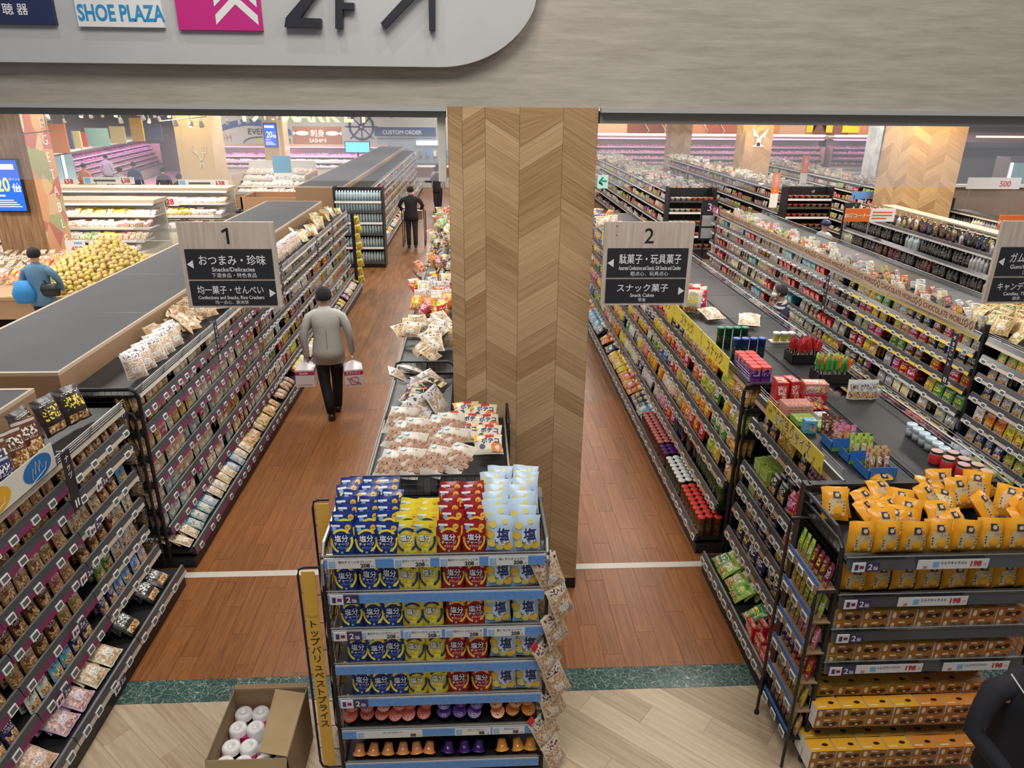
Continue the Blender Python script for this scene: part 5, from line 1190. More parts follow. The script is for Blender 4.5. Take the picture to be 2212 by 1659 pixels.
for k in range(14): one('slim_carton',boxm('slim_carton',.028,.045,.15,P['box']) if k==0 else bpy.data.meshes['slim_carton'],2.42+.031*(k%7),5.06+(0 if k<7 else .0),ZD+(.0 if k<7 else .046),0,'pink topped slim chocolate carton in the stacked row on the near right deck' if k<7 else 'orange sided slim chocolate carton on top of the stacked row','carton','slim chocolate cartons on the near right deck %s'%('lower' if k<7 else 'upper'),col=(.72,.32,.26))
for k in range(5): one('slim_carton',bpy.data.meshes['slim_carton'],2.44+.031*k,4.88,ZD,0,'lime green slim carton in the short row on the near right deck','carton','lime slim cartons on the near right deck',col=(.26,.5,.06))
for k in range(3): lay('slim',2.70+.05*k,5.08,ZD+.02,40+15*k,'red','red glossy packet lying by the seam of the near right deck','red packets on the near right deck',lean=-80)
for (x0,y0,c,l,nn) in((2.50,4.55,'brown','dark brown',5),(2.52,4.40,'pink','bright pink',5),(2.55,4.22,'lime','pale green',6),(2.56,4.03,'tan','tan',6)):
    for k in range(nn): put('slim',(x0+.05*(k%3)+.02,y0+.05*(k//3),ZD+.02),(R(-10),0,R(rnd.uniform(-14,14))),jitc(COL[c]),'%s slim biscuit pack in blue tray on near right deck'%l,'%s slim biscuit packs on the near right deck'%l,scale=.85)
bt=mat('tray_blue',(.04,.17,.55),.45); btg=mat('tray_green',(.12,.30,.07),.5)
def tray(x,y,z,w_,d_,rz,label,h_=.10):
    b=MB(); b.box(-w_/2,-d_/2,0,w_/2,-d_/2+.004,h_,0); b.box(-w_/2,-d_/2-.001,0,w_/2,-d_/2,h_*.25,1); b.box(-w_/2,-d_/2,0,w_/2,d_/2,.004,0)
    b.box(-w_/2,-d_/2,0,-w_/2+.003,d_/2,h_*.7,0); b.box(w_/2-.003,-d_/2,0,w_/2,d_/2,h_*.7,0); o=b.build('counter_tray',[bt,btg],None); o.location=(x,y,z); o.rotation_euler=(0,0,R(rz)); L(o,label,'tray','blue cardboard trays of biscuit packs')
tray(2.62,4.06,ZD+.001,.18,.20,0,'blue cardboard tray of tan packs at the near end of the near right deck'); tray(2.60,4.27,ZD+.001,.17,.14,0,'blue cardboard tray of pale green packs on the near right deck'); tray(2.57,4.47,ZD+.001,.17,.16,0,'blue cardboard tray of pink and brown packs on the near right deck')
jr=MB(); jr.smooth=True; jr.lathe([(0,0),(.034,0),(.035,.005),(.034,.07)],14,mi=0); jr.lathe([(.034,.07),(.037,.071),(.037,.095),(.033,.098),(.031,.088),(0,.088)],14,mi=1); jr.lathe([(.0,.004),(.031,.004),(.031,.05),(0,.05)],10,mi=2)
JR=jr.mesh('clear_jar',[K['clear'],mat('jar_lid_ice',(.60,.74,.80),.3),mat('jar_fill',(.55,.62,.65),.4)])
for k in range(6): one('clear_jar',JR,3.20+.012*k*0,4.63-.078*k,ZD,0,'clear jar with icy white lid, %s from the far end of the row of six'%('first','second','third','fourth','fifth','sixth')[k],'jar','clear jars on the near right deck')
jr=MB(); jr.smooth=True; jr.lathe([(0,0),(.040,0),(.042,.01),(.042,.062),(.036,.072)],14,mi=0); jr.lathe([(.036,.070),(.038,.071),(.038,.076)],14,mi=1); jr.lathe([(.037,.076),(.037,.094)],14,mi=2); jr.lathe([(.037,.094),(0,.096)],14,mi=3)
RJ=jr.mesh('red_jar',[mat('jar_red',(.50,.03,.03),.3),K['white'],mat('jar_lid_green',(.01,.07,.05),.35),mat('jar_top_pink',(.60,.33,.28),.4)])
for k,(x,y) in enumerate(((3.12,4.20),(3.22,4.18),(3.14,4.10),(3.235,4.085),(3.27,4.0),(3.18,4.005),(3.27,3.96-.05))): one('red_jar',RJ,x,y,ZD,rnd.uniform(0,90),'red jar with dark green ringed lid near the near right corner of the deck','jar','red jars on the near right deck')
# red umbrellas etc on top of chocolate run
for k in range(140):
    y=6.95+.062*k; c=rnd.choice(((.62,.58,.46),(.6,.6,.58),COL['silver'],(.3,.35,.2),(.5,.12,.08),(.60,.56,.46))); lay(rnd.choice(('snack','clear','box')),5.50+rnd.uniform(-.08,.35),y,1.745+.01,rnd.uniform(-40,40),c,'small pale packet heaped on the chocolate run behind the header boards','packets heaped on the chocolate run deck',lean=rnd.uniform(-65,-20),s=.8,nm='deck_snack_packet')
for k in range(60):
    y=3.95+.062*k; lay('crack',5.48+.14*(k%4)+rnd.uniform(-.03,.03),y+1.2*(k%2)*0,1.76+.012*(k%4),rnd.uniform(-40,20)-70,rnd.choice(((.72,.45,.16),(.66,.52,.24),(.55,.55,.25))),'orange and green candy bag packed in rows on top of the candy unit','orange candy bags on the candy unit',lean=-38,nm='orange_candy_bag')
# bottles heaped between liquor runs, tops
for k in range(190): put('bottle',(8.30+.11*(k%4)+rnd.uniform(-.02,.02),6.4+.195*(k//4),1.765),(0,0,rnd.random()*6),COL[rnd.choice(('black','brown','black','maroon','white','navy','black','cream','gold','black'))],'bottle standing on top of the liquor run','bottles on top of the liquor run',nm='top_shelf_bottle',scale=.78)
b=MB(); b.box(8.85,8,1.95,9.15,15.5,1.98); 
for yy in(8.2,11.5,15.2): b.box(8.9,yy,1.76,8.95,yy+.05,1.95)
L(b.build('display_board',K['strip'],None),'pale wooden board on top of the liquor run','board')
bin_=MB()
for k in range(60): put('bottle',(7.0+.1*(k%6)+rnd.uniform(-.02,.02),8.2+.12*(k//6),.72),(R(rnd.uniform(-15,15)),R(rnd.uniform(-15,15)),0),(.02,.015,.012),'small dark bottle with cream cap in the bin between the chocolate and liquor runs','small bottles in the floor bin',nm='small_bottle',scale=.8)
b=MB(); b.box(6.9,8.05,0,7.65,9.5,.70); L(b.build('floor_bin',K['black'],None),'black floor bin holding small dark bottles','bin')
# ---------------- caramel end display at the lower right
te2=T('end_display_rack','black end display rack with orange caramel bags and chocolate cake boxes','display rack',(2.75,3.6,0))
RX0,RX1=2.10,3.36; zr=[.10,.36,.79,1.04,1.29,1.55]
b=MB(); b.box(RX0,3.33,0,RX1,3.9,.08); b.build('kick_base',K['black'],te2)
b=MB(); b.box(RX0,3.88,.08,RX1,3.90,1.62); b.build('back_panel',K['black'],te2)
CB=foil('caramel_orange_foil',(.80,.36,.015),.3)
CRB=art('caramel_bag',.165,.20,.075,CB,False,[('p',[(-.045,.03),(.045,.03),(.052,.07),(.045,.13),(-.045,.13),(-.052,.07)],1,0),('p',[(-.022,.135),(.022,.135),(.022,.175),(-.022,.175)],2,1),('c',(0,.155,.013,8),1,2),
    ('t',('ミルク',.020,.024,.11,.02,.9),3,1),('t',('キャラメル',.016,-.002,.03,.02,.9),3,1)]+[('c',(.042,.06+.018*i,.005,6),2,1) for i in range(3)]+[('c',(-.042,.06+.018*i,.005,6),2,1) for i in range(3)],[mat('caramel_window',(.62,.50,.28),.35),K['navy'],K['brown']])
def caramel(x,y,z,ln,rz,lb,g): 
    o=add('caramel_bag',CRB,None,(x,y,z),(R(ln),R(rnd.uniform(-4,4)),R(rz))); L(o,'orange foil caramel bag '+lb,'caramel bag',g)
def cbox(side_c,win):
    b=MB(); w_,h_,d_=.158,.075,.095
    b.box(-w_/2,-d_/2,0,w_/2,d_/2,h_,0,faces=[0,2,0,2,1,0])
    y=-d_/2-.0006
    for cx_,cz_ in((-.005,.028),(.028,.022),(.05,.033)):
        k=b.vs([(cx_+.02*math.cos(a),y,cz_+.016*math.sin(a)) for a in [i*math.pi/5 for i in range(10)]]); b.face([k+i for i in range(10)],3)
    k=b.vs([(.028+.013*math.cos(a),y-.0004,.022+.009*math.sin(a)) for a in [i*math.pi/4 for i in range(8)]]); b.face([k+i for i in range(8)],4)
    k=b.vs([(-.055+.012*math.cos(a),y,.04+.024*math.sin(a)) for a in [i*math.pi/5 for i in range(10)]]); b.face([k+i for i in range(10)],5)
    k=b.vs([(-.02,y,.056),(.02,y,.056),(.02,y,.068),(-.02,y,.068)]); b.face((k,k+1,k+2,k+3),5)
    k=b.vs([(.03+.02*math.cos(a),.0+.012*math.sin(a),h_+.0006) for a in [i*math.pi/5 for i in range(10)]]); b.face([k+i for i in range(10)],3)
    b.box(-.065,-.03,h_,-.01,-.022,h_+.0005,5)
    return b.mesh('cake_box',[side_c,win,K['white'],K['brown2'],K['tan2'],K['cream2']])
K['brown2']=mat('choc_cake_brown',(.035,.014,.008),.35); K['tan2']=mat('cake_tan',(.55,.38,.15),.4); K['cream2']=mat('print_cream',(.80,.68,.42),.4)
CA=cbox(mat('box_brown_orange',(.36,.15,.03),.35),mat('box_amber',(.74,.38,.03),.35)); CB2=cbox(mat('box_rust_orange',(.42,.14,.03),.35),mat('box_orange',(.66,.25,.04),.35))
def cake(x,y,z,rz,row,k2): 
    o=add('cake_box',CB2 if k2 else CA,None,(x,y,z),(0,0,R(rz))); L(o,'%s cake box, %s shelf of right end display'%('rust orange' if k2 else 'amber topped',row),'cake box','%s cake boxes on the %s shelf of the right end display'%('rust' if k2 else 'amber',row))
rr=['bottom','fifth','fourth','third','second','top']
for i,z in enumerate(zr):
    yf=3.31 if i>1 else 3.24
    b=MB(); b.box(RX0,yf+.02,z+.0,RX1,3.88,z+.02); b.build('shelf',K['black'],te2)
    if i>1:
        b=MB(); b.quad((RX0,yf,z-.035),(RX1,yf,z-.035),(RX1,yf+.016,z+.035),(RX0,yf+.016,z+.035),0); b.tube([(RX0-.01,yf+.01,z+.05),(RX1,yf+.01,z+.05)],.0035,5,mi=1)
        b.box(RX0,yf+.012,z+.03,RX1,yf+.015,z+.065,2); b.build('price_rail',[K['rail'],K['chrome'],K['clear']],te2)
        o=add('point_card',CARD,te2,(0,0,0)); o.location=Vector((RX0+.10,yf-.006,z-.028))-Vector(te2.location)
        xs_=[(2.72,'20')] if i==5 else ([(2.66,'20')] if i==4 else ([(2.50,'30'),(3.05,'30')] if i==2 else []))
        for xc,pt in xs_:
            b=MB(); b.box(xc-.21,yf-.008,z-.03,xc+.21,yf-.006,z+.034,0); b.box(xc-.12,yf-.0095,z-.015,xc-.085,yf-.008,z+.022,1)
            b.glyph('ミルクキャラメル' if pt=='20' else 'ショコラサンドクッキー',.022,FM((xc-.075,yf-.0095,z+.004)),2,bold=.015,ax='l',sx=.9 if pt=='20' else .62)
            b.glyph('198',.048,FM((xc+.135,yf-.0095,z-.012)),3,bold=.04); b.glyph('円',.018,FM((xc+.19,yf-.0095,z-.010)),3); b.glyph(pt,.026,FM((xc-.165,yf-.0095,z-.024)),3,bold=.02)
            b.build('price_card',[K['white'],ltb,K['ink'],K['red']],te2)
for k in range(8):
    x=RX0+.10+.155*k
    caramel(x,3.39,zr[5]+.03,-8+rnd.uniform(-5,5),rnd.uniform(-10,10),'in the front row of the top shelf','front caramel bags on the top shelf')
    caramel(x,3.385,zr[4]+.03,-6+rnd.uniform(-4,4),rnd.uniform(-8,8),'on the second shelf','caramel bags on the second shelf')
    caramel(x+.02,3.47,zr[4]+.03,-6,rnd.uniform(-8,8),'on the second shelf, second row','second row caramel bags on the second shelf')
for k in range(34):
    x=RX0+.09+1.18*rnd.random(); y=3.45+.4*(k/34)
    if k>26: x=rnd.choice((rnd.uniform(2.6,2.95),rnd.uniform(3.0,3.32)))
    caramel(x,y,zr[5]+.05+.07*(k/34)*(1 if x>2.55 else .2),rnd.uniform(-60,-20),rnd.uniform(-40,40),'heaped behind the front row of the top shelf','heaped caramel bags on the top shelf')
for row,(z,ly,y0_,nd) in {3:(zr[3]+.021,2,3.375,1),2:(zr[2]+.021,2,3.375,1)}.items():
    for l in range(ly):
        for d_ in range(3):
            for k in range(7):
                if d_ and l==0: continue
                cake(RX0+.09+.165*k,y0_+.1*d_,z+.077*l,rnd.uniform(-2,2),rr[row],k>3)
for l in range(4):
    for k in range(7):
        n_=4-l if l<3 else 2
        for d_ in range(4):
            if l<3 and 0<d_<(2 if l==2 else 1): continue
            if l<3 and d_>=1 and l!=2: continue
            yy=3.30+.1*d_+(.0 if l<2 else .1 if l==2 else .2)
            if yy>3.80: continue
            if l==3 and d_>1: continue
            cake(RX0+.05+.165*k,yy,zr[1]+.021+.0775*l,rnd.uniform(-2,2),rr[1],k>3)
for l in range(2):
    for k in range(7):
        for d_ in range(2): cake(RX0+.02+.165*k,3.22+.1*d_,zr[0]+.021+.0775*l,rnd.uniform(-2,2),rr[0],k>3)
b=MB(); b.tube([(RX0-.02,3.88,1.72),(RX0-.02,3.45,1.72),(RX0-.02,3.36,1.64),(RX0-.02,3.33,1.45),(RX0-.02,3.33,.02)],.014,6); b.build('side_tube',K['black'],te2); b=MB()
b.tube([(RX1+.02,3.88,1.72),(RX1+.02,3.45,1.72),(RX1+.02,3.36,1.64),(RX1+.02,3.33,1.45),(RX1+.02,3.33,.02)],.014,6); b.build('side_tube',K['black'],te2)
wire_panel(te2,3.36,3.88,RX0-.02,.05,1.66,.055,.008,'y'); wire_panel(te2,3.36,3.88,RX1+.02,.05,1.66,.055,.008,'y')
b=MB(); b.box(RX0-.03,3.86,0,RX0+.01,3.93,1.76); b.box(RX1-.01,3.86,0,RX1+.03,3.93,1.76); b.box(RX0,3.87,1.70,RX1,3.92,1.76); b.build('rear_frame',K['black'],te2)
wire_panel(te2,RX0,RX1,3.865,1.2,1.70,.05,.006)
# side rack facing the aisle with trays of bars
ts=T('side_rack','black side rack of chocolate bars in blue trays beside the right end display','rack',(2.0,3.5,0))
b=MB()
for y,z1 in((3.74,1.60),(3.30,1.38)):
    b.tube([(2.07,y,z1),(1.95,y,z1),(1.945,y,z1-.04),(1.945,y,0)],.010,6); 
b.tube([(1.945,3.74,.02),(1.945,3.74,.0)],.018,8); b.build('frame',K['black'],ts)
for i,z in enumerate((.22,.45,.68,.91,1.14,1.37)):
    b=MB(); b.box(1.955,3.31,z,2.075,3.73,z+.008); b.box(1.95,3.31,z-.02,1.955,3.73,z+.03); b.build('shelf',K['brown'] if i else K['black'],ts)
    for y in(3.38,3.52,3.66):
        o=add('price_tag',TAG,ts,(0,0,0),(0,0,R(-90))); o.location=Vector((1.947,y,z-.018))-Vector(ts.location)
    for k in range(7):
        c=(('tan','tan'),('gold','gold'),('red','purple'),('pink','tan'),('lime','gold'),('maroon','lime'))[i][k>3]
        put('slim',(2.01,3.34+.06*k,z+.01),(R(-8),0,R(-90+rnd.uniform(-8,8))),jitc(COL[c]),'%s slim bar on the side rack, shelf %s'%(c,('one','two','three','four','five','six')[i]),'%s slim bars on side rack shelf %d'%(c,i+1),scale=.85)
    b=MB(); b.box(1.958,3.32,z+.009,1.962,3.72,z+.055,0); o=L(b.build('counter_tray',[bt],None),'blue cardboard tray front on the side rack, %s'%('lowest','second lowest','third lowest','third highest','second highest','highest')[i],'tray','blue trays on the side rack')
# ---------------- goods on top of the left runs
for k in range(10):
    lay('crack',-2.95-.04*(k%2),5.95+.11*k,1.73,25+rnd.uniform(-15,15)+40,(.72,.70,.68),'white pouch with red stripe standing behind the fence on the long left run','white pouches on top of the long left run',lean=-22,s=1.0,nm='top_pouch')
for k in range(46):
    lay(rnd.choice(('flat','crack')),-3.05+rnd.uniform(-.17,.14),7.0+.055*k,1.74+rnd.uniform(0,.04),rnd.uniform(20,120),(.55,.40,.25),'tan dried fish packet heaped on the long left run','tan packets on top of the long left run',lean=rnd.uniform(-75,-35),nm='top_packet')
for k in range(22):
    lay('crack',-2.98,9.6+.12*k,1.73,60+rnd.uniform(-10,10),(.50,.46,.45),'greyish clear bag standing in the even row on the long left run','grey clear bags on top of the long left run',lean=-18,nm='top_bag')
for k in range(30):
    lay(rnd.choice(('snack','crack')),-3.0+rnd.uniform(-.12,.12),12.4+.11*k,1.75,rnd.uniform(0,140),rnd.choice(((.6,.30,.12),(.55,.52,.28),(.7,.66,.5),(.35,.25,.2))),'mixed snack bag heaped at the far end of the long left run','mixed bags at the far end of the long left run',lean=rnd.uniform(-70,-20),nm='top_snack_bag')
for k in range(3): lay('big',-2.99-.05*k,5.04-.2*k,1.735,70+10*k,(.03,.02,.02),'large black mixed nut bag with red edges standing on the near left unit','black nut bags on top of the near left unit',lean=-18,s=1.2)
for k in range(3):
    lay('nut',-3.02,4.50-.17*k,1.73,62,'brown','dark brown nut pouch standing on the near left unit','brown pouches on top of the near left unit',lean=-12,s=1.4)
    lay('nut',-3.10+.1*k,4.22-.10*k,1.73,70,'navy','blue and white bean pouch standing on the near left unit','blue pouches on top of the near left unit',lean=-12,s=1.15)
for k in range(6): lay('flat',-2.98-.05*(k%2),3.1+.14*k,1.73+.02*(k%2),70+rnd.uniform(-20,20),(.66,.55,.56),'white and pink nut bag lying at the near end of the near left unit','pink bags on top of the near left unit',lean=-60,s=1.3)
# yellow bags hung on the far end of the long left run
for k in range(8): 
    o=add('hanging_snack_bag',LIB['candy'][k%3],None,(-2.62+.03*(k%2),16.1,1.45-.19*k),(0,R(-12),R(20)),col=(.80,.66,.03)); o.scale=(1.1,1.1,1.1); L(o,'yellow bag hanging in the strip at the far end of the long left run','snack bag','yellow bags hanging at the far end of the long left run')
t=T('hook_strip','black hook strip at the far end of the long left run','hook strip',(-2.68,16.06,0)); b=MB(); b.box(-2.75,16.03,0,-2.68,16.07,1.70); b.build('strip',K['black'],t)
# canister blocks on the base shelf of the crisp run
def cans(y0,ny,nx,col,lid,lb):
    me=lath('chip_canister',[(0,0),(.036,0),(.036,.19),(.039,.19),(.039,.202),(.035,.206),(0,.207)],[P['wrap'],mat('lid_'+lid[0],lid[1],.35)],[0,0,1,1,1,1])
    for i in range(ny):
        for j in range(nx): one('chip_canister',me,2.10+.079*j,y0+.082*i+.02*(j%2),.175,0,'chip canister with %s lid in the block on the base of the crisp run'%lb,'canister','canisters with %s lids on the base of the crisp run'%lb,col=col)
cans(5.70,8,3,(.42,.16,.05),('red',(.62,.05,.04)),'red')
cans(6.40,7,3,(.05,.20,.05),('white',(.78,.80,.78)),'white')
cans(7.02,3,3,(.35,.05,.05),('purple',(.08,.02,.14)),'dark purple')
cans(7.30,11,3,(.30,.10,.05),('rose',(.55,.16,.15)),'rose pink')
# ---------------- fresh food hall on the left
led=emis('led_white',(.95,.97,1),1.8); ledp=emis('led_pink',(.95,.45,.95),2.2)
q=N('meat_goods_pink',.5); sp=q.n('ShaderNodeSeparateColor',{0:q.vor(q.geo((1,1,1.6)),5.0)}).outputs[0]
def chill(name,label,x0,x1,y0,n,dz,dy,z0,pal,canopy=True,rot=0,org=(0,0),base=K['cream'],ledm=led,indiv=0,top=None,lit=True,dens=1.0):
    """open chilled case: tiers climbing away from the viewer; local frame rotated by rot about org"""
    t=T(name,label,'chilled case',(org[0],org[1],0),R(rot)); O=Vector((org[0],org[1],0)); M_=Matrix.Translation(O)@Matrix.Rotation(R(rot),4,'Z')
    yb=y0+n*dy+.35; zt=z0+n*dz+(.06 if pal is w1 else .22)
    def B(nm,boxes,m):
        b=MB(); 
        for q_ in boxes: b.box(*q_)
        o=b.build(nm,m,t,world=False); return o
    B('base',[(x0,y0,0,x1,yb,z0-.02)],base)
    B('front_lip',[(x0,y0-.02,z0-.03,x1,y0+.02,z0+.06)],K['chrome'])
    for i in range(n): B('shelf',[(x0,y0+.04+i*dy,z0+i*dz-.02,x1,y0+(i+1)*dy+.25,z0+i*dz)],K['white'])
    for i in range(1,n): B('price_rail',[(x0,y0+.02+i*dy,z0+i*dz-.03,x1,y0+.04+i*dy,z0+i*dz+.03)],K['white'])
    B('back_panel',[(x0,yb-.04,z0,x1,yb,zt)],K['white'])
    B('side_panel',[(x0-.04,y0,0,x0,yb,zt*.8)],(K['clear'] if pal is w1 else K['trimc'])); B('side_panel',[(x1,y0,0,x1+.04,yb,zt*.8)],(K['clear'] if pal is w1 else K['trimc']))
    if canopy:
        B('canopy',[(x0-.05,yb-.75,zt,x1+.05,yb+.05,zt+.09)],K['trimc']); B('light_strip',[(x0,yb-.78,zt-.03,x1,yb-.70,zt)],ledm)
        if lit:
            a=area('case_light',M_@Vector(((x0+x1)/2,yb-.7,zt-.05)),x1-x0,(12 if ledm is led else 10)*(x1-x0),(1,.98,.95) if ledm is led else (.95,.42,.95),(R(-25),0,R(rot)),sy=.1)
    sb=MB()
    for i in range(n):
        x=x0+.05
        while x<=x1-.12:
            kd,c=rnd.choice(pal); w_=WID[kd]*.95; run=rnd.choice((3,4,5))
            for _ in range(run):
                if x>x1-.12: break
                for r_ in range(max(2,int(dy/.13))):
                    pos=M_@Vector((x+w_/2,y0+.10+i*dy+.13*r_,z0+i*dz+.03+.012*r_)); ln=R(rnd.uniform(-70,-45))
                    if indiv and r_==0 and i<2 and rot==0: put(kd,pos,(ln,0,rnd.uniform(-.15,.15)),jitc(c),'packet in the %s chilled case, %s tier'%(indiv,('lowest','second lowest','third lowest','fourth lowest','highest')[i]),'packets in the %s chilled case'%indiv,nm='chilled_packet',cat='packet')
                    else: stuff_add(sb,kd,pos,(ln,0,R(rot)+rnd.uniform(-.15,.15)),jitc(c))
                x+=w_+.01
    if sb.v: o=sb.build('chilled_goods',SM,None,col=True); L(o,'rows of small packs lying in the %s'%label.split(',')[0],'packets',None,'stuff')
    return t
w1=[('flat',(.5,.5,.48)),('clear',(.5,.48,.44)),('clear',(.25,.36,.5)),('snack',(.35,.2,.1)),('box',(.5,.45,.4)),('clear',(.5,.15,.1)),('snack',(.6,.45,.08)),('clear',(.25,.4,.15)),('snack',(.55,.2,.25)),('clear',(.55,.5,.35))]
chill('chilled_case','near island chilled case with pale packs, behind the citrus pile',-14.5,-8.0,17.25,4,.24,.40,.55,w1,indiv='near island')
chill('chilled_case','second island chilled case under a tan canopy',-15.2,-7.2,20.3,3,.28,.55,.62,w1,indiv='second island')
chill('chilled_case','fish island chilled case with white trays',-8.9,-6.3,27.6,4,.20,.45,.75,[('flat',(.85,.8,.78)),('flat',(.8,.55,.5)),('clear',(.85,.85,.85))],canopy=False,base=K['brown'],indiv='fish island')
chill('chilled_case','long fish hall wall case with pink light strip',-13.0,-4.5,37.6,3,.26,.3,.8,[('flat',(.85,.7,.75)),('flat',(.8,.5,.55)),('clear',(.8,.8,.8))],ledm=ledp)
chill('chilled_case','tall meat wall case glowing pink along the left wall',0,13,0,6,.21,.10,.50,[('flat',(.45,.12,.35)),('clear',(.4,.2,.5)),('flat',(.55,.15,.35)),('clear',(.18,.08,.3))],rot=97.8,org=(-16.35,31.2),ledm=ledp)
chill('chilled_case','tall meat wall case glowing pink along the orange back wall',3.5,17.5,0,4,.30,.16,.75,[('flat',(.75,.25,.55)),('clear',(.75,.4,.65)),('flat',(.8,.35,.6))],rot=0,org=(2.5,42.0),ledm=ledp)
chill('chilled_case','second stretch of the pink lit meat wall case',18.0,24.5,0,4,.30,.16,.75,[('flat',(.85,.4,.65)),('clear',(.85,.6,.8))],rot=0,org=(2.5,42.0),ledm=ledp)
for x0,x1 in((5.5,20),(20.6,27)):
    b=MB(); b.box(x0,42.2,2.30,x1,42.35,2.40); L(b.build('light_strip',led,None),'white light strip above the meat wall case','light')
    b=MB(); b.box(x0,42.3,2.1,x1,43.9,2.30); L(b.build('case_hood',K['white'],None),'white hood over the meat wall case','hood')
# cases: price boards on canopies
for i,(u,v,y,tx,lab) in enumerate(((112,392,23.0,'158','first from left'),(235,390,23.0,'138','second'),(440,396,23.0,'138','third'),(230,432,19.3,'198','left on the near case'),(322,436,19.3,'128','right on the near case'))):
    p=px_on(y,u,v); t=T('price_board','long white price board reading %s on a chilled case canopy, %s'%(tx,lab),'price board',p); b=MB(); b.box(p.x-.75,p.y,p.z-.10,p.x+.75,p.y+.02,p.z+.10,0); b.box(p.x-.72,p.y-.004,p.z-.08,p.x-.55,p.y,p.z+.08,1); b.box(p.x-.45,p.y-.004,p.z-.03,p.x+.2,p.y,p.z+.03,2); b.box(p.x-.4,p.y+.0,p.z-.22,p.x-.38,p.y+.015,p.z,3); b.box(p.x+.4,p.y,p.z-.22,p.x+.42,p.y+.015,p.z,3); b.build('board',[K['white'],ltb,K['lcd'],K['chrome']],t)
    b=MB(); b.glyph(tx,.19,FM((p.x+.5,p.y-.004,p.z-.06)),0,bold=.03); b.build('figures',K['red'],t)
# produce table
t=T('produce_table','wooden produce table in front of the brown wood column','table',(-10,14,0)); wd_=mat('table_wood',(.42,.26,.14),.5,var=.1,scale=3)
b=MB(); b.box(-14,12.36,.40,-6.2,16.1,.74); b.build('side_board',wd_,t); b=MB(); b.box(-14.03,12.33,.74,-6.17,16.13,.80); b.build('top',wd_,t); b=MB(); b.box(-13.8,13.7,0,-6.4,15.9,.40); b.build('kick_base',K['black'],t)
me=lath('citrus_fruit',[(0,-.052),(.03,-.045),(.052,-.01),(.05,.02),(.03,.044),(.008,.05),(0,.047)],[K['ocol']],None,9); n=0; r_=random.Random(5)
y=12.45; row=0
while y<15.8 and n<290:
    x=-8.15+.058*(row%2)
    while x<-6.25:
        dx,dy=(x+7.2)/.98,(y-14.25)/1.85; d=math.hypot(dx,dy)
        if d<1 and n<290:
            h=.62*(1-d)**.8
            one('citrus_fruit',me,x+r_.uniform(-.028,.028),y+r_.uniform(-.03,.03),.85+h+r_.uniform(-.02,.02),r_.uniform(0,360),'pale yellow citrus fruit in the big pile on the produce table','fruit','citrus fruit in the pile',col=(.62+r_.uniform(-.06,.06),.46+r_.uniform(-.06,.05),.12+r_.uniform(-.03,.08)),rx=r_.uniform(-30,30)); n+=1
        x+=.113
    y+=.1; row+=1
b=MB(); 
k=b.vs([(-8.1,12.35,.805),(-6.4,12.35,.805),(-6.4,15.8,.805),(-8.1,15.8,.805),(-7.3,14.1,1.28)]); 
for i in range(4): b.face((k+i,k+(i+1)%4,k+4))
L(b.build('fruit_riser',mat('riser_yellow',(.45,.33,.09),.6),None),'sloping riser under the citrus pile','riser')
sb=MB()
for i in range(26):
    for j in range(20):
        x=-13.8+.19*i+.0; y=12.3+.19*j
        if x>-9.0: continue
        stuff_add(sb,'clear',(x,y,.83+.05*math.sin(j)),(R(-70),0,rnd.uniform(-.4,.4)),rnd.choice(((.70,.62,.50),(.10,.07,.06),(.66,.58,.45))),.95)
o=sb.build('mushroom_packs',SM,None,col=True); L(o,'dark and cream mushroom packs spread over the left of the produce table','packets',None,'stuff')
for i in range(7):
    for j in range(9): put('slim',(-8.85+.09*i,13.2+.30*j,.84+.02*(i%3)),(R(-70),0,rnd.uniform(-.5,.5)),jitc((.80,.25,.06)),'bagged orange carrots between the mushrooms and the citrus pile','bagged carrots',nm='carrot_bag',cat='vegetable',scale=1.4)
p=px_on(15.2,164,536); t=T('price_board','white handwritten style price card reading 498 above the citrus pile','price board',p); b=MB(); b.box(p.x-.2,p.y,p.z-.16,p.x+.2,p.y+.01,p.z+.16,0); b.box(p.x-.01,p.y+.01,.8,p.x+.01,p.y+.02,p.z,1); b.box(p.x-.02,p.y-.003,p.z+.08,p.x+.15,p.y,p.z+.13,2); b.build('card',[K['white'],K['chrome'],ltb],t); b=MB(); b.glyph('498',.16,FM((p.x+.02,p.y-.004,p.z-.07)),bold=.0); b.build('figures',K['red'],t)
# brown island box with an orange bed inside and small board before the second cabinet
t=T('display_bin','brown bin with an orange bed inside before the far cabinet','bin',(-6.0,26.2,0)); b=MB(); 
for a in((-8.1,25.6,-4.9,25.66),(-8.1,27.2,-4.9,27.26),(-8.1,25.6,-8.04,27.26),(-4.96,25.6,-4.9,27.26)): b.box(a[0],a[1],0,a[2],a[3],.86)
b.build('body',K['brown'],t); b=MB(); b.box(-8.04,25.66,.5,-4.96,27.2,.62); b.build('goods_bed',mat('salmon_bed',(.75,.25,.12),.5),t)
p=px_on(25.5,610,370); t=T('hanging_board','blue board with white lower strip reading open over the fish island','sign',p); b=MB(); b.box(p.x-.3,p.y,p.z-.05,p.x+.3,p.y+.03,p.z+.5,0); b.box(p.x-.3,p.y,p.z-.35,p.x+.3,p.y+.03,p.z-.06,1); b.tube([(p.x,p.y+.015,p.z+.5),(p.x,p.y+.015,5)],.01,4,mi=1); b.glyph('オープン',.13,FM((p.x,p.y-.004,p.z-.27)),2); b.build('board',[mat('board_teal',(.10,.32,.48),.5),K['white'],K['ink']],t)
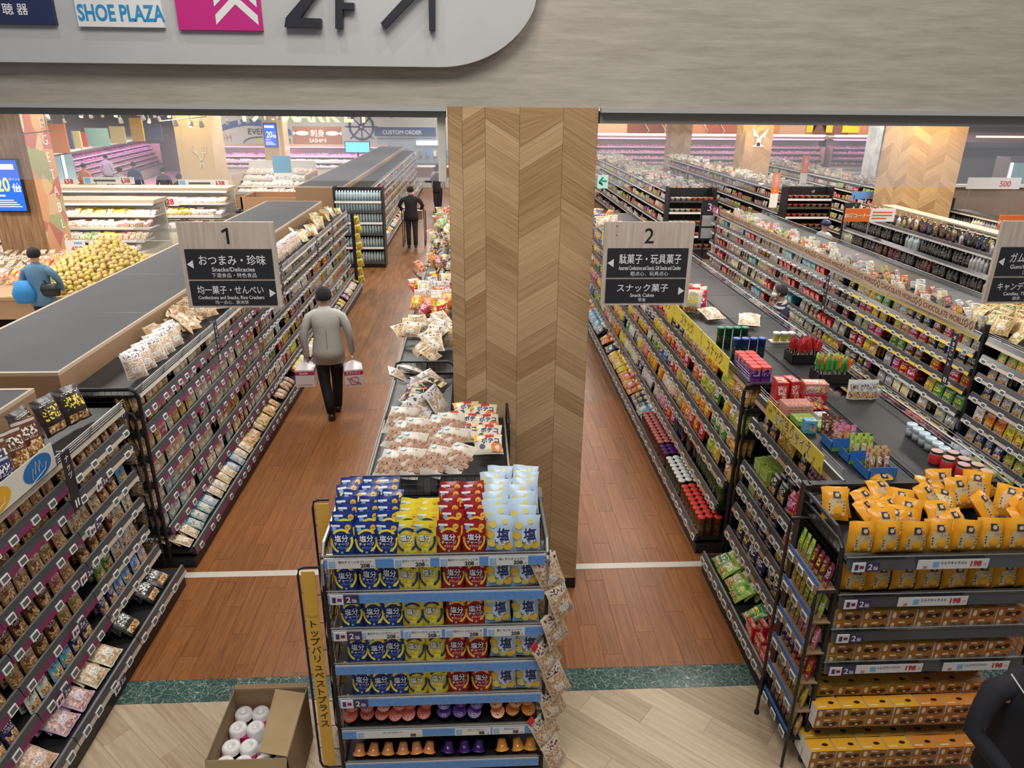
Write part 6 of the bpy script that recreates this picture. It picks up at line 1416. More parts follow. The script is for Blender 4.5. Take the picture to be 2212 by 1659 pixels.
p=px_on(37.3,772,318); t=T('wall_monitor','turquoise glowing monitor below the ship wheel','monitor',p); b=MB(); b.box(p.x-.62,p.y,p.z-.28,p.x+.62,p.y+.06,p.z+.28,0); b.box(p.x-.58,p.y-.005,p.z-.24,p.x+.58,p.y,p.z+.24,1); b.box(p.x-.05,p.y+.02,p.z-1.4,p.x+.05,p.y+.06,p.z-.2,0); b.build('monitor',[K['purple'],emis('monitor_teal',(.15,.62,.75),1.1)],t)
# freezer doors on the left, decor boards above the meat case
for i in range(3):
    yy=27.6+1.18*i; t=T('freezer_door','upright freezer door with teal glow left of the pink case, %s of three'%('nearest','middle','farthest')[i],'freezer',(-15.85-.137*(yy-27.6),yy,0),R(97.8)); b=MB(); b.box(0,0,0,1.14,.8,2.0,0); b.box(.04,-.05,.3,.18,0,1.9,1); b.box(.22,-.03,.3,1.08,0,1.9,2); b.build('body',[K['panelblk'],led,mat('freezer_glass_teal',(.30,.50,.52),.2,emit=.35) if i==0 else bpy.data.materials['freezer_glass_teal']],t,world=False)
for i,(u0,u1,v0,v1,c,l) in enumerate(((86,137,268,304,(.72,.25,.06),'orange'),(139,152,283,303,(.08,.09,.16),'navy'),(154,170,283,301,(.65,.55,.2),'yellow'),(174,183,286,300,(.6,.06,.04),'red'),(186,230,277,298,(.25,.42,.34),'green'),(238,266,273,292,(.62,.52,.2),'pale yellow'),(283,304,255,288,(.68,.40,.05),'amber'),(308,346,269,290,(.07,.08,.16),'dark blue'))):
    yd=31+(u0-160)/190*8.0; p0=px_on(yd,u0,v1); p1=px_on(yd,u1,v0); b=MB(); b.box(p0.x,yd,min(p0.z,2.12),p1.x,yd+.1,p1.z); L(b.build('decor_board',mat('decor_'+l.replace(' ','_'),c,.5),None),'%s decor board standing above the pink case on the left wall'%l,'board')
M_=Matrix.Translation((-15.7,26.6,0))@Matrix.Rotation(R(97.8),4,'Z')
b=MB(); b.box(0,-.5,2.04,17.6,1.1,2.12,M=M_); L(b.build('case_hood',K['white'],None),'white hood over the pink case and teal freezer doors','hood')
# lamps on tracks
gw=emis('lamp_warm',(1,.9,.7),5.0)
def lamp(x,y,z,i,tilt=30,kind='w'):
    t=T('track_lamp','small white spot lamp on a ceiling track over the fresh food hall','lamp',(x,y,z),group='spot lamps over the fresh food hall')
    b=MB(); b.tube([(0,0,.12),(0,0,5-z)],.008,4); b.build('rod',K['white'],t,world=False)
    b=MB(); b.smooth=True; b.lathe([(.035,.14),(.045,.1),(.06,0),(.055,0)],10); o=b.build('shade',K['white'],t,world=False); o.rotation_euler=(R(tilt),0,0)
    b=MB(); b.lathe([(0,.008),(.05,.008)],10); o=b.build('bulb',gw,t,world=False); o.rotation_euler=(R(tilt),0,0)
lp=[(380,268),(412,272),(436,270),(104,256),(88,268),(175,250),(198,251),(222,250),(310,255),(322,262),(335,250),(345,257),(350,246),(365,250),(300,246),(518,265),(536,262),(575,257),(590,255),(602,254),(492,266),(845,250),(902,250),(262,263),(250,249),(283,243),(140,262)]
for i,(u,v) in enumerate(lp):
    y_=17 if i<5 else rnd.uniform(20,29); p=px_on(y_,u,v+3); lamp(p.x,p.y,min(p.z,4.6),i,rnd.choice((-30,30,15)))
for (u0,v0,u1,v1,y_) in((345,262,445,252,17.2),(0,295,115,282,15.5),(95,240,103,290,17)):
    a_,c_=px_on(y_,u0,v0),px_on(y_,u1,v1); b=MB(); b.tube([a_,c_],.012,5); 
    for p in(a_,c_): b.tube([p,(p.x,p.y,4.99)],.006,4)
    L(b.build('lamp_track',K['chrome'],None),'thin pale lamp track hanging over the fresh food hall at depth %d'%(y_),'lamp track','lamp tracks over the fresh food hall')
# deli counter at the end of the left aisle
t=T('deli_counter','white fronted deli counter at the far end of the left aisle','counter',(-3,37,0)); b=MB(); b.box(-4.3,36.6,0,2.0,37.4,.55,0); b.box(-4.3,36.5,.55,2.0,37.5,.95,1); b.box(-4.3,36.45,.95,2.0,37.5,1.0,2); b.build('body',[K['white'],K['brown'],K['cream']],t)
t=T('kitchen_window','grey blue kitchen window with utensils behind the deli counter','window',(-3,38.5,0)); b=MB(); b.box(-5.0,38.7,1.0,2.0,38.9,2.25,0); b.box(-3.0,38.6,1.9,-1.6,38.66,2.1,1)
for k in range(18): xx=-4.6+.35*k; b.box(xx,38.62,1.35,xx+.14,38.7,1.35+rnd.uniform(.15,.4),2+k%3)
b.build('body',[mat('kitchen_grey',(.30,.36,.42),.4),led,K['blue'],K['white'],K['chrome']],t)
# ---------------- end displays in the middle distance
def endrack(label,gp,x0,x1,y,zs,kind,pal,depth=.45,per=None,sc_=1.0):
    t=T('end_display_rack',label,'display rack',((x0+x1)/2,y+depth/2,0)); 
    b=MB(); b.box(x0-.03,y+.0,0,x0,y+depth,zs[-1]+.35); b.build('side_panel',K['black'],t)
    b=MB(); b.box(x1,y+.0,0,x1+.03,y+depth,zs[-1]+.35); b.build('side_panel',K['black'],t)
    b=MB(); b.box(x0,y+depth-.02,0,x1,y+depth,zs[-1]+.3); b.build('back_panel',K['black'],t)
    b=MB(); b.box(x0,y+.02,0,x1,y+depth,zs[0]-.02); b.build('kick_base',K['black'],t)
    n=int((x1-x0)/(WID[kind]*sc_))
    for i,z in enumerate(zs):
        b=MB(); b.box(x0,y,z-.02,x1,y+depth,z); b.build('shelf',K['black'],t)
        b=MB(); b.box(x0,y-.012,z-.04,x1,y,z+.015); b.build('price_rail',K['white'] if i%2 else K['rail'],t)
        for k in range(n):
            c=pal[min(len(pal)-1,k*len(pal)//n)]
            for d_ in range(2):
                put(kind,(x0+(k+.5)*(x1-x0)/n,y+.08+d_*.11,z+.002),(0,0,0),jitc(c),'%s, %s shelf, %s'%(gp,ORD[i] if i<len(zs)-1 else 'highest','front row' if d_==0 else 'back row'),'%ss of the %s'%(KIND[kind][1],label),nm=KIND[kind][0]+('_display' if 0 else ''),scale=sc_)
endrack('black end display of instant noodle bowls left of the white bird pillar','noodle bowl on the middle noodle display',5.2,6.42,19.35,[.30,.62,.94,1.26,1.56],'cup',[(.65,.62,.55),(.65,.62,.55),(.50,.20,.10),(.50,.20,.10)])
endrack('black end display of red topped noodle packs right of the white bird pillar','noodle bowl on the right noodle display',8.42,9.62,19.35,[.30,.58,.86,1.14,1.40,1.62],'cup',[(.55,.08,.06),(.35,.18,.08),(.35,.18,.08)])
endrack('black end display of clear water bottles at the far end of the left aisle','water bottle on the bottle display',-3.5,-2.35,18.3,[.14,.52,.86,1.14,1.42,1.66],'pet',[(.6,.6,.6)],sc_=.8)
for i,x in enumerate((1.95,5.15,8.35,11.6)):
    sb=MB()
    for k in range(260): stuff_add(sb,rnd.choice(('clear','box','candy','flat')),(x+rnd.uniform(.1,1.2),19.8+k*.052,1.76),(R(rnd.uniform(-70,-5)),0,rnd.uniform(-1,1)),jitc(rnd.choice(((.45,.42,.38),(.4,.18,.12),(.45,.38,.28),(.3,.3,.3),(.2,.28,.18),(.5,.48,.45)))))
    o=sb.build('packets',SM,None,col=True); L(o,'pale packets heaped along the top of far run number %s from left'%('one','two','three','four')[i],'packets',None,'stuff')
for i,(u,v,y_,c) in enumerate(((1370,330,26,(.6,.6,.6)),(1645,240,30,0))):
    pass
# bird motif on the middle pillar
b=MB(); y_=25.38; x_=9.72
for pts in (((0,0),(-.28,.32),(-.20,.02)),((0,0),(.30,.30),(.18,-.02)),((-.09,-.02),(.09,-.02),(.06,-.30),(-.06,-.30)),((-.22,-.32),(.22,-.32),(.0,-.16))):
    k=b.vs([(x_+a,y_,2.95+c) for a,c in pts]); b.face([k+i for i in range(len(pts))][::-1])
L(b.build('wall_motif',K['white'],None),'white bird shaped motif on the middle chevron pillar','motif')
# freezer islands and upright freezers at the right
gt=mat('freezer_top_grey',(.33,.34,.33),.5)
for i,(x0,x1,y0,y1,z) in enumerate(((13.6,23,33.5,35,1.15),(13.6,19.4,31.4,32.8,1.15),(14.4,26,25.0,26.6,1.2),(16,27,21.0,22.4,1.35))):
    t=T('freezer_island','long grey topped freezer island, %s from the orange back wall'%('first','second','third','fourth')[i],'freezer',((x0+x1)/2,y0,0)); b=MB(); b.box(x0,y0,0,x1,y1,z*.55,0); b.box(x0,y0+.25,z*.55,x1,y1,z,1); b.box(x0,y0-.05,z*.85,x1,y0+.45,z+.12,2); b.box(x0,y0+.0,z*.55,x1,y0+.04,z*.6,3); b.build('body',[K['brown'],K['white'],gt,led],t)
for i in range(4):
    x=20.4+.95*i; t=T('freezer_door','upright freezer door with bright edge at the right, %s from left'%('first','second','third','fourth')[i],'freezer',(x,27.5,0)); b=MB(); b.box(x,27.5,0,x+.92,28.3,2.2,0); b.box(x+.05,27.46,.9,x+.14,27.5,2.0,1); b.box(x+.2,27.48,.9,x+.85,27.5,2.0,2); b.build('body',[K['chrome'],led,bpy.data.materials['freezer_glass_teal']],t)
t=T('partition','brown grey partition behind the second liquor run','partition',(14,18.5,0)); b=MB(); b.box(12.6,18.9,0,20,19.1,2.0,0); b.box(12.55,18.85,2.0,20,19.15,2.06,1); b.build('body',[mat('partition_brown',(.25,.19,.15),.6),K['cream']],t)
flat_sign('price_board',12.6,14.0,2.02,2.30,18.3,.03,K['white'],'white banner reading 500 above the second liquor run','price board',[('500',.20,13.6,2.08,K['red'],1,.03)])
b=MB(); b.tube([(12.7,18.33,0),(12.7,18.33,2.1)],.012,5); b.tube([(13.9,18.33,0),(13.9,18.33,2.1)],.012,5); b.build('post',K['chrome'],bpy.data.objects[[o.name for o in bpy.data.objects if o.get('label','').startswith('white banner reading 500')][0]])
p=px_on(17.5,1888,422); t=T('hanging_banner','blue banner with orange fruit pictures left of the near chevron pillar','banner',p); b=MB(); b.box(p.x-.55,p.y,p.z-.09,p.x+.55,p.y+.02,p.z+.09,0)
for k in range(7): 
    k0=b.vs([(p.x-.1+.1*k+.04*math.cos(a),p.y-.003,p.z+(.03 if k%2 else -.03)+.04*math.sin(a)) for a in [i*math.pi/3 for i in range(6)]]); b.face([k0+i for i in range(6)],1)
b.box(p.x-.5,p.y+.0,0,p.x-.48,p.y+.02,p.z,2); b.build('banner',[K['blue'],K['orange'],K['chrome']],t)
# ceiling lamps of the hall
for y in (7.5,12,17,23,30,37):
    for x in (-14,-8,-1.6,3.5,9,15):
        b=MB(); b.box(x-.8,y-.8,4.80,x+.8,y+.8,4.97); L(b.build('ceiling_lamp',K['white'],None),'square white ceiling lamp body','lamp','square ceiling lamps')
# ---------------- people (local frame: feet at z=0, facing +y)
def skin(nodes,edges,m,name,parent,sub=2,sc_=1):
    me=bpy.data.meshes.new(name); me.from_pydata([n[0] for n in nodes],edges,[]); o=bpy.data.objects.new('tmp',me); C.objects.link(o)
    md=o.modifiers.new('s','SKIN'); md.use_smooth_shade=True; o.modifiers.new('b','SUBSURF').levels=sub
    sv=me.skin_vertices[0].data
    for i,n in enumerate(nodes):
        r=n[1]; sv[i].radius=(r,r) if not isinstance(r,tuple) else r
        sv[i].use_root=(i==0)
    dg=bpy.context.evaluated_depsgraph_get(); m2=bpy.data.meshes.new_from_object(o.evaluated_get(dg)); bpy.data.objects.remove(o)
    m2.materials.clear(); m2.materials.append(m); m2.name=name
    return add(name,m2,parent)
def loft(name,rings,m,parent,n=18,caps=(True,True),mi_fn=None,mats=None):
    """rings: (centre, rx, ry[, twist]) horizontal-ish ellipses in the plane normal to the path"""
    b=MB(); b.smooth=True; ks=[]; N_=len(rings)
    for i,rg in enumerate(rings):
        c=Vector(rg[0]); rx,ry=rg[1],rg[2]
        a_=Vector(rings[min(i+1,N_-1)][0])-Vector(rings[max(i-1,0)][0]); d=a_.normalized() if a_.length>1e-6 else Vector((0,0,1))
        X=Vector((1,0,0)); X=(X-d*X.dot(d)).normalized(); Y=d.cross(X)
        ks.append(b.vs([c+X*rx*math.cos(2*math.pi*t/n)+Y*ry*math.sin(2*math.pi*t/n) for t in range(n)]))
    for i in range(N_-1):
        for t in range(n):
            u=(t+1)%n; b.face((ks[i]+t,ks[i]+u,ks[i+1]+u,ks[i+1]+t),mi_fn(i) if mi_fn else 0)
    if caps[0]: b.face([ks[0]+t for t in range(n)][::-1],0)
    if caps[1]: b.face([ks[-1]+t for t in range(n)],0)
    return b.build(name,mats or m,parent,world=False)
def V(*a): return Vector(a)
SK=mat('skin',(.50,.30,.21),.5); HR=mat('hair_black',(.012,.011,.012),.85,bump=.5,scale=90); TR=mat('trousers_black',(.012,.012,.016),.7); SH=mat('shoe_brown',(.05,.02,.012),.4)
def person(label,loc,rz,h=1.7,top=(.3,.3,.3),bottom=TR,arms=None,legs=None,hair=HR,jacket=True,stride=.0,head=0,group=None,skirt=None,lean=0,stripes=None,cap=None,coat_len=.0,detail=False,mask=False):
    t=T('person',label,'person',loc,R(rz),group=group); s=h/1.72
    S_=lambda p: (p[0]*s,p[1]*s,p[2]*s)
    ly=lean
    P_={'pel':(0,0,.93),'sp':(0,.01+ly*.3,1.12),'ch':(0,.0+ly*.7,1.32),'nk':(0,.01+ly,1.46),'hd':(0,.035+ly*1.25,1.60)}
    A_=arms or (((-.20,ly*.9,1.38),(-.27,-.02+ly*.5,1.12),(-.27,.06+ly*.2,.88)),((.20,ly*.9,1.38),(.27,-.02+ly*.5,1.12),(.27,.06+ly*.2,.88)))
    G_=legs or (((-.09,0,.90),(-.10,stride*.5+.02,.49),(-.10,stride-.03,.08)),((.09,0,.90),(.10,-stride*.4+.02,.49),(.10,-stride-.05,.08+abs(stride)*.25)))
    nd=[(S_(P_['pel']),.115*s),(S_(P_['sp']),.105*s),(S_((P_['ch'][0],P_['ch'][1],P_['ch'][2]-.03)),.100*s),(S_(P_['nk']),.052*s),(S_((P_['hd'][0],P_['hd'][1]-.01,P_['hd'][2]-.045)),.068*s),(S_((P_['hd'][0],P_['hd'][1],P_['hd'][2]+.035)),.088*s),(S_((P_['hd'][0],P_['hd'][1]-.005,P_['hd'][2]+.11)),.045*s)]
    ed=[(0,1),(1,2),(2,3),(3,4),(4,5),(5,6)]
    for a in A_:
        k=len(nd); nd+= [(S_((a[0][0]*.93,a[0][1],a[0][2]-.05)),.044*s),(S_(a[1]),.040*s),(S_(a[2]),.026*s)]; ed+=[(2,k),(k,k+1),(k+1,k+2)]
        d=(Vector(a[2])-Vector(a[1])).normalized(); w_=Vector(a[2]); p=w_+d*.055; nd.append((S_(p),.034*s)); ed.append((k+2,k+3)); sg=1 if a[2][0]>0 else -1
        if detail:
            fd=d*.035+Vector((0,.012,0))
            for f in range(4):
                q=p+Vector((0,-.026+.017*f,0))+d*.028; l=(.9,1.05,1.0,.8)[f]; kk=len(nd); nd+=[(S_(q),.0095*s),(S_(q+fd*l+Vector((-sg*.012,0,0))),.008*s)]; ed+=[(k+3,kk),(kk,kk+1)]
            q=p+Vector((-sg*.005,.034,0)); kk=len(nd); nd+=[(S_(q),.011*s),(S_(q+d*.035+Vector((-sg*.01,.01,0))),.009*s)]; ed+=[(k+3,kk),(kk,kk+1)]
        else:
            q=p+d*.06; kk=len(nd); nd.append((S_(q),.018*s)); ed.append((k+3,kk))
    for g in G_:
        k=len(nd); nd+=[(S_(g[0]),.085*s),(S_(g[1]),.058*s),(S_(g[2]),.038*s),(S_((g[2][0],g[2][1]+.11,g[2][2]-.04)),.034*s)]; ed+=[(0,k),(k,k+1),(k+1,k+2),(k+2,k+3)]
    body=skin(nd,ed,SK,'body',t)
    hx,hy,hz=S_(P_['hd'])
    # nose, ears, eyes
    b=MB(); b.smooth=True; b.tube([(hx,hy+.085*s,hz+.03*s),(hx,hy+.108*s,hz-.005*s)],[.008*s,.014*s],6); b.build('nose',SK,t,world=False)
    b=MB(); b.smooth=True
    for sg in(-1,1): b.lathe([(0,-.026*s),(.012*s,-.015*s),(.013*s,.01*s),(0,.026*s)],6,c=(hx+sg*.101*s,hy+.012*s,hz+.0*s))
    b.build('ears',SK,t,world=False)
    b=MB()
    for sg in(-1,1): b.lathe([(0,-.007*s),(.011*s,0),(0,.007*s)],6,c=(hx+sg*.033*s,hy+.080*s,hz+.022*s))
    b.build('eyes',K['ink'],t,world=False)
    if mask: loft('mask',[((hx,hy+.055*s,hz-.07*s),.052*s,.045*s),((hx,hy+.065*s,hz-.03*s),.075*s,.05*s),((hx,hy+.065*s,hz+.0*s),.07*s,.048*s)],K['white'],t)
    if cap: loft('cap',[((hx,hy,hz+.02*s),.10*s,.115*s),((hx,hy,hz+.075*s),.10*s,.11*s),((hx,hy,hz+.125*s),.06*s,.07*s)],cap,t)
    else:
        b=MB(); b.smooth=True
        def hf(u,v):
            a=2*math.pi*u; el=math.pi/2*(v*1.42-.42) 
            front=max(0,math.sin(a)); el=max(el,-.55+front*1.05) if v<.9 else el
            return (hx+.099*s*math.cos(a)*math.cos(el),hy-.008*s+.108*s*math.sin(a)*math.cos(el)-.004,hz+.028*s+.108*s*math.sin(el))
        b.grid(hf,20,8); b.build('hair',hair,t,world=False)
    tm_=top if isinstance(top,bpy.types.Material) else mat('clothing',top,.75,var=.15,scale=120)
    cl=.78-coat_len if jacket else .90
    rg=[((0,.0,cl),.206,.142),((0,.0,.93),.195,.136),((0,.005+ly*.3,1.10),.166,.118),((0,.0+ly*.6,1.25),.180,.125),((0,ly*.8,1.35),.200,.122),((0,ly*.9,1.415),.192,.100),((0,ly*.95,1.45),.140,.085),((0,.005+ly,1.455),.078,.068),((0,.012+ly,1.485),.066,.062)]
    rg=[(S_(c),a*s,c2*s) for c,a,c2 in rg]
    if stripes: 
        # finer rings for stripes
        fine=[]
        for i in range(len(rg)-1):
            for k in range(3):
                f=k/3; fine.append((tuple(Vector(rg[i][0]).lerp(Vector(rg[i+1][0]),f)),rg[i][1]*(1-f)+rg[i+1][1]*f,rg[i][2]*(1-f)+rg[i+1][2]*f))
        fine.append(rg[-1]); loft('top',fine,None,t,mi_fn=lambda i:(i//2)%2,mats=stripes,caps=(True,False))
    else: loft('jacket' if jacket else 'top',rg,tm_,t,caps=(True,False))
    for a in A_:
        a=[Vector(S_(p)) for p in a]; sh=Vector(S_((0,ly*.9,1.39))); e=(a[2]-a[1]).normalized()*.015
        loft('sleeve',[(sh.lerp(a[0],.30),.045*s,.055*s),(sh.lerp(a[0],.72)+Vector((0,0,-.004*s)),.060*s,.066*s),(a[0]+Vector((0,0,-.045*s)),.064*s,.068*s),(a[0].lerp(a[1],.5),.057*s,.06*s),(a[1],.050*s,.053*s),(a[1].lerp(a[2],.5),.045*s,.046*s),(a[2]+e,.039*s,.041*s)],tm_ if not stripes else stripes[0],t,n=12,caps=(True,False))
    if skirt: loft('skirt',[(S_((0,0,.98)),.145*s,.115*s),(S_((0,0,.75)),.19*s,.15*s),(S_((0,0,.45)),.22*s,.19*s)],skirt,t)
    loft('trousers',[(S_((0,0,.80)),.155*s,.112*s),(S_((0,0,.92)),.163*s,.117*s),(S_((0,.0,1.02)),.145*s,.105*s)],bottom,t)
    for g in G_:
        g=[Vector(S_(p)) for p in g]
        loft('trouser_leg',[(g[0]+Vector((0,0,-.03*s)),.098*s,.108*s),(g[0].lerp(g[1],.4),.088*s,.095*s),(g[1],.070*s,.074*s),(g[1].lerp(g[2],.5),.065*s,.066*s),(g[2]+Vector((0,-.005,.0)),.056*s,.058*s)],bottom,t,n=12)
        f=g[2]; zt=f.z-.05*s
        loft('shoe',[((f.x,f.y-.07*s,f.z-.045*s),.030*s,.03*s),((f.x,f.y-.045*s,f.z-.035*s),.043*s,.042*s),((f.x,f.y+.05*s,f.z-.045*s),.044*s,.032*s),((f.x,f.y+.13*s,f.z-.052*s),.043*s,.024*s),((f.x,f.y+.165*s,f.z-.055*s),.02*s,.016*s)],SH if detail else K['black'],t,n=12)
    return t
jk=N('jacket_grey',.8); f_=jk.noise(jk.obj((60,60,60)),1.0,2); jk.set('Base Color',jk.mix(f_,(.40,.395,.365),(.57,.56,.52))); GJ=jk.m
man=person('man in a light grey blazer and dark trousers walking away with two roll packs',(-1.955,8.98,0),8,1.78,top=GJ,stride=.12,coat_len=.02,detail=True,
    arms=(((-.195,0,1.39),(-.285,-.03,1.13),(-.275,.03,.86)),((.195,0,1.39),(.275,-.01,1.13),(.285,.07,.87))),legs=(((-.09,0,.90),(-.075,-.02,.49),(-.02,-.13,.10)),((.09,0,.90),(.075,.09,.49),(.05,.16,.09))))
b=MB(); b.tube([(0,-.128,.80),(0,-.135,1.02),(0,-.128,1.25)],.0025,4); b.build('back_seam',mat('seam_dark',(.10,.10,.09),.8),man,world=False)
loft('shirt_collar',[((0,.012,1.50),.066,.063),((0,.015,1.535),.060,.058)],K['white'],man,caps=(False,False))
loft('jacket_collar',[((0,.004,1.475),.078,.074),((0,.008,1.512),.070,.068)],GJ,man,caps=(False,False))
wrp=mat('pack_film_white',(.75,.70,.70),.3); mgn=mat('pack_band_magenta',(.50,.03,.12),.4); pkm=mat('pack_print_pink',(.55,.25,.27),.45)
for i,(x,y,z) in enumerate(((-2.275,8.99,.475),(-1.66,9.03,.46))):
    t=T('toilet_roll_pack','toilet roll pack with magenta band in the man\'s %s hand'%('left' if i==0 else 'right'),'toilet roll pack',(x,y,z),R(12 if i else 4)); g=.24; d_=.13
    b=MB(); b.box(-g/2,-d_,0,g/2,d_,.235,0); b.box(-g/2-.002,-d_-.002,.165,g/2+.002,d_+.002,.215,1); 
    b.box(-.09,-d_-.003,.03,.09,-d_,.035,2); b.build('pack',[wrp,mgn,pkm],t,world=False)
    b=MB(); b.glyph('スコッティ' if i else 'Scottie',.045,FM((-.01,-d_-.004,.176)),bold=.02,sx=.85); b.build('lettering',K['lt'],t,world=False)
    if i:
        b=MB(); b.tube([(.06*math.cos(a),-d_-.003,.085+.055*math.sin(a)) for a in [k*math.pi/6 for k in range(12)]],.004,4,closed=True)
        for k in range(10): b.lathe([(0,-.001),(.012,0),(0,.001)],5,c=(-.1+.2*((k*7)%10)/10,-d_-.003,.03+.11*((k*3)%10)/10))
        b.build('flower_print',mgn,t,world=False)
    b=MB(); b.smooth=True; b.lathe([(.0,.235)],3) if 0 else None
    k=b.vs([(-g/2,-d_,.235),(g/2,-d_,.235),(g/2,d_,.235),(-g/2,d_,.235),(0,-.02,.33),(0,.02,.33)]); b.face((k,k+1,k+4)); b.face((k+2,k+3,k+5)); b.face((k+1,k+2,k+5,k+4)); b.face((k+3,k,k+4,k+5)); b.tube([(0,0,.32),(0,0,.39)],.012,5); b.build('film_handle',wrp,t,world=False)
# man with the trolley
person('man in black jacket pushing a tall trolley at the far end of the left aisle',(-1.86,21.0,0),2,1.74,top=(.012,.012,.016),stride=.08,arms=(((-.22,0,1.40),(-.33,.04,1.18),(-.28,.24,1.08)),((.22,0,1.40),(.33,.04,1.18),(.28,.24,1.08))))
t=T('shopping_trolley','tall black cart with a brown basket in front of the man in black','trolley',(-1.84,21.55,0)); b=MB()
for x in(-2.16,-1.52): b.tube([(x,21.3,1.08),(x,21.35,.1),(x,21.9,.08),(x,21.95,.95)],.016,5)
b.tube([(-2.16,21.3,1.08),(-1.52,21.3,1.08)],.016,5); b.build('frame',K['black'],t)
b=MB(); b.box(-2.1,21.4,.75,-1.58,21.9,1.0); b.build('basket',K['brown'],t); b=MB()
for x in(-2.16,-1.52):
    for y in(21.38,21.88): b.tube([(x-.015,y,.05),(x+.015,y,.05)],.05,10)
b.build('wheels',K['black'],t)
# woman with mask in aisle three, seen from the side
person('woman in navy and white striped top with face mask in the third aisle',(4.42,9.75,0),72,1.60,top=(.03,.04,.09),stripes=[mat('stripe_navy',(.025,.03,.07),.8),mat('stripe_white',(.62,.60,.56),.8)],mask=True,jacket=False,arms=(((-.18,0,1.38),(-.24,.06,1.14),(-.16,.26,1.12)),((.18,0,1.38),(.24,.06,1.14),(.16,.28,1.16))),
    hair=mat('hair_dark_brown',(.03,.025,.022),.85),lean=.05)
t=T('shoulder_bag','black shoulder bag at the striped woman\'s side','bag',(4.42,9.72,.8)); loft('body',[((0,0,0),.13,.06),((0,0,.1),.15,.07),((0,0,.24),.11,.05)],K['black'],t)
pb_=person('person in a loose blue shirt looking at the produce table',(-7.22,11.95,0),0,1.72,top=(.10,.22,.36),coat_len=.0,arms=(((-.2,0,1.38),(-.28,.05,1.16),(-.2,.2,1.0)),((.2,0,1.38),(.29,.05,1.16),(.22,.22,1.0))))
t=T('shoulder_bag','black sling bag on the back of the person in blue','bag',(-7.02,11.86,.95)); loft('body',[((0,0,0),.14,.05),((0,0,.10),.17,.06),((0,0,.20),.12,.045)],K['black'],t)
b=MB(); b.tube([(-.02,0,.18),(-.22,.04,.42),(-.40,.1,.55)],.012,5); b.build('strap',K['black'],t,world=False)
t=T('shopping_bag','bright blue cloth bag held by the person in the blue shirt','bag',(-7.42,11.80,.85)); loft('body',[((0,0,0),.15,.09),((0,0,.15),.19,.1),((0,0,.36),.10,.06)],mat('bag_blue',(.02,.22,.55),.6),t)
fp=[((178,353),(.55,.18,.08),'person in an orange top among the chilled cases'),((226,334),(.50,.52,.54),'person in a pale grey shirt standing by the pink case'),((256,362),(.45,.45,.42),'person in a grey top bending at the second case'),((286,350),(.035,.05,.11),'person in a navy jacket behind the second case'),((350,362),(.05,.05,.07),'person in dark clothes beside the beige column'),((467,345),(.50,.50,.48),'person in a white shirt by the fish island'),((945,355),(.45,.44,.42),'person in a white top at the deli counter'),((1640,322),(.05,.05,.08),'person in black by the meat wall case'),((384,376),(.06,.05,.05),'small person with dark hair behind the second case')]
for (u,v),c,l in fp:
    d=px_on(10,u,v)-Vector((0,0,4)); k_=(1.66-4)/d.z; y_=min(10*k_,35.5); p=px_on(y_,u,v)
    person(l,(p.x,y_,0),rnd.uniform(-20,20),1.66,top=c)
p=px_on(30,950,425); person('man in black clothes beside the shelf end near the deli counter',(p.x,28.0,0),60,1.7,top=(.015,.015,.02),arms=(((-.2,0,1.38),(-.3,.1,1.2),(-.3,.3,1.2)),((.2,0,1.38),(.27,.05,1.12),(.2,.25,1.0))))
p=px_on(15.5,1700,470); person('shopper in a dark cap and pale top behind the chocolate run',(7.55,15.3,0),200,1.68,top=(.55,.56,.52),cap=K['navy'])
p=px_on(17.5,612,432); person('person in a wide black hat behind the far end of the left cabinet',(-5.55,17.4,0),40,1.6,top=(.7,.7,.7),cap=K['black'])
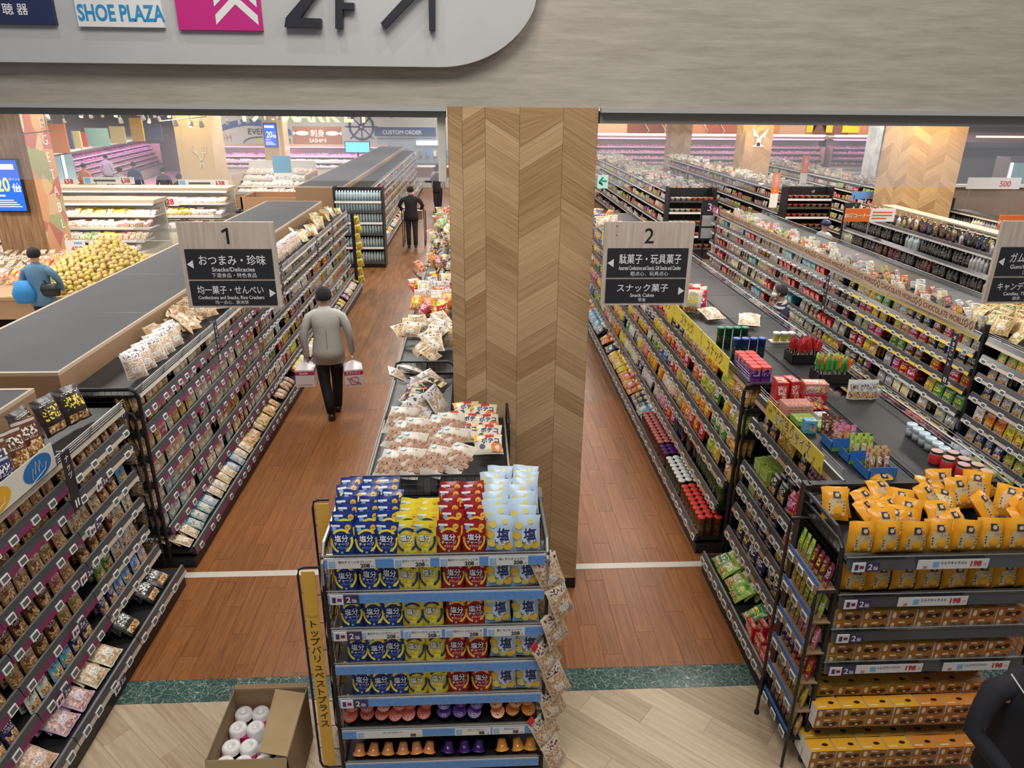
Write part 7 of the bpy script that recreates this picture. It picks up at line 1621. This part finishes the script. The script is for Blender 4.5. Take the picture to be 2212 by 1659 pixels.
# staff member cut off by the lower right corner
sf=person('shop worker in black jacket with hands together and a name badge, at the lower right',(2.80,2.62,0),165,1.62,top=mat('worker_jacket',(.014,.014,.02),.85),detail=True,arms=(((-.22,.02,1.38),(-.31,.10,1.12),(-.10,.30,1.02)),((.22,.02,1.38),(.31,.10,1.12),(.14,.30,.98))))
b=MB(); b.box(-.05,.150,1.10,.03,.156,1.20,0); b.box(-.04,.156,1.12,.02,.158,1.16,1); b.build('name_badge',[mat('badge_white',(.6,.6,.62),.2),K['blue']],sf,world=False)
b=MB(); b.tube([(-.10,.06,1.46),(-.06,.14,1.30),(-.01,.158,1.20),(.05,.14,1.30),(.10,.06,1.46)],.006,5); b.build('lanyard',K['magenta'],sf,world=False)
b=MB(); b.tube([(.18,.05,1.40),(.08,.150,1.28),(-.04,.155,1.22)],.004,5); b.build('cord',K['white'],sf,world=False)
# ---------------- things that would share a label are told apart by their place
def ordn_(n):
    a=['','first','second','third','fourth','fifth','sixth','seventh','eighth','ninth','tenth','eleventh','twelfth','thirteenth','fourteenth','fifteenth','sixteenth','seventeenth','eighteenth','nineteenth']
    te=['','','twenty','thirty','forty','fifty','sixty','seventy','eighty','ninety']; tn=['','','twentieth','thirtieth','fortieth','fiftieth','sixtieth','seventieth','eightieth','ninetieth']
    if n<20: return a[n]
    if n<100: return tn[n//10] if n%10==0 else te[n//10]+'-'+a[n%10]
    return ('one' if n<200 else 'two')+'-hundred-'+(ordn_(n%100) if n%100 else 'th')
bl={}
for o in C.objects:
    if o.parent is None and o.get('label') and o.get('kind') not in('stuff','structure'): bl.setdefault(o['label'],[]).append(o)
for lb,os_ in bl.items():
    if len(os_)<2: continue
    xs_=[o.location.x for o in os_]; ys_=[o.location.y for o in os_]
    if max(ys_)-min(ys_)>=(max(xs_)-min(xs_))*.8: os_.sort(key=lambda o:(o.location.y,o.location.x)); wd_='%s nearest'
    else: os_.sort(key=lambda o:(o.location.x,o.location.y)); wd_='%s from left'
    for i,o in enumerate(os_):
        w_=(lb+', '+(wd_%ordn_(i+1)).replace('first nearest','nearest').replace('first from left','leftmost')).split(' ')
        for drop in ('the','a','of','and','black','long','with'):
            for q_ in range(len(w_)-1,0,-1):
                if len(w_)<=16: break
                if w_[q_]==drop and q_<len(w_)-3: w_.pop(q_)
        o['label']=' '.join(w_)
